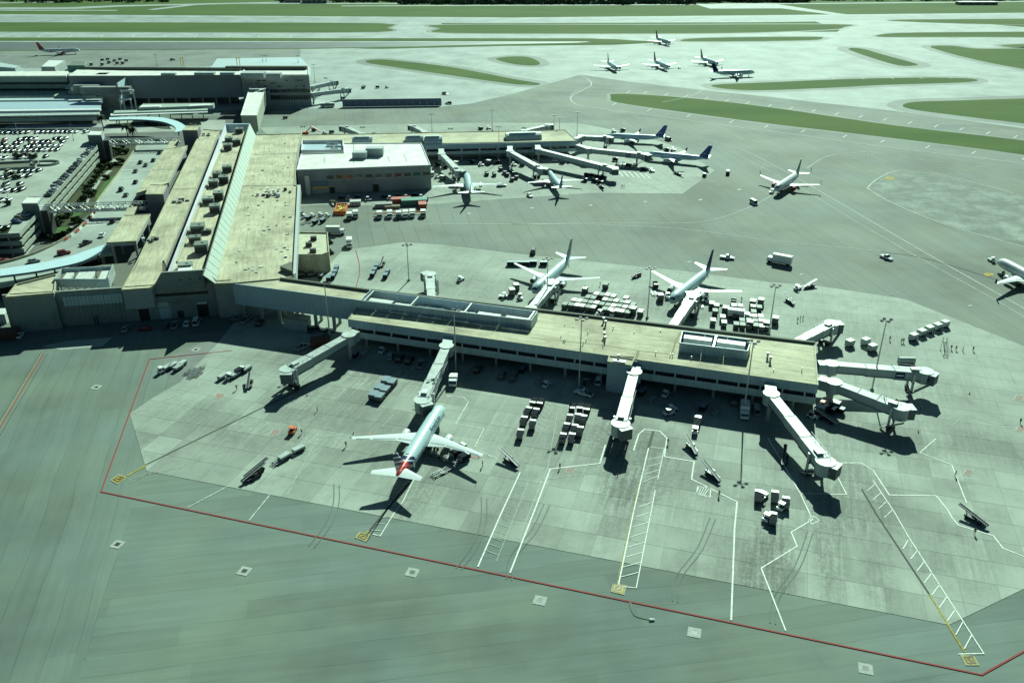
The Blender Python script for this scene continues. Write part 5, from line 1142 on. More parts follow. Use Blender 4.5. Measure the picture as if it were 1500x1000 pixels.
# ---------------------------------------------------------------- jet bridges
def jet_bridge(lab, rot, cab, zr=7.9, zc=6.6, link_to=None, logo=False, sec=3, col=.80, group='passenger jet bridges', dark=False, cabdir=1, w=3.0):
    a = Vector(at(*rot, zr)); b = Vector(at(*cab, zc)); d_ = b - a; L = d_.length; rz = math.atan2(d_.y, d_.x)
    t = thing('jet_bridge', lab, 'jet bridge', (a.x, a.y, 0), rz, group)
    mb = MB(); mb.tube((0, 0, zr - 3.1), (0, 0, zr - .1), 2.0, None, 12); part('rotunda', mb, M['bridge_side'], t, smooth=True)
    mb = MB(); mb.tube((0, 0, zr - .1), (0, 0, zr + .15), 2.25, None, 12); part('rotunda_roof', mb, M['bridge_roof'], t)
    mb = MB(); mb.tube((0, 0, 0), (0, 0, zr - 3), .55, None, 8); part('rotunda_column', mb, M['gray_conc'], t)
    s0 = 1.6; s1 = L - 3.4; sl = (zc - zr) / L
    for k in range(sec):
        x0 = s0 + (s1 - s0) * k / sec; x1 = s0 + (s1 - s0) * (k + 1) / sec + (.0 if k == sec - 1 else .4); ww = w * (.86 + .10 * k); hh = 2.55 + .15 * k
        z0, z1 = zr + sl * x0, zr + sl * x1
        mb = MB(); mb.add([(x0, -ww / 2, z0 - hh), (x0, ww / 2, z0 - hh), (x0, ww / 2, z0 - .1), (x0, -ww / 2, z0 - .1), (x1, -ww / 2, z1 - hh), (x1, ww / 2, z1 - hh), (x1, ww / 2, z1 - .1), (x1, -ww / 2, z1 - .1)], [(0, 3, 2, 1), (4, 5, 6, 7), (0, 1, 5, 4), (1, 2, 6, 5), (2, 3, 7, 6), (3, 0, 4, 7)])
        tn = part('tunnel_section', mb, M['bridge_side'], t)
        mb = MB(); mb.add([(x0, -ww / 2 - .1, z0 - .1), (x1, -ww / 2 - .1, z1 - .1), (x1, ww / 2 + .1, z1 - .1), (x0, ww / 2 + .1, z0 - .1), (x0, -ww / 2 - .1, z0 + .06), (x1, -ww / 2 - .1, z1 + .06), (x1, ww / 2 + .1, z1 + .06), (x0, ww / 2 + .1, z0 + .06)], [(0, 3, 2, 1), (4, 5, 6, 7), (0, 1, 5, 4), (1, 2, 6, 5), (2, 3, 7, 6), (3, 0, 4, 7)])
        part('tunnel_roof', mb, M['bridge_roof'], tn)
        mb = MB(); mb.bar((x0 + .1, -ww / 2 - .16, z0 - hh + .25), (x1 - .1, -ww / 2 - .16, z1 - hh + .25), .16); mb.bar((x0 + .1, ww / 2 + .16, z0 - hh + .25), (x1 - .1, ww / 2 + .16, z1 - hh + .25), .16); part('side_rail', mb, M['bridge_dark'], tn)
        mb = MB(); mb.box(x1 - .35, x1 - .1, -ww / 2 - .14, ww / 2 + .14, z1 - hh - .1, z1 + .1); part('frame_ring', mb, M['bridge_dark'], tn)
    # cab with canopy
    z1 = zc; mb = MB(); mb.tube((L - 2.4, 0, z1 - 3.2), (L - 2.4, 0, z1 + .0), 2.3, None, 12); part('cab', mb, M['bridge_side'], t, smooth=True)
    mb = MB(); mb.tube((L - 2.4, 0, z1), (L - 2.4, 0, z1 + .2), 2.5, None, 12); part('cab_roof', mb, M['bridge_roof'], t)
    Mx = Matrix.Translation((L - 2.4, 0, 0)) @ Matrix.Rotation(cabdir * R(38), 4, 'Z'); mb = MB(); mb.box(.6, 3.4, -1.6, 1.6, z1 - 3.1, z1 - .1, Mx); part('canopy', mb, M['bridge_dark'], t)
    mb = MB(); mb.box(.6, 3.5, -1.7, 1.7, z1 - .1, z1 + .05, Mx); part('canopy_roof', mb, M['bridge_roof'], t)
    mb = MB(); mb.box(1.2, 2.1, -1.65, 1.65, z1 - 1.9, z1 - 1.0, Mx); part('cab_window', mb, M['glass'], t)
    # roof unit and rails
    xr = L * .9 - 2; mb = MB(); mb.box(xr - 1.6, xr + .6, -1.0, .6, z1 + .1, z1 + .9); part('roof_unit', mb, M['light_metal'], t)
    mb = MB(); mb.bar((L * .6, 1.5, zr + sl * L * .6 + .9), (L - 3, 1.5, z1 + .95), .07)
    for k in range(5): x = L * .6 + (L * .4 - 3) * k / 4; mb.bar((x, 1.5, zr + sl * x), (x, 1.5, zr + sl * x + .95), .07)
    part('handrail', mb, M['grey_metal'], t)
    # drive column
    xc = L * col; zz = zr + sl * xc - 3.0
    for s in (-1, 1):
        mb = MB(); mb.box(xc - .3, xc + .3, s * 2.0 - .25, s * 2.0 + .25, 1.0, zr + sl * xc - .4); part('lift_column', mb, M['light_metal'], t)
        mb = MB(); mb.tube((xc, s * 1.5 - .25, .65), (xc, s * 1.5 + .25, .65), .65, None, 10); mb.tube((xc, s * .7 - .25, .65), (xc, s * .7 + .25, .65), .65, None, 10); part('wheel_pair', mb, M['rubber'], t)
    mb = MB(); mb.box(xc - .5, xc + .5, -2.3, 2.3, .9, 1.5); mb.box(xc - .35, xc + .35, -2.2, 2.2, zz - .3, zz + .1); part('axle_beam', mb, M['dark_metal'], t)
    # service stair
    xs = L * .86; mb = MB(); mb.bar((xs + 2.5, -2.6, zc - 3.0), (xs - 3.0, -2.6, .3), .9, .18)
    for s in (-3.05, -2.15): mb.bar((xs + 2.5, s, zc - 2.0), (xs - 3.0, s, 1.3), .07)
    part('stair', mb, M['grey_metal'], t)
    if logo:
        for s in (-1, 1):
            x = L * .62; z = zr + sl * x; mb = MB(); mb.box(x, x + 2.6, s * w * .56 - .02, s * w * .56 + .02, z - 2.2, z - .5); p_ = part('sign_panel', mb, M['navy'], t)
            mb = MB(); mb.box(x + .3, x + 2.3, s * (w * .56 + .04) - .01, s * (w * .56 + .04) + .01, z - 1.5, z - 1.15); part('white_stripe', mb, M['white'], p_)
    if link_to:
        q = Vector(at(*link_to, zr)); e = q - a; Lq = e.length; lz = math.atan2(e.y, e.x) - rz
        Mx = Matrix.Rotation(lz, 4, 'Z'); mb = MB(); mb.box(1.2, Lq, -1.4, 1.4, zr - 3.0, zr - .1, Mx); part('fixed_walkway', mb, M['bridge_side'], t)
        mb = MB(); mb.box(1.2, Lq, -1.5, 1.5, zr - .1, zr + .06, Mx); part('walkway_roof', mb, M['bridge_roof'], t)
    return t
jet_bridge('jet bridge at the left end of the near pier, reaching down-left with no plane', (511, 490), (412, 545), 8.3, 6.6, (522, 484), col=.86)
jet_bridge('jet bridge docked at the red-and-navy tailed airliner in the foreground', (654, 506), (616, 592), 8.3, 6.6, (657, 493), cabdir=1)
jet_bridge('jet bridge at the middle of the near pier in front of the blue-grey tower', (929, 544), (907, 627), 8.3, 6.6, (932, 530), sec=2)
jet_bridge('jet bridge with latticed side stretching down-right from the near pier', (1130, 576), (1217, 684), 8.3, 6.6, (1128, 560), col=.8)
jet_bridge('upper jet bridge at the right end of the near pier, with navy sign', (1218, 532), (1368, 544), 8.0, 7.0, (1199, 531), logo=True, cabdir=-1)
jet_bridge('lower of the two jet bridges at the right end of the near pier', (1222, 559), (1334, 600), 8.0, 6.8, (1200, 553), cabdir=1)
jet_bridge('jet bridge behind the near pier roof at its right end', (1160, 503), (1224, 470), 7.8, 6.6, (1150, 510), cabdir=-1)
jet_bridge('jet bridge docked at the navy-tailed airliner behind the near pier', (982, 482), (1018, 428), 7.6, 6.4, (980, 488), cabdir=1)
jet_bridge('jet bridge docked at the dark-striped-tail airliner behind the near pier', (777, 452), (812, 410), 7.6, 6.4, (775, 458), cabdir=1)
jet_bridge('empty jet bridge behind the long roof screen of the near pier', (632, 437), (629, 398), 7.6, 6.4, None, cabdir=1)
jet_bridge('jet bridge at the white-finned plane next to the white-roofed hall', (647, 225), (674, 251), 7.8, 6.4, (646, 218))
jet_bridge('jet bridge at the small plane before the far pier', (747, 221), (797, 248), 7.8, 6.4, (747, 214), cabdir=1)
jet_bridge('long jet bridge reaching right below the end of the far pier', (789, 218), (905, 247), 7.8, 6.4, (787, 212), cabdir=-1)
jet_bridge('jet bridge with navy sign at the nearer blue-tailed plane', (862, 217), (952, 226), 7.8, 6.6, (846, 212), logo=True, cabdir=-1)
jet_bridge('jet bridge with navy sign at the farther blue-tailed plane', (852, 199), (896, 200.5), 7.8, 6.6, (843, 203), logo=True, cabdir=-1)
jet_bridge('small jet bridge on the hidden side of the far pier, leftmost', (531, 196), (503, 184), 7.6, 6.4, None); jet_bridge('small jet bridge on the hidden side of the far pier behind the pods', (622, 193), (604, 183), 7.6, 6.4, None)
jet_bridge('jet bridge rising behind the outer half of the far pier', (768, 191), (806, 182), 7.6, 6.4, None, cabdir=-1)
jet_bridge('upper jet bridge at the corner of the grey hall', (457, 126), (491, 118), 8.2, 7.2, None, cabdir=-1); jet_bridge('lower jet bridge at the corner of the grey hall', (458, 136), (511, 129), 8.2, 7.2, None, cabdir=-1)
t = thing('ground_stair_frame', 'brown lattice of stairs and struts under the jet bridges at the grey hall corner', 'stair frame', (*at(462, 148), 0))
for k in range(5): mb = MB(); a = at(458 + 2 * k, 152 - k * 3); mb.bar((a[0], a[1], 0), (a[0] + 2, a[1] + 3, 7), .4); part('strut', mb, M['light_metal'], t, world=True)
# ---------------------------------------------------------------- airliners
def fus_mesh(L, Rr, zc, nseg=24):
    prof = [(0, .03, -.28), (.006, .16, -.26), (.016, .32, -.22), (.03, .5, -.17), (.05, .68, -.11), (.08, .86, -.05), (.115, .96, -.015), (.16, 1, 0), (.30, 1, 0), (.45, 1, 0), (.6, 1, 0), (.70, .99, .01), (.77, .92, .06), (.84, .76, .17), (.90, .56, .30), (.95, .38, .42), (.985, .23, .50), (1, .12, .53)]
    rings = []
    for t, r, dz in prof:
        rings.append([(L / 2 - t * L, Rr * r * math.sin(a), zc + Rr * (dz + r * math.cos(a))) for a in [2 * math.pi * i / nseg for i in range(nseg)]])
    return prof, rings
def airfoil(le, chord, thick, z, y, k=1):
    xs = [(0, 0), (.05, .35), (.2, .85), (.4, 1), (.7, .6), (1, .05), (.7, -.25), (.4, -.45), (.15, -.45), (.04, -.25)]
    return [(le - c * chord, y, z + u * thick * chord * .55) for c, u in xs]
def lettering(txt, size, L, Rr, zc, x0, side, m, parent, ang0=.15):
    cu = bpy.data.curves.new('lettering', 'FONT'); cu.body = txt; cu.size = size; cu.resolution_u = 2
    ob = bpy.data.objects.new('tmp_text', cu); COL.objects.link(ob); bpy.context.view_layer.update()
    dg = bpy.context.evaluated_depsgraph_get(); me = bpy.data.meshes.new_from_object(ob.evaluated_get(dg)); bpy.data.objects.remove(ob); bpy.data.curves.remove(cu)
    bm = bmesh.new(); bm.from_mesh(me)
    for k in range(1, 8): bmesh.ops.bisect_plane(bm, geom=bm.verts[:] + bm.edges[:] + bm.faces[:], plane_co=(0, size * k / 8, 0), plane_no=(0, 1, 0))
    for v in bm.verts:
        a = ang0 + v.co.y / Rr; x = x0 + (v.co.x if side > 0 else -v.co.x) * 1.0
        xx = x0 - v.co.x if side > 0 else x0 + v.co.x
        y = (Rr + .03) * math.cos(a); z = zc + (Rr + .03) * math.sin(a)
        v.co = Vector((xx, side * y, z))
    bmesh.ops.recalc_face_normals(bm, faces=bm.faces)
    bm.to_mesh(me); bm.free(); me.materials.clear(); me.materials.append(m)
    o = bpy.data.objects.new('lettering', me); link(o, parent); return o
def airliner(lab, nose, tail, L, span, fin='navy', body='fuselage', winglet=0.0, text=None, tsize=1.5, textm='letter_navy', eng='wing_grey', engr=1.05, Rr=1.95, tailtext=None, tip=None, zn=3.0, zt=5.6, anchor='mid', yaw=None, wingm='wing_grey', tailband=None, scale=1.0, group=None):
    a = Vector(at(*nose, zn)); b = Vector(at(*tail, zt)); d_ = (a - b).normalized() if yaw is None else Vector((math.cos(yaw), math.sin(yaw)))
    c = (a + b) / 2 if anchor == 'mid' else a - d_ * L / 2
    t = thing('airliner', lab, 'airliner', (c.x, c.y, 0), math.atan2(d_.y, d_.x), group)
    if scale != 1: t.scale = (scale,) * 3
    zc = 1.75 + Rr
    prof, rings = fus_mesh(L, Rr, zc)
    mb = MB(); mb.loft(rings); fu = part('fuselage', mb, M[body], t, smooth=True)
    if tailband:
        fu.data.materials.append(M[tailband])
        for p in fu.data.polygons:
            if p.center.x < -L * .30 and p.center.z > zc - Rr * .2 - (p.center.x + L * .3) * -.0: p.material_index = 1
    # cockpit glazing
    mb = MB(); nseg = 24
    for i in range(-4, 4):
        def rp(t_, j):
            for q in range(len(prof) - 1):
                if prof[q][0] <= t_ <= prof[q + 1][0]:
                    f = (t_ - prof[q][0]) / (prof[q + 1][0] - prof[q][0]); r = prof[q][1] + f * (prof[q + 1][1] - prof[q][1]); dz = prof[q][2] + f * (prof[q + 1][2] - prof[q][2])
            an = 2 * math.pi * j / nseg; return (L / 2 - t_ * L + .04, (Rr * r + .035) * math.sin(an), zc + Rr * dz + (Rr * r + .035) * math.cos(an))
        j0, j1 = i + .08, i + .92; mb.add([rp(.027, j0), rp(.027, j1), rp(.047, j1), rp(.047, j0)], [(0, 1, 2, 3)])
    part('cockpit_glazing', mb, M['glass'], t, fix=False, kind='stuff')
    mb = MB()
    for s in (-1, 1):
        n = int(L * .62 / .95)
        for k in range(n):
            x = L * .36 - k * .95; an = .18; y = s * (Rr * math.cos(an) + .012); z = zc + Rr * math.sin(an)
            mb.add([(x, y, z - .22), (x - .36, y, z - .22), (x - .36, y - s * .05, z + .22), (x, y - s * .05, z + .22)], [(0, 1, 2, 3)])
    part('cabin_windows', mb, M['glass'], t, fix=False, kind='stuff')
    for s in (-1, 1):
        for xx in (.385, -.30):
            mb = MB(); x = L * xx; mb.add([(x, s * (Rr + .015), zc - .75), (x - .85, s * (Rr + .015), zc - .75), (x - .85, s * (Rr * .88 + .02), zc + .95), (x, s * (Rr * .88 + .02), zc + .95)], [(0, 1, 2, 3)])
            part('cabin_door', mb, M['light_metal'], t, fix=False)
    # wings
    xr = L * .135; cr = L * .172; hs = span / 2; sw = math.tan(R(27))
    for s in (-1, 1):
        st = []
        for f, ch, th in ((0.02, cr * 1.08, .14), (Rr / hs, cr, .13), (.37, cr * .56, .115), (.7, cr * .36, .105), (.97, cr * .22, .10), (1.0, cr * .15, .09)):
            y = hs * f; st.append(airfoil(xr + Rr * sw - y * sw * 1.02 + (0 if f > .1 else 0), ch, th, zc - 1.15 + y * .085, s * y))
        mb = MB(); mb.loft(st if s > 0 else st); w_ = part('wing', mb, M[wingm], t, smooth=True)
        # flap seams and slats
        mb = MB()
        for f0, f1 in ((.14, .36), (.39, .70), (.74, .93)):
            y0, y1 = hs * f0, hs * f1
            def te(f): y = hs * f; ch = cr * (1 - (f - Rr / hs) / (.37 - Rr / hs) * .4) if f < .37 else cr * (.60 - (f - .37) / .63 * .36); return xr + Rr * sw - y * sw * 1.02 - ch, ch, zc - 1.15 + y * .085
            a_, b_ = te(f0), te(f1); mb.bar((a_[0] + a_[1] * .27, s * y0, a_[2] + .17 * a_[1] * .35), (b_[0] + b_[1] * .27, s * y1, b_[2] + .17 * b_[1] * .32), .07, .05)
        part('flap_seam', mb, M['grey_metal'], w_, kind='stuff')
        if winglet:
            tipx = xr + Rr * sw - hs * sw * 1.02; tz = zc - 1.15 + hs * .085; mb = MB()
            mb.loft([[(tipx - c2 * cr * .2 - 0, s * hs + u * .05, tz + .05) for c2, u in ((0, 0), (.5, 1), (1, 0), (.5, -1))], [(tipx - .9 - c2 * cr * .10, s * (hs + winglet * .22) + u * .04, tz + winglet) for c2, u in ((0, 0), (.5, 1), (1, 0), (.5, -1))]])
            part('winglet', mb, M[tip or wingm], w_)
        # engine
        ye = hs * .335; xe = xr + Rr * sw - ye * sw * 1.02 + 2.7; ze = zc - 1.15 + ye * .085 - engr * 1.05
        pr = [(0, .80), (-.12, .93), (-.6, 1.02), (-1.6, 1.03), (-2.6, .93), (-3.3, .74)]
        mb = MB(); mb.loft([[(xe + x * engr, s * ye + engr * r * math.cos(u), ze + engr * r * math.sin(u)) for u in [2 * math.pi * i / 16 for i in range(16)]] for x, r in pr], cap=False)
        e_ = part('engine', mb, M[eng], t, smooth=True)
        mb = MB(); mb.tube((xe - .25, s * ye, ze), (xe - .4, s * ye, ze), engr * .86, None, 16); mb.tube((xe - .25, s * ye, ze), (xe + .1, s * ye, ze), engr * .28, .03, 10); part('fan', mb, M['dark_metal'], e_, kind='stuff')
        mb = MB(); mb.tube((xe - 2.6 * engr, s * ye, ze), (xe - 4.4 * engr, s * ye, ze), engr * .6, engr * .2, 12); part('exhaust_cone', mb, M['grey_metal'], e_)
        mb = MB(); mb.prism([(xe - 1.0, s * ye - .14), (xe - 5.2, s * ye - .14), (xe - 5.2, s * ye + .14), (xe - 1.0, s * ye + .14)], ze + engr * .7, ze + engr * 1.25); part('pylon', mb, M[wingm], e_)
        # stabiliser
        xs = -L * .385; hh = span * .18; st = [airfoil(xs - y * .62, ch, .10, zc + Rr * .42 + y * .09, s * y) for y, ch in ((.3, 4.1), (hh * .5, 2.9), (hh, 1.45))]
        mb = MB(); mb.loft(st); part('stabiliser', mb, M[wingm], t, smooth=True)
        # main gear
        xg = xr - cr * .62; mb = MB(); mb.tube((xg, s * 3.4, 1.0), (xg, s * 3.2, zc - 1.0), .16, None, 6); g = part('main_gear_leg', mb, M['light_metal'], t)
        for o_ in (-.42, .42): mb = MB(); mb.tube((xg, s * 3.4 + o_ - .17, .57), (xg, s * 3.4 + o_ + .17, .57), .57, None, 12); part('wheel', mb, M['rubber'], g)
    xg = L * .37; mb = MB(); mb.tube((xg, 0, .5), (xg - .2, 0, zc - Rr * .8), .12, None, 6); g = part('nose_gear_leg', mb, M['light_metal'], t)
    for o_ in (-.3, .3): mb = MB(); mb.tube((xg, o_ - .12, .4), (xg, o_ + .12, .4), .4, None, 10); part('wheel', mb, M['rubber'], g)
    # fin
    zf = zc + Rr * .72; xf = -L * .325; H_ = 6.6 * L / 36
    st = []
    for z, xl, ch, th in ((zf - .5, xf, 6.2, .09), (zf + .3, xf - 1.1, 5.2, .09), (zf + H_ * .6, xf - 4.0, 3.3, .085), (zf + H_, xf - 5.9, 2.1, .08)):
        st.append([(xl - c2 * ch, u * th * ch, z) for c2, u in ((0, 0), (.15, .45), (.45, .5), (1, .04), (1, -.04), (.45, -.5), (.15, -.45))])
    mb = MB(); mb.loft(st); mm = M[fin]; part('fin', mb, mm, t, smooth=True)
    mb = MB(); mb.loft([[(xr + 3.4 - 0, -1.4, zc - 1.0), (xr + 3.4, 1.4, zc - 1.0), (xr + 3.2, 1.2, zc - Rr - .12), (xr + 3.2, -1.2, zc - Rr - .12)], [(xr - cr - 1.4, -1.4, zc - 1.0), (xr - cr - 1.4, 1.4, zc - 1.0), (xr - cr - 1.0, 1.2, zc - Rr - .12), (xr - cr - 1.0, -1.2, zc - Rr - .12)]]); part('belly_fairing', mb, M[body], t)
    if text:
        for s in (-1, 1):
            w_ = len(text) * tsize * .58; x0 = (L * .33 if s > 0 else L * .33 - w_)
            lettering(text, tsize, L, Rr, zc, x0, s, M[textm], t, .30 if tsize > 1.3 else .25)
    if tailtext:
        for s in (-1, 1):
            cu = None
            o = lettering(tailtext, 1.3, L, 60.0, 0, 0, s, M['white'], t, 0)
            for v in o.data.vertices: v.co = Vector((v.co.x, 0, v.co.z))
            ww = max(v.co.x for v in o.data.vertices) - min(v.co.x for v in o.data.vertices); mnx = min(v.co.x for v in o.data.vertices)
            for v in o.data.vertices: v.co = Vector((xf - 5.6 + (v.co.x - mnx) * .8, s * .30, zf + 1.4 + v.co.z * .9))
    return t
airliner('silver airliner parked nose-in in the foreground with red and navy striped tail', (652, 590), (576, 700), 35.0, 34.5, 'flag_fin', 'fuselage', .9, 'American', 1.9, eng='wing_grey', tip='wing_grey', tailband='flag_fin')
airliner('silver airliner behind the near pier with dark striped tail', (779, 431), (837, 371), 36.0, 34.8, 'flag_fin_shaded', 'fuselage', 0.4, 'American', 1.7)
airliner('white airliner with plain navy fin, behind the near pier', (983, 443), (1040, 389), 35.5, 35.2, 'navy', 'fuselage', .9, wingm='white', tip='white')
airliner('white airliner with dark green fin being towed across the open asphalt', (1133, 281), (1173, 248), 33.5, 30.5, 'teal_dark', 'fuselage_white', 2.2, tip='navy', eng='red_paint', wingm='white')
airliner('farther of two pale blue airliners with blue fins at the far pier end', (892, 200), (967, 196.5), 35.0, 28.7, 'jb_blue', 'jb_body', 1.8, 'jetBlue', 1.5, tip='navy', Rr=1.6, engr=.9, tailtext='jetBlue')
airliner('nearer of two pale blue airliners with blue fins at the far pier end', (949, 226), (1033, 227), 35.5, 28.7, 'jb_blue', 'jb_body', 1.8, 'jetBlue', 1.5, tip='navy', Rr=1.6, engr=.9, tailtext='jetBlue')
airliner('white airliner with white fin parked beside the white-roofed hall, tail to the viewer', (681.6, 251), (692, 285), 37.0, 35.8, 'fuselage_white', 'fuselage', .4, wingm='white', zt=6.2)
airliner('small white airliner with blue and white fin parked before the far pier', (800, 248.5), (826, 273), 33.0, 28.7, 'jb_blue', 'fuselage', 1.6, tip='navy', Rr=1.6, engr=.9, zt=6, wingm='white')
airliner('white airliner with red fin standing on the far apron at upper left', (121, 74.5), (53, 72), 37.6, 34.5, 'fin_red', 'fuselage_white', 1.4, tip='fin_red', eng='fin_red', tailband=None, yaw=R(14), anchor='mid')
for lab, n_, tl, fn, yw in (('leftmost of the four small airliners lined up on the far apron', (906, 102), (888.6, 88), 'fin_grey', -82), ('second of the small airliners on the far apron, with a vehicle at its nose', (980, 99), (957, 87), 'navy', -78), ('third of the small airliners on the far apron, behind the one with navy tail', (1051, 95), (1027, 82), 'fin_grey', -76), ('farthest small airliner, alone near the runway on the far apron', (981, 64), (962, 53.5), 'navy', -74)):
    airliner(lab, n_, tl, 36.5, 34.5, fn, 'fuselage', 1.2, yaw=R(yw), tip='navy', wingm='white')
airliner('white airliner with navy tail seen side-on at the edge of the far apron', (1104.5, 106.5), (1045, 105), 38, 34.5, 'navy', 'fuselage', 1.8, 'jetBlue', 2.4, yaw=R(9), tip='navy', zn=3.6, zt=4.5)
airliner('airliner cut off by the right edge of the photo, tug at its nose', (1460, 383), (1530, 420), 37, 34.5, 'navy', 'fuselage_white', 2.0, anchor='nose', tip='navy', wingm='white', yaw=aim(1500, 404, 1462, 384, 3.7))
# ---------------------------------------------------------------- vehicles and equipment
def wheels(t, xs, ys, r=.33, w=.24):
    for x in xs:
        for y in ys: mb = MB(); mb.tube((x, y - w / 2, r), (x, y + w / 2, r), r, None, 10); part('wheel', mb, M['rubber'], t)
def car_body(L, W, kind):
    mb = MB(); h1 = .85
    lo = [(L / 2, .35), (L / 2, .72), (L / 2 - .25, .85), (L * .22, 1.0), (-L * .40, 1.0), (-L / 2 + .05, .92), (-L / 2, .4)]
    rings = []
    for y in (-W / 2, -W / 2 + .08, W / 2 - .08, W / 2):
        k = 1 if abs(y) < W / 2 - .01 else .96; rings.append([(x * k, y, z if z < .5 else z - (.07 if k < 1 else 0)) for x, z in lo])
    mb.loft(rings); return mb
def cabin(L, W, kind):
    g = MB(); r = MB()
    if kind == 'car': b = (L * .20, -L * .40, L * .05, -L * .26, 1.0, 1.45)
    elif kind == 'suv': b = (L * .22, -L * .47, L * .08, -L * .42, 1.0, 1.75)
    elif kind == 'pickup': b = (L * .20, -L * .10, L * .08, -L * .08, 1.0, 1.75)
    else: b = (L * .38, -L * .49, L * .24, -L * .48, 1.0, 2.1)
    x0, x1, x2, x3, z0, z1 = b; w0, w1 = W / 2 - .06, W / 2 - .22
    g.add([(x0, -w0, z0), (x0, w0, z0), (x1, w0, z0), (x1, -w0, z0), (x2, -w1, z1), (x2, w1, z1), (x3, w1, z1), (x3, -w1, z1)], [(0, 1, 5, 4), (1, 2, 6, 5), (2, 3, 7, 6), (3, 0, 4, 7), (4, 5, 6, 7)])
    r.box(x3 + .03, x2 - .03, -w1 + .02, w1 - .02, z1 - .02, z1 + .05)
    for s in (-1, 1): r.bar((x0 - .02, s * w0, z0), (x2, s * w1, z1), .07); r.bar((x1, s * w0, z0), (x3, s * w1, z1), .09)
    return g, r
PROTO = {}; M['brown'] = plain('brown', (.13, .06, .045), .8)  # red-brown dulled: the shade on the hut is put into the colour
def car_proto(kind, colm):
    key = (kind, colm)
    if key in PROTO: return PROTO[key]
    L, W = {'car': (4.6, 1.8), 'suv': (4.9, 1.95), 'pickup': (5.7, 2.0), 'van': (5.3, 2.0)}[kind]
    t = thing(kind if kind != 'car' else 'parked_car', 'x', {'suv': 'car', 'car': 'car', 'pickup': 'pickup truck', 'van': 'van'}[kind])
    part('body', car_body(L, W, kind), M[colm], t, smooth=True); g, r = cabin(L, W, kind)
    part('windows', g, M['glass'], t); part('cabin_roof', r, M[colm], t)
    if kind == 'pickup': mb = MB(); mb.box(-L / 2 + .15, -L * .13, -W / 2 + .2, W / 2 - .2, 1.0, 1.02); part('load_bed', mb, M['dark_metal'], t)
    for s in (-1, 1):
        mb = MB(); mb.box(L / 2 - .12, L / 2 + .01, s * W * .35 - .18, s * W * .35 + .18, .6, .76); part('headlight', mb, M['white'], t)
        mb = MB(); mb.box(-L / 2 - .01, -L / 2 + .1, s * W * .38 - .15, s * W * .38 + .15, .7, .88); part('tail_light', mb, M['fin_red'], t)
    wheels(t, (L * .31, -L * .31), (-W / 2 + .12, W / 2 - .12)); PROTO[key] = [t, False]; return PROTO[key]
def put(pr, x, y, z, rz, label, group):
    loc = (*at(x, y, z), z)
    if not pr[1]: pr[1] = True; t = pr[0]; t.location = loc; t.rotation_euler = (0, 0, rz); t['label'] = label; t['group'] = group; return t
    return dup(pr[0], loc, rz, label, group)
def car(kind, colm, x, y, rz, label, group, z=0): return put(car_proto(kind, colm), x, y, z, rz, label, group)
# one-mesh small cars for the garage roof (too small to show parts)
SM = {}
def small_car(colm, kind):
    k = (colm, kind)
    if k in SM: return SM[k]
    L, W = (4.5, 1.8) if kind == 'car' else (4.8, 1.95); m = car_body(L, W, kind); g, r = cabin(L, W, kind)
    m.cur = 1; m.add(g.v, g.f); m.cur = 0; m.add(r.v, r.f); m.cur = 2
    for x in (-L * .31, L * .31): m.tube((x, -W / 2 + .02, .33), (x, W / 2 - .02, .33), .33, None, 8)
    SM[k] = m.mesh('parked_car', [M[colm], M['glass'], M['rubber']], True); return SM[k]
cols = ['car_white'] * 3 + ['car_silver'] * 5 + ['car_black'] * 7 + ['car_grey'] * 6 + ['car_red'] + ['car_blue'] * 2 + ['car_tan']
cname = dict(car_white='white', car_silver='silver', car_black='black', car_grey='dark grey', car_red='red', car_blue='blue', car_tan='tan')
def ORD(n): return '%d%s' % (n, 'th' if 10 <= n % 100 <= 20 else {1: 'st', 2: 'nd', 3: 'rd'}.get(n % 10, 'th'))
def roofcar(x, y, rz, where):
    c = random.choice(cols); kd = random.choice(['car', 'car', 'suv'])
    o = bpy.data.objects.new('parked_car', small_car(c, kd)); link(o); o.location = (*at(x, y, DZ), DZ); o.rotation_euler = (0, 0, rz + random.uniform(-.05, .05) + (math.pi if random.random() < .5 else 0))
    tag(o, '%s %s parked %s' % (cname[c], 'car' if kd == 'car' else 'tall car', where), 'car', 'cars parked on the garage roof')
random.seed(5)
EDGE = aim(72, 299, 143, 214, DZ); PERP = EDGE + math.pi / 2
def row(x0, y0, x1, y1, step, rz, where, fill=.85, z=DZ):
    a = Vector(at(x0, y0, z)); b = Vector(at(x1, y1, z)); L = (b - a).length; n = int(L / step); seen = 0
    for k in range(n - 1, -1, -1):
        if random.random() > fill: continue
        p = a + (b - a) * (k + .5) / n; c = random.choice(cols); kd = random.choice(['car', 'car', 'suv'])
        o = bpy.data.objects.new('parked_car', small_car(c, kd)); link(o); o.location = (p.x, p.y, z); o.rotation_euler = (0, 0, rz + random.uniform(-.05, .05) + (math.pi if random.random() < .5 else 0))
        seen += 1
        tag(o, '%s %s, %s from right %s' % (cname[c], 'car' if kd == 'car' else 'SUV', ORD(seen), where), 'car', 'cars parked on the garage roof')
rw = 'in the row along the right-hand garage parapet'
row(70, 289, 136, 217, 4.2, aim(100, 250, 110, 250.5, DZ), rw, .95)
RD = aim(0, 210, 100, 208, DZ); NS = RD + R(82)
row(-80, 197, 130, 194, 2.75, NS, 'in the back row of the garage roof', .92)
row(-80, 208, 100, 204, 2.75, NS, 'in the second roof row from the back', .6)
row(-60, 213.5, 96, 209, 2.75, NS, 'in the third roof row from the back', .7)
row(-60, 219, 92, 214.5, 2.75, NS, 'in the fourth roof row from the back', .9)
row(-60, 225, 88, 220.5, 2.75, NS, 'in the fifth roof row from the back', .9)
row(-40, 235, 80, 230, 2.75, NS, 'just behind the ramp opening on the roof', .8)
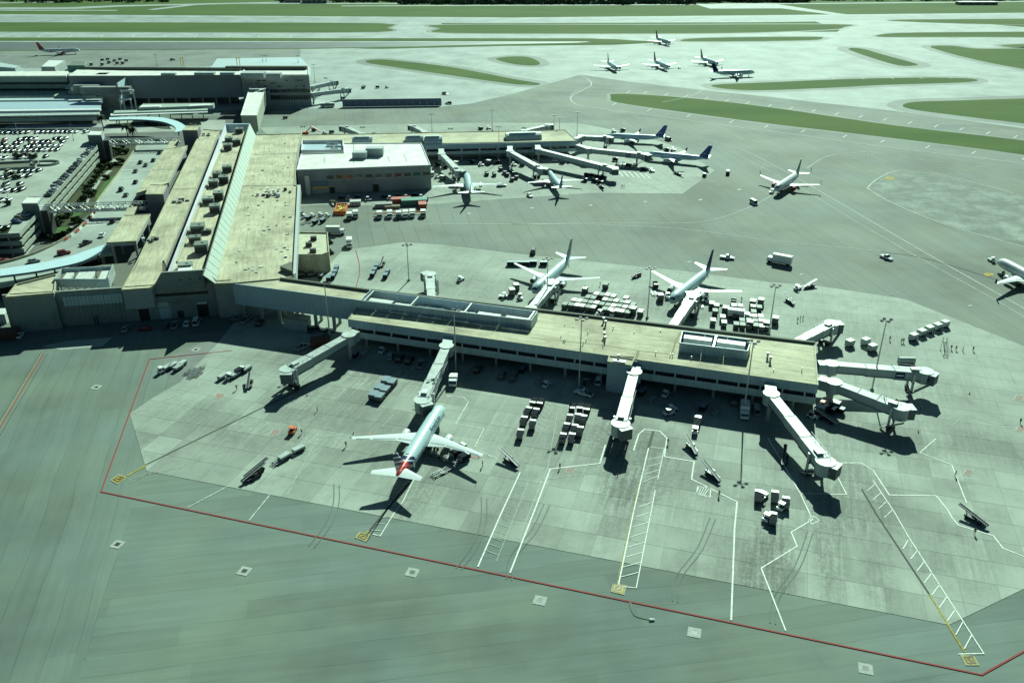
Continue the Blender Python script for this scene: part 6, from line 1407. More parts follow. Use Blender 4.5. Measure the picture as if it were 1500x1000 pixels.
row(-40, 257, 62, 250.5, 2.75, NS, 'just in front of the ramp opening on the garage roof', .75)
row(-40, 264, 56, 258, 2.75, NS, 'in the row below the ramp on the garage roof', .55)
row(-30, 276, 46, 269, 2.75, NS, 'in the middle left rows of the garage roof', .7); row(-30, 285, 38, 278, 2.75, NS, 'left of the near stair tower on the garage roof', .85)
row(-30, 301, 18, 294, 2.75, NS, 'beside the near stair tower, upper row', .8); row(-30, 311, 12, 305, 2.75, NS, 'beside the near stair tower, lower row', .7)
row(22, 329, 44, 309, 4.0, aim(30, 320, 40, 320.5, DZ), 'in the short row by the near corner parapet', 1); row(-30, 340, 16, 334, 2.75, NS, 'at the garage corner, lowest row', .8)
# ramp opening and planted roof edge
t = thing('garage_ramp', 'dark sunken ramp opening with curved end on the garage roof', 'ramp', (*at(40, 242, DZ), DZ))
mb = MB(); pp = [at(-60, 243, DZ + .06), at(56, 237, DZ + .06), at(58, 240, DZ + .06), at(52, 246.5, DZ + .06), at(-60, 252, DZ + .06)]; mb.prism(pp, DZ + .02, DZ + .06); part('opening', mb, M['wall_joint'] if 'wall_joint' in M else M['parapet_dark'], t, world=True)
mb = MB(); rim(mb, pp, .3, DZ, DZ + 1.1); part('parapet', mb, M['gray_conc'], t, world=True)
t = thing('spiral_ramp', 'curved ramp wall at the end of the sunken ramp on the garage roof', 'ramp', (*at(67, 240, DZ), DZ)); mb = MB()
for k in range(14): a = k / 14 * 2 * math.pi; b = (k + 1) / 14 * 2 * math.pi; mb.bar((7 * math.cos(a), 4.5 * math.sin(a), .5), (7 * math.cos(b), 4.5 * math.sin(b), .5), .35, 1.1)
part('ramp_wall', mb, M['gray_conc'], t); 
for k, (x, y) in enumerate([(24, 231), (30, 232), (36, 230), (44, 231), (50, 232), (18, 258), (24, 262), (8, 340), (14, 300)]):
    t = thing('shrub', 'dark bush in a planter on the garage roof, %s' % ['left end above the ramp', 'second above the ramp', 'third above the ramp', 'fourth above the ramp', 'by the curved ramp end', 'below the ramp, upper', 'below the ramp, lower', 'at the lowest garage corner', 'left of the near stair tower'][k], 'shrub', (*at(x, y, DZ), DZ), k, 'bushes on the garage roof'); o = bpy.data.objects.new('crown', BM_[k % 4]); link(o, t); o.scale = (1.1, 1.1, 1.2)
    mb = MB(); mb.box(-1, 1, -1, 1, 0, .5); part('planter', mb, M['gray_conc'], t)
# cars on the raised road
RDG = 'cars on the raised forecourt road'
for kd, c, x, y, qx, qy, l in (('pickup', 'car_black', 126, 358, 140, 352, 'black double-cab pickup heading up the raised forecourt road'), ('suv', 'car_red', 94, 372, 106, 370, 'dark red car next to the curved awning'), ('car', 'car_silver', 50, 384, 66, 381, 'silver car at the left on the raised road, above the awning'), ('car', 'car_white', 150, 346, 156, 338, 'white-roofed car near the beige canopy corner'), ('suv', 'car_black', 166, 325, 172, 316, 'black tall car in the shadow of the near footbridge'), ('suv', 'car_black', 178, 279, 183, 271, 'black car lowest in the pair on the middle of the forecourt road'), ('car', 'car_grey', 185, 287, 190, 279, 'dark car close above the near footbridge on the forecourt road'), ('car', 'car_black', 199, 268, 204, 261, 'black car beside the beige canopy edge, third up'), ('car', 'car_grey', 199, 252, 204, 245, 'dark car alone in the middle of the forecourt road'), ('car', 'car_grey', 214, 243, 218, 237, 'grey-green car by the crossing on the forecourt road'), ('car', 'car_black', 206, 239, 210, 233, 'small dark car on the crossing of the forecourt road'), ('car', 'car_black', 225, 236, 229, 230, 'black car tucked by the canopy near the crossing'), ('car', 'car_black', 234, 225, 238, 219, 'black car farthest up beside the canopy'), ('car', 'car_red', 4, 384, 12, 382, 'red car at the left edge on the raised road')):
    car(kd, c, x, y, aim(x, y, qx, qy, RZ), l, RDG, RZ)
# vehicles round the terminal ends
G = 'cars parked at the terminal end wall'
for kd, c, x, y, qx, qy, l in (('car', 'car_white', 30, 493, 36, 484, 'white car at the left corner of the terminal end wall'), ('car', 'car_silver', 184, 484, 188, 476, 'white car left of the first dark doorway'), ('car', 'car_red', 214, 483, 224, 482, 'dark red car in shadow between the doorways'), ('pickup', 'car_silver', 257, 478, 261, 470, 'pickup with open bed in front of the small wall door'), ('car', 'car_white', 274, 476, 277, 468, 'light car second from the right at the wall'), ('van', 'car_white', 288, 474, 291, 466, 'white car at the right-hand doorway'), ('car', 'car_grey', 345, 470, 356, 469, 'dark car under the link columns'), ('pickup', 'car_silver', 361, 470, 369, 464, 'silver pickup parked askew under the link'), ('suv', 'car_black', 381, 475, 385, 470, 'black car beside the askew pickup under the link'), ('car', 'car_grey', 243, 479, 247, 473, 'grey car beside the pickup at the end wall')):
    car(kd, c, x, y, aim(x, y, qx, qy), l, G)
G = 'service vehicles in the shade of the near pier'
for kd, c, x, y, qx, qy, l in (('suv', 'car_silver', 573, 524, 579, 515, 'silver car, leftmost of the row in shade under the near pier'), ('suv', 'car_black', 586, 527, 592, 518, 'black car, second in the row in shade under the near pier'), ('suv', 'car_black', 600, 530, 606, 521, 'black car, third in the row in shade under the near pier'), ('pickup', 'car_silver', 617, 535, 620, 527, 'grey flat-fronted vehicle at the end of the shaded row'), ('pickup', 'car_silver', 858, 563, 862, 554, 'silver pickup in shade right of the tall mast'), ('van', 'car_white', 877, 560, 879, 551, 'white van in shade beside the blue-grey tower'), ('pickup', 'car_white', 855, 578, 845, 575, 'white pickup standing across the shadow edge by the tall mast'), ('van', 'car_silver', 1107, 603, 1105, 592, 'grey-green van in shade right of the white-roofed truck'), ('suv', 'car_black', 700, 543, 705, 535, 'dark car in deep shade behind the mast'), ('suv', 'car_grey', 735, 552, 739, 543, 'dark striped vehicle in deep shade, left of two'), ('suv', 'car_grey', 752, 555, 756, 546, 'dark striped vehicle in deep shade, right of two'), ('suv', 'car_grey', 1075, 590, 1076, 582, 'dark car half hidden under the near pier band'), ('suv', 'car_silver', 1158, 592, 1160, 584, 'pale vehicle in shade behind the latticed jet bridge'), ('pickup', 'car_silver', 445, 510, 450, 508, 'grey-green pickup by the orange crate under the link'), ('suv', 'car_silver', 480, 488, 486, 486, 'grey van behind the leftmost jet bridge'), ('van', 'car_grey', 462, 486, 471, 485, 'grey truck behind the leftmost jet bridge')):
    car(kd, c, x, y, aim(x, y, qx, qy), l, G)
G = 'vehicles out on the manoeuvring area'
for kd, c, x, y, qx, qy, l in (('pickup', 'car_white', 1065, 379, 1074, 380, 'white pickup on the open asphalt left of the box truck'), ('pickup', 'car_white', 1298, 379, 1308, 383, 'white pickup alone on the open asphalt beside the dark curved line'), ('van', 'car_white', 1104, 299, 1109, 302, 'white van just ahead of the towed airliner'), ('van', 'car_black', 1066, 255, 1067, 249, 'dark van beside the far stand corner'), ('van', 'car_grey', 781, 370, 782, 363, 'black vehicle behind the striped-tail airliner'), ('suv', 'car_grey', 652, 138.5, 660, 139.5, 'small dark car right of the blast fence, upper'), ('suv', 'car_grey', 657, 152.5, 650, 152.5, 'small dark car right at the end of the blast fence'), ('suv', 'car_grey', 253, 88.5, 262, 88, 'small dark car on the far left apron'), ('car', 'car_white', 776, 288, 780, 291, 'white-topped car at the pad edge before the small airliner'), ('suv', 'car_white', 735, 273, 742, 273, 'white vehicle under the wing of the white-finned plane'), ('car', 'car_grey', 625, 293, 626, 287, 'dark car at the corner of the white-roofed hall'), ('van', 'car_white', 634, 257, 638, 248, 'white van at the corner of the white-roofed hall'), ('van', 'car_grey', 979, 206, 985, 208, 'dark van beside the farther blue-tailed plane'), ('suv', 'car_grey', 1032, 258, 1034, 254, 'small dark vehicle at the tip of the far stand'), ('pickup', 'car_white', 673, 549 + 0, 673, 541, 'placeholder')):
    if l != 'placeholder': car(kd, c, x, y, aim(x, y, qx, qy), l, G)
# trucks
def box_truck(x, y, rz, lab, L=7.5, cabc='car_white', boxc='white', H=3.3, name='box_truck', W=2.4):
    t = thing(name, lab, 'truck', (*at(x, y), 0), rz)
    mb = MB(); mb.box(-L / 2, L / 2 - 2.1, -W / 2, W / 2, .9, H); part('cargo_box', mb, M[boxc], t)
    mb = MB(); mb.box(-L / 2 + .05, L / 2 - 2.15, -W / 2 + .05, W / 2 - .05, H, H + .05); part('box_roof', mb, M['white_roof'], t)
    mb = MB(); mb.loft([[(L / 2 - 1.9, y_, .6), (L / 2, y_, .6), (L / 2, y_, 1.4), (L / 2 - .4, y_, 2.3), (L / 2 - 1.9, y_, 2.3)] for y_ in (-W / 2 + .1, W / 2 - .1)]); part('cab', mb, M[cabc], t)
    mb = MB(); mb.add([(L / 2 + .015, -W / 2 + .2, 1.42), (L / 2 + .015, W / 2 - .2, 1.42), (L / 2 - .37, W / 2 - .2, 2.22), (L / 2 - .37, -W / 2 + .2, 2.22)], [(0, 1, 2, 3)]); part('windscreen', mb, M['glass'], t, fix=False)
    mb = MB(); mb.box(-L / 2 + .1, L / 2 - .2, -W / 2 + .3, W / 2 - .3, .5, .9); part('chassis', mb, M['dark_metal'], t)
    wheels(t, (L / 2 - 1.0, -L / 2 + 1.4), (-W / 2 + .2, W / 2 - .2), .45, .3); return t
box_truck(1141, 386, aim(1141, 386, 1128, 383.5), 'long white box truck driving on the open asphalt behind the near pier', 9.5, H=3.8)
box_truck(1090, 608, aim(1090, 600, 1090, 612), 'white-roofed truck standing at the foot of the tall mast at the shadow edge', 6.2)
box_truck(512, 361, aim(512, 361, 512, 368), 'white box truck parked alone beside the small beige annex', 6.5)
box_truck(492, 343, aim(492, 343, 505, 343), 'grey-sided box truck backed against the small beige annex', 8, boxc='bridge_side', H=3.6)
box_truck(664, 563, aim(664, 560, 662, 572), 'small white lift truck right of the docked jet bridge in the foreground', 4.6, H=2.6)
box_truck(1082, 466, aim(1068, 465, 1084, 467), 'long white trailer among the containers behind the near pier', 7.5, H=3.2)
for k, (x, y, l, c) in enumerate(((556, 319, 'leftmost of the row of trucks in the truck yard', 'car_silver'), (571, 318, 'second in the row of trucks in the truck yard, white cab roof', 'car_white'), (584, 319, 'third in the row of trucks in the truck yard, dark', 'car_grey'), (594, 318, 'fourth in the row of trucks in the truck yard, white top', 'car_white'), (604, 317, 'fifth in the row of trucks in the truck yard, white top', 'car_white'), (521, 318, 'white truck on the right of the red and yellow dumpster', 'car_silver'), (512, 321, 'dark truck touching the red and yellow dumpster', 'car_grey'), (620, 317, 'brown-grey truck at the right end of the truck yard', 'car_tan'))):
    box_truck(x, y, aim(x, y - 4, x, y), 'small truck, ' + l, 5.6, c, 'bridge_side' if k % 2 else 'white', 2.7)
box_truck(407 + 70, 157, aim(470, 158, 490, 157), 'small grey truck beside the bus near the blast fence', 6, 'car_grey', 'grey_metal', 2.8)
def bus(x, y, rz, lab, L=10, W=2.5, H=3.0):
    t = thing('bus', lab, 'bus', (*at(x, y), 0), rz); mb = MB(); mb.box(-L / 2, L / 2, -W / 2, W / 2, .4, H); part('body', mb, M['white'], t)
    mb = MB(); mb.box(-L / 2 - .01, L / 2 + .02, -W / 2 - .02, W / 2 + .02, 1.4, 2.3); part('window_strip', mb, M['glass'], t); wheels(t, (L * .32, -L * .3), (-W / 2 + .1, W / 2 - .1), .48, .3)
    mb = MB(); mb.box(-1.5, 1.5, -.8, .8, H, H + .25); part('roof_hatch', mb, M['light_metal'], t)
bus(480, 157, aim(470, 157, 492, 156.3), 'white bus parked left of the blast fence')
t = thing('dumpster', 'big red and yellow open container full of yellow scrap in the truck yard', 'container', (*at(500, 309), 0), R(95)); 
for a in ((-6, 6, -2.6, -2.3), (-6, 6, 2.3, 2.6), (-6, -5.7, -2.3, 2.3), (5.7, 6, -2.3, 2.3)): mb = MB(); mb.box(a[0], a[1], a[2], a[3], 0, 1.9); part('side_wall', mb, M['orange'], t)
mb = MB(); mb.box(-5.7, 5.7, -2.3, 2.3, 0, .9)
for k in range(40): mb.cbox((random.uniform(-5, 5), random.uniform(-2, 2), random.uniform(.9, 1.6)), (random.uniform(.4, 1.6), .4, .4), random.uniform(0, 6), random.uniform(-.6, .6))
part('scrap_load', mb, M['yellow'], t, kind='stuff')
t = thing('loader_boom', 'pale diagonal boom leaning over the red and yellow container', 'boom', (*at(492, 300), 0)); mb = MB(); a = at(483, 296); b = at(492, 301); mb.bar((*a, .6), (*b, 2.0), .7); part('boom', mb, M['car_tan'], t, world=True)
mb = MB(); mb.box(b[0] - .7, b[0] + .7, b[1] - .7, b[1] + .7, 0, 1.6); part('base', mb, M['dark_metal'], t, world=True)
for x, y, w_, d_, h_, m, l in ((607, 299, 12, 5, 2.6, 'green_box', 'dark green roofed storage box in the truck yard'), (588, 296, 9, 4, 2.0, 'red_paint', 'dark red storage rack left of the green box in the truck yard'), (619, 303, 3.5, 7, 2.2, 'red_paint', 'red frame at the right end of the truck yard'), (562, 303, 8, 3.5, 1.8, 'grey_metal', 'grey crate stack at the left of the truck yard'), (575, 305, 7, 2.5, 1.2, 'car_tan', 'tan pallet stack in the middle of the truck yard'), (521, 300, 5, 3.5, 2.0, 'light_metal', 'white tank unit above the red and yellow container'), (470, 506, 6, 3.5, 2.4, 'brown', 'orange-brown crate behind the leftmost jet bridge'), (13, 495, 6, 4, 2.8, 'brown', 'reddish-brown hut at the left corner of the terminal end wall'), (3, 470, 5, 5, 3.4, 'dirty_white', 'white cabin at the left edge beside the terminal end wall')):
    t = thing('storage_box', l, 'storage box', (*at(x, y), 0), R(8)); mb = MB(); mb.box(-w_ / 2, w_ / 2, -d_ / 2, d_ / 2, 0, h_); part('box', mb, M[m], t)
    mb = MB(); mb.box(-w_ / 2 - .1, w_ / 2 + .1, -d_ / 2 - .1, d_ / 2 + .1, h_, h_ + .12); part('lid', mb, M[m], t)
    for k in range(6): mb = MB(); x_ = -w_ / 2 + w_ * (k + .5) / 6; mb.box(x_ - .08, x_ + .08, -d_ / 2 - .12, -d_ / 2, 0, h_); part('rib', mb, M['dark_metal'], t)
t = thing('yard_guard_rail', 'red and white rail along the front of the truck yard', 'rail', (*at(590, 311), 0)); mb = MB(); a = at(548, 313, 1); b = at(618, 310, 1); mb.bar((*a, 1), (*b, 1), .35, .5); part('rail', mb, M['orange'], t, world=True)
for k in range(8): p = lerp(a, b, k / 7); mb = MB(); mb.box(p[0] - .1, p[0] + .1, p[1] - .1, p[1] + .1, 0, 1); part('post', mb, M['white'], t, world=True)

# ---- small ramp equipment prototypes
def proto_cart():     # covered baggage cart
    t = thing('baggage_cart', 'x', 'baggage cart'); L, W = 3.1, 1.6
    mb = MB(); mb.box(-L / 2, L / 2, -W / 2, W / 2, .42, .6); part('deck', mb, M['dark_metal'], t)
    mb = MB(); mb.box(-L / 2 + .05, L / 2 - .05, -W / 2 + .1, W / 2 - .1, .6, 1.75); part('curtain', mb, plain('curtain', (.018, .02, .028), .9, spec=.1), t)
    mb = MB(); mb.box(-L / 2, -L / 2 + .08, -W / 2, W / 2, .6, 1.8); part('end_panel', mb, M['grey_metal'], t); mb = MB(); mb.box(L / 2 - .08, L / 2, -W / 2, W / 2, .6, 1.8); part('end_panel', mb, M['dark_metal'], t)
    mb = MB(); mb.box(.75, L / 2 + .05, -W / 2 - .05, W / 2 + .05, 1.8, 1.9); part('roof', mb, M['white'], t); mb = MB(); mb.box(-L / 2 - .05, .75, -W / 2 - .05, W / 2 + .05, 1.78, 1.86); part('roof_cover', mb, M['cloth_dark'], t)
    mb = MB(); mb.bar((L / 2, 0, .4), (L / 2 + 1.1, 0, .35), .08); part('tow_bar', mb, M['dark_metal'], t); wheels(t, (-.95, .95), (-.6, .6), .26, .16); return [t, False]
def proto_dark_cart():
    t = thing('baggage_cart', 'x', 'baggage cart'); L, W = 2.9, 1.6
    mb = MB(); mb.box(-L / 2, L / 2, -W / 2, W / 2, .42, .6); part('deck', mb, M['dark_metal'], t)
    mb = MB(); mb.box(-L / 2, L / 2, -W / 2, W / 2, .6, 1.7); part('box', mb, M['cloth_dark'], t)
    mb = MB(); mb.box(-L / 2 - .03, L / 2 + .03, -W / 2 - .03, W / 2 + .03, 1.7, 1.78); part('roof', mb, M['crate_blue'], t)
    mb = MB(); mb.bar((L / 2, 0, .4), (L / 2 + .9, 0, .35), .08); part('tow_bar', mb, M['dark_metal'], t); wheels(t, (-.95, .95), (-.6, .6), .26, .16); return [t, False]
def proto_flat(m='dark_metal'):
    t = thing('flat_dolly', 'x', 'dolly'); L, W = 3.4, 1.7
    mb = MB(); mb.box(-L / 2, L / 2, -W / 2, -W / 2 + .15, .4, .55); mb.box(-L / 2, L / 2, W / 2 - .15, W / 2, .4, .55); part('side_rails', mb, M['grey_metal'], t, kind='stuff')
    for k in range(6): mb = MB(); x = -L / 2 + .2 + k * (L - .4) / 5; mb.tube((x, -W / 2 + .15, .48), (x, W / 2 - .15, .48), .08, None, 6); part('roller', mb, M['light_metal'], t)
    mb = MB(); mb.box(-L / 2 + .3, L / 2 - .3, -.15, .15, .3, .4); part('spine', mb, M[m], t); mb = MB(); mb.bar((L / 2, 0, .4), (L / 2 + 1, 0, .35), .08); part('tow_bar', mb, M['dark_metal'], t); wheels(t, (-1.1, 1.1), (-.65, .65), .25, .16); return [t, False]
M['uld_shaded_side'] = plain('uld_shaded_side', (.17, .19, .18), .6, .1, .2, 1, .3)  # darkened container sides: their shade is put into the colour
def proto_uld(top='white_roof', side='uld_shaded_side', L=2.7, W=1.75, H=1.35):
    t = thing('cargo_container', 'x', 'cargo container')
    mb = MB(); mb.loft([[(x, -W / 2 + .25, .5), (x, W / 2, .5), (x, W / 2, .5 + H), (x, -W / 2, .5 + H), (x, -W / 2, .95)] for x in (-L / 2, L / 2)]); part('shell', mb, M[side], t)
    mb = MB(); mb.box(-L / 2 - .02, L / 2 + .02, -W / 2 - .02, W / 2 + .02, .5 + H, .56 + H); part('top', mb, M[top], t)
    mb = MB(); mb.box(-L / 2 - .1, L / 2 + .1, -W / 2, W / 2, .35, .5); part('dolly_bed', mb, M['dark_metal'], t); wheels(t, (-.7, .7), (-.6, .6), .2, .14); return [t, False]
def proto_tug(m='white'):
    t = thing('baggage_tug', 'x', 'tug'); mb = MB(); mb.loft([[(1.5, y, .35), (1.5, y, .9), (.3, y, 1.0), (.1, y, .75), (-.9, y, .75), (-1.0, y, 1.05), (-1.5, y, 1.05), (-1.5, y, .35)] for y in (-.75, .75)]); part('body', mb, M[m], t)
    mb = MB(); mb.box(-.85, -.25, -.55, .55, .75, 1.0); mb.box(-.95, -.8, -.55, .55, .95, 1.4); part('seat', mb, M['black'], t, kind='stuff'); mb = MB(); mb.box(-1.0, .2, -.7, .7, 1.95, 2.02); part('canopy', mb, M[m], t)
    for a in ((-.95, -.65), (-.95, .65), (.15, -.65), (.15, .65)): mb = MB(); mb.bar((a[0], a[1], .9), (a[0], a[1], 1.95), .07); part('post', mb, M['dark_metal'], t)
    wheels(t, (-.95, .95), (-.65, .65), .35, .25); return [t, False]
def proto_belt():
    t = thing('belt_loader', 'x', 'belt loader'); mb = MB(); mb.box(-2.3, 2.0, -.8, .8, .4, .85); part('chassis', mb, M['dark_metal'], t)
    mb = MB(); mb.bar((-3.4, .25, .8), (3.9, .25, 2.3), .75, .22); b = part('conveyor_boom', mb, M['dark_metal'], t); 
    for s in (-.16, .66): mb = MB(); mb.bar((-3.4, s, .98), (3.9, s, 2.48), .06, .12); part('side_rail', mb, M['white'], b)
    mb = MB(); mb.box(-.2, .9, -.78, -.25, .85, 1.5); part('cab_seat', mb, M['black'], t); mb = MB(); mb.bar((1.6, .25, .8), (2.2, .25, 1.9), .15); part('lift_strut', mb, M['grey_metal'], t); wheels(t, (-1.6, 1.4), (-.7, .7), .38, .25); return [t, False]
PC, PD, PF, PU, PUG, PT, PB, PTR = proto_cart(), proto_dark_cart(), proto_flat(), proto_uld(), proto_uld('uld_grey', 'uld_grey'), proto_tug(), proto_belt(), proto_tug('orange')
PUS = proto_uld('bridge_roof', 'bridge_side', 3.2, 1.5, .8); PUR = proto_uld('white_roof', 'bridge_side', 2.5, 1.9, 1.75)
PUB = proto_uld('crate_blue', 'uld_shaded_side', 3.0, 2.1, 1.3); PUW = proto_uld('white_roof', 'uld_shaded_side', 2.6, 2.0, 2.0)
def pa(pr, x, y, qx, qy, label, group, z=0): return put(pr, x, y, z, aim(x, y, qx, qy), label, group)
def train(pr, pts, label, group):
    for k, (x, y) in enumerate(pts):
        q = pts[k + 1] if k < len(pts) - 1 else pts[k - 1]
        ordn = ['first', 'second', 'third', 'fourth', 'fifth', 'sixth', 'seventh'][k]
        pa(pr, x, y, q[0], q[1], ordn + ' ' + label, group)
CG = 'covered baggage carts'
# trains between the stands in front of the pier
train(PC, [(762, 641), (767, 622), (773, 608), (782, 594)], 'cart from the bottom in the left file of the left cart block', CG)
train(PC, [(780, 627), (784, 610), (792, 595)], 'cart from the bottom in the right file of the left cart block', CG)
train(PC, [(824, 647), (829, 632), (834, 619), (838, 602)], 'cart from the bottom in the left file of the six-high block', CG)
train(PC, [(837, 647), (841, 634), (846, 618), (850, 602)], 'cart from the bottom in the middle file of the six-high block', CG)
train(PC, [(849, 637), (854, 620), (860, 604)], 'cart from the bottom in the right file of the six-high block', CG)
# blue-grey containers
for k, (x, y) in enumerate([(548, 581), (557, 584), (556, 571), (565, 574), (566, 560), (575, 563)]):
    pa(PUB, x, y + 2, x + 9, y - 8, 'blue-grey container on the apron, %s of the block of six' % ['front left', 'front right', 'middle left', 'middle right', 'back left', 'back right'][k], 'six blue-grey containers in a block')
LG = 'equipment parked at the left of the near stand'
for k, (x, y) in enumerate([(238, 545), (246, 541), (254, 538)]): pa(PUS if k else PT, x, y, x + 8, y - 5, 'white loader in the group at far left, %s' % ['lowest', 'middle', 'rear left'][k], LG)
for x, y, l in ((262, 541, 'white loader in the group at far left, front right'), (267, 536, 'white loader in the group at far left, rear right')): pa(PUS, x, y, x + 8, y - 5, l, LG)
for k, (x, y) in enumerate([(277, 546), (285, 544), (293, 542), (282, 551), (290, 549)]): pa(PF, x, y, x + 8, y - 6, 'dark flat dolly in the rack beside the white loaders, %s' % ['left', 'centre', 'right', 'front left', 'front right'][k], LG)
for k, (x, y) in enumerate([(327, 554), (338, 554), (345, 552), (352, 547), (362, 543)]): pa((PUS, PT, PUS, PC, PUS)[k], x, y, x + 8, y - 5, 'white unit in the second group at left, %s from the left' % ['first', 'second', 'third', 'fourth', 'fifth'][k], LG)
pa(PB, 366, 564, 368, 556, 'dark upright loader next to the second white group', LG); pa(PB, 376, 693, 388, 686, 'long belt loader beside the lead-in line at lower left', 'belt loaders')
pa(PB, 372, 700, 384, 693, 'second belt loader below the lower left one', 'belt loaders'); pa(PUS, 417, 672, 424, 668, 'white dolly with flat load, left of two', LG); pa(PF, 407, 678, 424, 668, 'flat dolly left of the two white loads', LG); pa(PUS, 438, 661, 446, 657, 'white dolly with flat load, right of two', LG)
pa(PTR, 429, 633, 433, 626, 'small orange tug near the faint red square', 'tugs')
for x, y, qx, qy, l in ((748, 677, 738, 670, 'belt loader right of the foreground airliner wingtip'), (1013, 658, 1007, 650, 'white belt loader beside the central stand line'), (1043, 697, 1033, 688, 'belt loader right of the hatched square'), (1426, 762, 1410, 753, 'dark belt loader at the lower right'), (1149, 674, 1150, 666, 'dark loader beside the latticed jet bridge shadow'), (560, 389, 564, 382, 'belt loader above the pair of tug trains behind the link'), (1157, 443, 1150, 437, 'belt loader at the right corner behind the near pier'), (1186, 421, 1195, 418, 'long loader by the stand edge at right'), (933, 405, 942, 400, 'belt loader left of the navy-tailed airliner'), (993, 256, 1000, 258, 'loader beside the nearer blue-tailed plane'), (881, 275, 886, 279, 'loader below the long far jet bridge'), (1211, 617, 1200, 612, 'white loader under the lower right jet bridge')):
    pa(PB, x, y, qx, qy, l, 'belt loaders')
for x, y, qx, qy, l in ((980, 607, 990, 605, 'white vehicle pair at the shadow edge, front'), (984, 602, 994, 599, 'white vehicle pair at the shadow edge, rear'), (1023, 618, 1026, 611, 'tug behind the single cart at the shadow edge'), (1018, 633, 1019, 625, 'white tug alone below the single cart'), (737, 436, 728, 436, 'white tug beside the dark-striped-tail airliner'), (880, 461, 890, 457, 'white tug at the left container block'), (1168, 424, 1176, 421, 'tug towing the loader by the stand edge at right'), (1130, 283, 1126, 286, 'tow tug at the nose of the towed airliner'), (1452, 383, 1444, 379, 'tow tug at the nose of the cut-off airliner'), (675, 411, 679, 409, 'dark tug alone behind the long roof screen'), (897, 462, 900, 455, 'tug by the nose of the navy-tailed airliner'), (995, 100.5, 999, 100.5, 'tow tug at the far apron airliners')):
    pa(PT, x, y, qx, qy, l, 'tugs')
pa(PC, 1021, 622, 1023, 614, 'baggage cart alone at the shadow edge', CG)
for k, (x, y) in enumerate([(1110, 732), (1117, 729), (1134, 733), (1145, 745), (1150, 742), (1124, 761), (1131, 765)]):
    pa(PC if k % 2 == 0 else PT, x, y, x + (8 if k % 2 else 0), y - 8, 'unit in the loose group right of the central stand, %s' % ['upper left', 'upper left inner', 'upper right', 'middle right', 'far right', 'lowest', 'lowest right'][k], CG)
# behind the pier
def grid(pr, label, group, pts, ang):
    for x, y in pts: put(pr, x, y, 0, ang, label, group)
ANG = aim(868, 447, 887, 424)
CGR = 'cargo containers in the left block behind the near pier'
GL = []
for i, n in enumerate([2, 2, 2, 3, 4, 4, 4, 4, 3, 3, 3, 2]):
    for j in range(n):
        if random.random() < .08: continue
        GL.append((828 + 8.3 * i + 4.1 * j + random.uniform(-.5, .5), 451 + 1.1 * i - 6.4 * j + random.uniform(-.4, .4)))
GL += [(938, 462), (927, 452), (917, 442), (857, 428), (887, 422)]
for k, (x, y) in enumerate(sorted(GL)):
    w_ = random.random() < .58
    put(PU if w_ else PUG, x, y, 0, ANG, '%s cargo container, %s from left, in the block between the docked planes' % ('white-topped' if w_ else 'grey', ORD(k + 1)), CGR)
CG2 = 'cargo containers in the right block behind the near pier'
GR = []
for i, (bx, n) in enumerate(((1078, 6), (1087, 5), (1097, 3), (1106, 5), (1115, 5), (1124, 2))):
    for j in range(n):
        if random.random() < .1: continue
        GR.append((bx - .8 * j + random.uniform(-.6, .6), 481 + .6 * i - 7.0 * j + random.uniform(-.6, .6)))
GR += [(1047, 461), (1049, 453), (1044, 475), (1058, 470), (1060, 478), (1042, 450)]
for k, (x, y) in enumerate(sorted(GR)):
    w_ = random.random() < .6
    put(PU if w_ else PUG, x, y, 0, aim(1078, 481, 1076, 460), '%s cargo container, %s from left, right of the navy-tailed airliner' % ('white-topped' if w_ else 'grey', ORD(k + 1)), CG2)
for x, y, l in ((1102, 449, 'tall white crate at the back of the right container block'), (1114, 447, 'tall white crate at the back right of the right container block'), (1098, 480, 'tall dark-sided crate near the roof edge in the right block'), (1122, 481, 'tall crate at the right front of the right block'), (1135, 474, 'large white crate beside the dark tug at right'), (927, 460, 'tall white crate at the right of the left block'), (1062, 459, 'white dome-topped unit beside the long trailer')): put(PUW, x, y, 0, ANG, l, CG2)
RG = 'white-roofed carts right of the near pier'
for x, y, l in ((1244, 507, 'white-roofed cart alone behind the right-hand jet bridges'), (1267, 505, 'rear of the two touching white-roofed carts'), (1277, 514, 'front of the two touching white-roofed carts'), (1337, 498, 'first from the left of five white-roofed carts in a line'), (1349, 492, 'second from the left of five white-roofed carts in a line'), (1360, 487, 'third from the left of five white-roofed carts in a line'), (1372, 483, 'fourth from the left of five white-roofed carts in a line'), (1383, 479, 'rightmost of five white-roofed carts in a line')):
    put(PUR, x, y, 0, aim(x, y, x + 12, y - 4), l, RG)
DG = 'dark baggage carts'
for k, (x, y) in enumerate([(546, 405), (549, 399), (552, 393), (565, 407), (568, 401), (493, 396), (491, 402), (488, 408), (470, 408), (482, 411)]): pa(PD, x, y, x + 3, y - 6, 'dark baggage cart behind the link, %s' % ['front of left file', 'middle of left file', 'rear of left file', 'front of right file', 'rear of right file', 'rear of the file at the terminal corner', 'middle of the file at the terminal corner', 'front of the file at the terminal corner', 'single one by the parapet', 'by the parapet corner'][k], DG)
for k, (x, y) in enumerate(sorted([(748, 389), (759, 389), (770, 389), (781, 388), (796, 389)])): pa(PD, x, y, x + 9, y, 'dark cart in the line left of the dark-striped-tail airliner, %s from left' % ORD(k + 1), DG)
for k, (x, y) in enumerate([(443, 405), (459, 405)]): car('suv', 'car_black', x, y, aim(x, y, x + 8, y - 1), ('left' if k == 0 else 'right') + ' dark car by the small beige annex corner', 'cars by the annex')
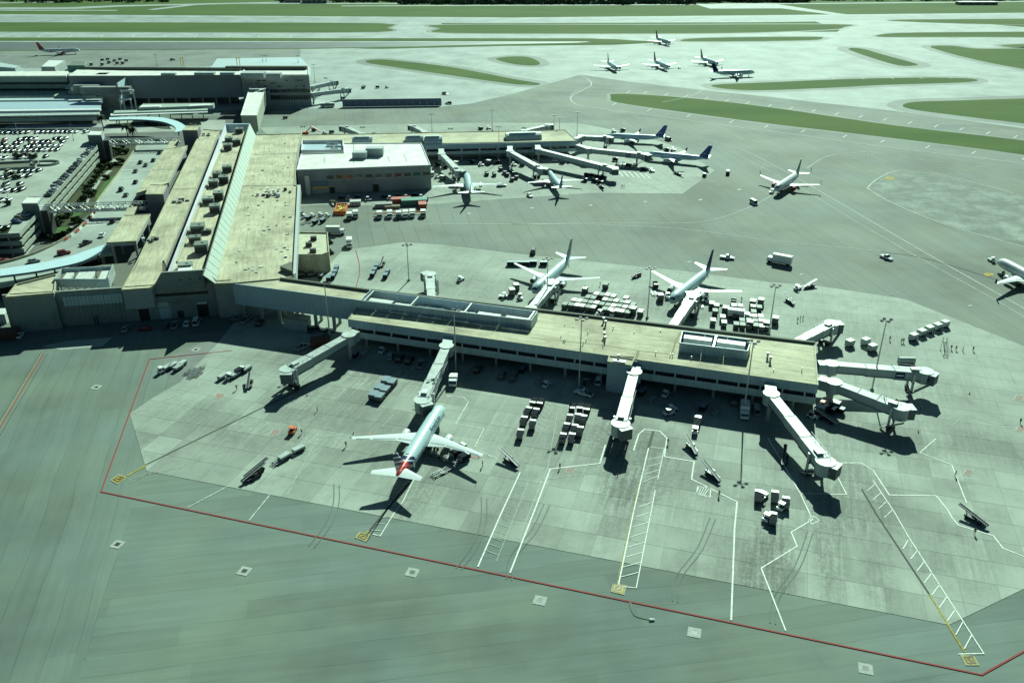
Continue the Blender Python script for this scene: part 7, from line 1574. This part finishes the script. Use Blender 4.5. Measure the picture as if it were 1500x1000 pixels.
for x, y, qx, qy, l in ((479, 357, 486, 356, 'dark trailer above the rear wall of the small annex'), (480, 372, 487, 371, 'dark trailer at the front corner of the small annex')): car('van', 'car_black', x, y, aim(x, y, qx, qy), l, 'cars by the annex')
# round the foreground airliner
for k, (x, y) in enumerate([(629, 664), (640, 667), (651, 671), (661, 676), (641, 695), (652, 690), (674, 661), (668, 668), (680, 674)]): pa(PF if k < 6 else PC, x, y, x + 11, y + 4 if k < 4 else y - 6, 'dark loading unit under the wing of the foreground airliner, %s' % ['innermost', 'second out', 'third out', 'fourth out', 'front end', 'front bend', 'beside the engine', 'behind the engine', 'outermost'][k], 'loading units at the foreground airliner')
pa(PB, 625, 653, 634, 664, 'dark belt loader at the rear hold of the foreground airliner', 'belt loaders')
# at far pier and far stands
for k, (x, y) in enumerate(sorted([(733, 250), (739, 255), (743, 258), (748, 252), (752, 256), (756, 262), (750, 265), (713, 257), (724, 258)])): pa(PC, x, y, x + 4, y + 4, 'baggage cart in the group between the two planes before the far pier, %s from left' % ORD(k + 1), CG)
for k, (x, y) in enumerate(sorted([(860, 259), (868, 260), (876, 262), (884, 263), (871, 267), (879, 270), (856, 266)])): pa(PC, x, y, x + 6, y + 1, 'baggage cart in the group below the long far jet bridge, %s from left' % ORD(k + 1), CG)
for k, (x, y) in enumerate(sorted([(905, 244), (914, 243), (921, 245), (930, 243), (942, 250), (955, 252), (976, 222), (986, 221), (899, 194), (912, 193), (901, 236)])): pa(PC if k % 2 else PT, x, y, x + 7, y + (k % 3) - 1, 'small unit among the equipment near the blue-tailed planes, %s from left' % ORD(k + 1), 'equipment near the blue-tailed planes')
for k, (x, y) in enumerate(sorted([(640, 244), (652, 247), (662, 254), (641, 261), (648, 264), (668, 243), (690, 240), (705, 243), (716, 241), (728, 240), (753, 243), (765, 243), (777, 241), (813, 237), (824, 239), (835, 238)])): pa((PC, PT, PUW)[k % 3], x, y, x + 6, y + (k % 3) - 1, 'small unit in the shade before the far pier, %s from left' % ORD(k + 1), 'equipment in the shade of the far pier')
for k, (x, y) in enumerate(sorted([(444, 186), (460, 192), (476, 196), (486, 195), (531, 187), (548, 196), (660, 189), (704, 190), (716, 189), (768, 188), (513, 131), (532, 130), (534, 127), (553, 129), (567, 129), (477, 115), (418, 174), (441, 160)])): pa((PD, PT, PF)[k % 3], x, y, x + 6, y + (k % 2), 'small equipment on the far side apron, %s from left' % ORD(k + 1), 'equipment on the far side apron')
t = thing('cherry_picker', 'red folded crane arm on the pad behind the broad beige roof', 'lift', (*at(456, 196), 0)); mb = MB(); a = at(448, 196); mb.bar((a[0], a[1], .8), (a[0] + 4, a[1], 4.5), .6); mb.bar((a[0] + 4, a[1], 4.5), (a[0] + 9, a[1], 1.5), .6); part('arm', mb, M['orange'], t, world=True); mb = MB(); mb.box(a[0] - 2, a[0] + 2, a[1] - 1, a[1] + 1, .3, 1.2); part('base', mb, M['orange'], t, world=True)
for k, (x, y) in enumerate(sorted([(440, 316), (446, 319), (452, 322), (458, 318), (464, 322), (470, 317), (476, 322), (455, 326), (462, 328), (445, 328), (473, 326), (480, 318)])): pa((PD, PF, PT)[k % 3], x, y, x + 5, y - 3, 'jumbled dark equipment in the yard corner below the hall, %s from left' % ORD(k + 1), 'equipment in the yard corner')
for k, (x, y) in enumerate(sorted([(500, 292), (512, 293), (524, 291), (540, 294), (563, 290), (572, 293), (584, 289), (596, 291), (608, 288), (618, 291)])): pa((PD, PT)[k % 2], x, y, x + 5, y, 'dark equipment in the shadow of the white-roofed hall, %s from left' % ORD(k + 1), 'equipment in the hall shadow')
for k, (x, y) in enumerate(sorted([(150, 89), (158, 88), (168, 90), (176, 88), (185, 90), (160, 93), (172, 94), (150, 96), (180, 94), (120, 94), (134, 96)])): pa((PD, PUW)[k % 2], x, y, x + 6, y, 'small equipment behind the glass terminal roof, %s from left' % ORD(k + 1), 'equipment behind the glass terminal')
for k, (x, y) in enumerate(sorted([(1206, 597), (1214, 604), (1222, 599), (1200, 606), (1190, 612), (1228, 604)])): pa((PT, PUW, PTR, PC, PUW, PD)[k], x, y, x + 6, y + 2, 'ramp unit under the right end of the near pier, %s from left' % ORD(k + 1), 'equipment under the pier end')
for k, (x, y) in enumerate(sorted([(960, 421), (958, 431), (967, 440), (978, 437), (756, 425), (750, 432), (762, 438), (1035, 442), (1026, 449)])): pa((PUW, PUW, PT, PF, PC, PUW, PT, PF, PT)[k], x, y, x + 3, y + 6, 'ramp unit around the noses of the docked planes behind the pier, %s from left' % ORD(k + 1), 'equipment at the docked planes')
for k, (x, y) in enumerate(sorted([(520, 523), (535, 518), (560, 516), (765, 545), (790, 560), (800, 566), (940, 578), (955, 585), (975, 580), (1030, 600), (1048, 606)])): pa((PD, PF, PT)[k % 3], x, y, x + 4, y - 5, 'dark equipment in the deep shade under the near pier, %s from left' % ORD(k + 1), 'equipment in the pier shade')
# passenger stairs at right
t = thing('stair_truck', 'thin steel passenger stair standing at the right of the pier', 'stairs', (*at(1383, 518), 0), R(80)); mb = MB(); mb.bar((-2.4, -.5, .5), (2.4, -.5, 3.6), .1); mb.bar((-2.4, .5, .5), (2.4, .5, 3.6), .1); part('stringer', mb, M['grey_metal'], t, kind='stuff')
for k in range(9): mb = MB(); mb.box(-2.4 + k * .55, -2.1 + k * .55, -.5, .5, .5 + k * .36, .56 + k * .36); part('tread', mb, M['grey_metal'], t)
for s in (-.55, .55): mb = MB(); mb.bar((-2.4, s, 1.5), (2.4, s, 4.6), .07); mb.bar((2.4, s, 0.2), (2.4, s, 4.6), .08); part('handrail', mb, M['grey_metal'], t)
wheels(t, (-1.8, 1.8), (-.6, .6), .25, .15)
# fire-tank-like trailers beside the bridge
t = thing('air_start_unit', 'pale rounded unit parked behind the navy-signed jet bridge', 'ground unit', (*at(1327, 532), 0), R(-3)); mb = MB(); mb.tube((-2.4, 0, 1.1), (2.4, 0, 1.1), .95, None, 12); part('tank', mb, M['bridge_roof'], t, smooth=True); mb = MB(); mb.box(-2.5, 2.5, -.8, .8, .3, .5); part('frame', mb, M['dark_metal'], t); wheels(t, (-1.6, 1.6), (-.7, .7), .3, .2)

# ---- people and cones
def person_proto(top):
    bm = bmesh.new(); J = {'hip': (0, 0, .95), 'chest': (0, 0, 1.32), 'neck': (0, 0, 1.50), 'head': (0.02, 0, 1.64), 'crown': (0.0, 0, 1.74)}
    vid = {}
    pts = [('hip', (0, 0, .95), .15), ('waist', (0, 0, 1.1), .13), ('chest', (0, 0, 1.35), .16), ('neck', (0, 0, 1.5), .06), ('head', (.02, 0, 1.62), .095), ('crown', (0, 0, 1.72), .08)]
    edges = [('hip', 'waist'), ('waist', 'chest'), ('chest', 'neck'), ('neck', 'head'), ('head', 'crown')]
    for s, n in ((-1, 'r'), (1, 'l')):
        pts += [('th' + n, (0, s * .1, .88), .10), ('kn' + n, (.05 * s, s * .12, .5), .065), ('an' + n, (.1 * s - .03, s * .13, .1), .045), ('to' + n, (.1 * s + .14, s * .14, .05), .04), ('sh' + n, (0, s * .2, 1.42), .07), ('el' + n, (-.03, s * .27, 1.14), .05), ('wr' + n, (.08, s * .28, .9), .036), ('ha' + n, (.11, s * .28, .81), .03)]
        edges += [('hip', 'th' + n), ('th' + n, 'kn' + n), ('kn' + n, 'an' + n), ('an' + n, 'to' + n), ('chest', 'sh' + n), ('sh' + n, 'el' + n), ('el' + n, 'wr' + n), ('wr' + n, 'ha' + n)]
    me = bpy.data.meshes.new('body'); idx = {p[0]: i for i, p in enumerate(pts)}; me.from_pydata([p[1] for p in pts], [(idx[a], idx[b]) for a, b in edges], [])
    ob = bpy.data.objects.new('tmp_body', me); COL.objects.link(ob); md = ob.modifiers.new('s', 'SKIN')
    for i, p in enumerate(pts): me.skin_vertices[0].data[i].radius = (p[2], p[2])
    me.skin_vertices[0].data[0].use_root = True; ob.modifiers.new('d', 'SUBSURF').levels = 1
    bpy.context.view_layer.update(); out = bpy.data.meshes.new_from_object(ob.evaluated_get(bpy.context.evaluated_depsgraph_get())); bpy.data.objects.remove(ob)
    out.name = 'body'; out.materials.clear()
    for m in (M['skin'], M[top], M['cloth_dark']): out.materials.append(m)
    for p in out.polygons:
        z = p.center.z; p.use_smooth = True; p.material_index = 0 if z > 1.5 or (abs(p.center.y) > .22 and z < .9 and z > .7) else (1 if z > .95 else 2)
    t = thing('person', 'x', 'person'); o = bpy.data.objects.new('body', out); link(o, t); return [t, False]
PP = [person_proto('hivis'), person_proto('cloth_dark'), person_proto('red_paint')]
people = [(1312, 591, 'right of the lower right jet bridge, leftmost'), (1329, 593, 'right of the lower right jet bridge, second'), (1335, 595, 'right of the lower right jet bridge, paired'), (1348, 600, 'right of the lower right jet bridge, rightmost'), (1393, 512, 'near the passenger stair, first'), (1400, 513, 'near the passenger stair, second'), (1410, 514, 'near the passenger stair, third'), (1425, 514, 'near the passenger stair, fourth'), (1303, 499, 'behind the upper right jet bridge'), (1320, 502, 'beside the long cart line, left'), (1323, 502, 'beside the long cart line, right'), (820, 686, 'on the stand line left of the central stand'), (1053, 726, 'on the stand line right of the hatched square'), (978, 650, 'on the right edge of the central painted stand'), (507, 654, 'on the open concrete left of the foreground airliner'), (465, 602, 'on the faint line left of the blue-grey containers'), (442, 636, 'beside the small orange tug'), (707, 683, 'right of the foreground airliner tail shadow'), (1168, 471, 'in the row walking by the right jet bridge, left'), (1172, 469, 'in the row walking by the right jet bridge, middle'), (1176, 468, 'in the row walking by the right jet bridge, right'), (1188, 250, 'under the tail of the towed airliner'), (1427, 782, 'beside the dark belt loader at lower right'), (1399, 697, 'on the line at the far right stand'), (879, 419, 'above the left container block'), (911, 275, 'on the far stand, left of two'), (914, 275, 'on the far stand, right of two'), (1086, 441, 'behind the right container block'), (1494, 620, 'at the right edge of the picture'), (347, 571, 'on the concrete by the white units at left')]
for k, (x, y, l) in enumerate(people):
    put(PP[k % 3], x, y, 0, random.uniform(0, 6), 'crew member in %s standing %s' % (['yellow vest', 'dark clothes', 'red top'][k % 3], l), 'ground crew')
def cone_proto():
    t = thing('traffic_cone', 'x', 'cone'); mb = MB(); mb.tube((0, 0, .04), (0, 0, .75), .19, .04, 8); part('cone', mb, M['orange'], t); mb = MB(); mb.box(-.25, .25, -.25, .25, 0, .05); part('base', mb, M['black'], t); return [t, False]
PCN = cone_proto()
for x, y, l in ((518, 635, 'left wingtip of the foreground airliner'), (702, 668, 'right wingtip of the foreground airliner'), (450, 580, 'end of the leftmost jet bridge'), (905, 697, 'head of the central jet bridge shadow'), (1345, 633, 'end of the lower right jet bridge'), (1420, 577, 'faint line at the far right'), (640, 620, 'left engine of the foreground airliner')): put(PCN, x, y, 0, 0, 'small orange cone at the ' + l, 'traffic cones')

# ---- far woods, bushes and houses
random.seed(3); mb = MB()
def clump(x, y, r, h):
    for _ in range(26):
        a = random.uniform(0, 6.28); rr = r * random.random() ** .5; zz = random.uniform(.1, 1) * h * (1 - .5 * (rr / r) ** 2); s = r * random.uniform(.2, .42)
        c = Vector((x + rr * math.cos(a), y + rr * math.sin(a), zz)); u = Vector((random.gauss(0, 1), random.gauss(0, 1), random.gauss(0, 1))).normalized(); w = u.cross(Vector((random.gauss(0, 1), random.gauss(0, 1), .3))).normalized()
        mb.add([c + u * s, c - u * s * .6 + w * s, c - u * s * .6 - w * s], [(0, 1, 2)])
for k in range(900):
    px = random.uniform(590, 1180); py = random.uniform(-3, 6.5 if px < 1010 else 4); p = at(px, py); clump(p[0], p[1], random.uniform(6, 11), random.uniform(5, 10))
for k in range(260):
    px = random.uniform(1180, 1650); p = at(px, random.uniform(-4, 1.5)); clump(p[0], p[1], random.uniform(5, 9), random.uniform(4, 9))
for k in range(160):
    px = random.uniform(-200, 240); p = at(px, random.uniform(-3, 4)); clump(p[0], p[1], random.uniform(5, 9), random.uniform(4, 9))
for k in range(120):
    px = random.uniform(400, 600); p = at(px, random.uniform(-3, 4)); clump(p[0], p[1], random.uniform(4, 8), random.uniform(3, 7))
woods = bpy.data.objects.new('woods', mb.mesh('woods', M['leaf_dark'])); link(woods); woods['kind'] = 'stuff'; tag(woods, 'dark green wood along the top edge beyond the runway', 'woods')
for x, y, w_, h_, l in ((462, 4.5, 40, 5, 'low pale building beyond the runway at top'), (430, 3.5, 26, 4, 'small pale building beyond the runway, left of the low one'), (1430, 7.0, 60, 4, 'long low pale structure in the grass at upper right')):
    p = at(x, y); t = thing('far_building', l, 'building', (*p, 0)); mb = MB(); mb.box(-w_ / 2, w_ / 2, -7, 7, 0, h_); part('wall', mb, M['gray_conc'], t); mb = MB(); mb.box(-w_ / 2 - .5, w_ / 2 + .5, -7.5, 7.5, h_, h_ + .4); part('roof', mb, M['white_roof'], t)
    for k in range(5): mb = MB(); mb.box(-w_ / 2 + w_ * (k + .3) / 5, -w_ / 2 + w_ * (k + .7) / 5, -7.05, -7, 1, h_ - 1); part('window', mb, M['glass'], t)
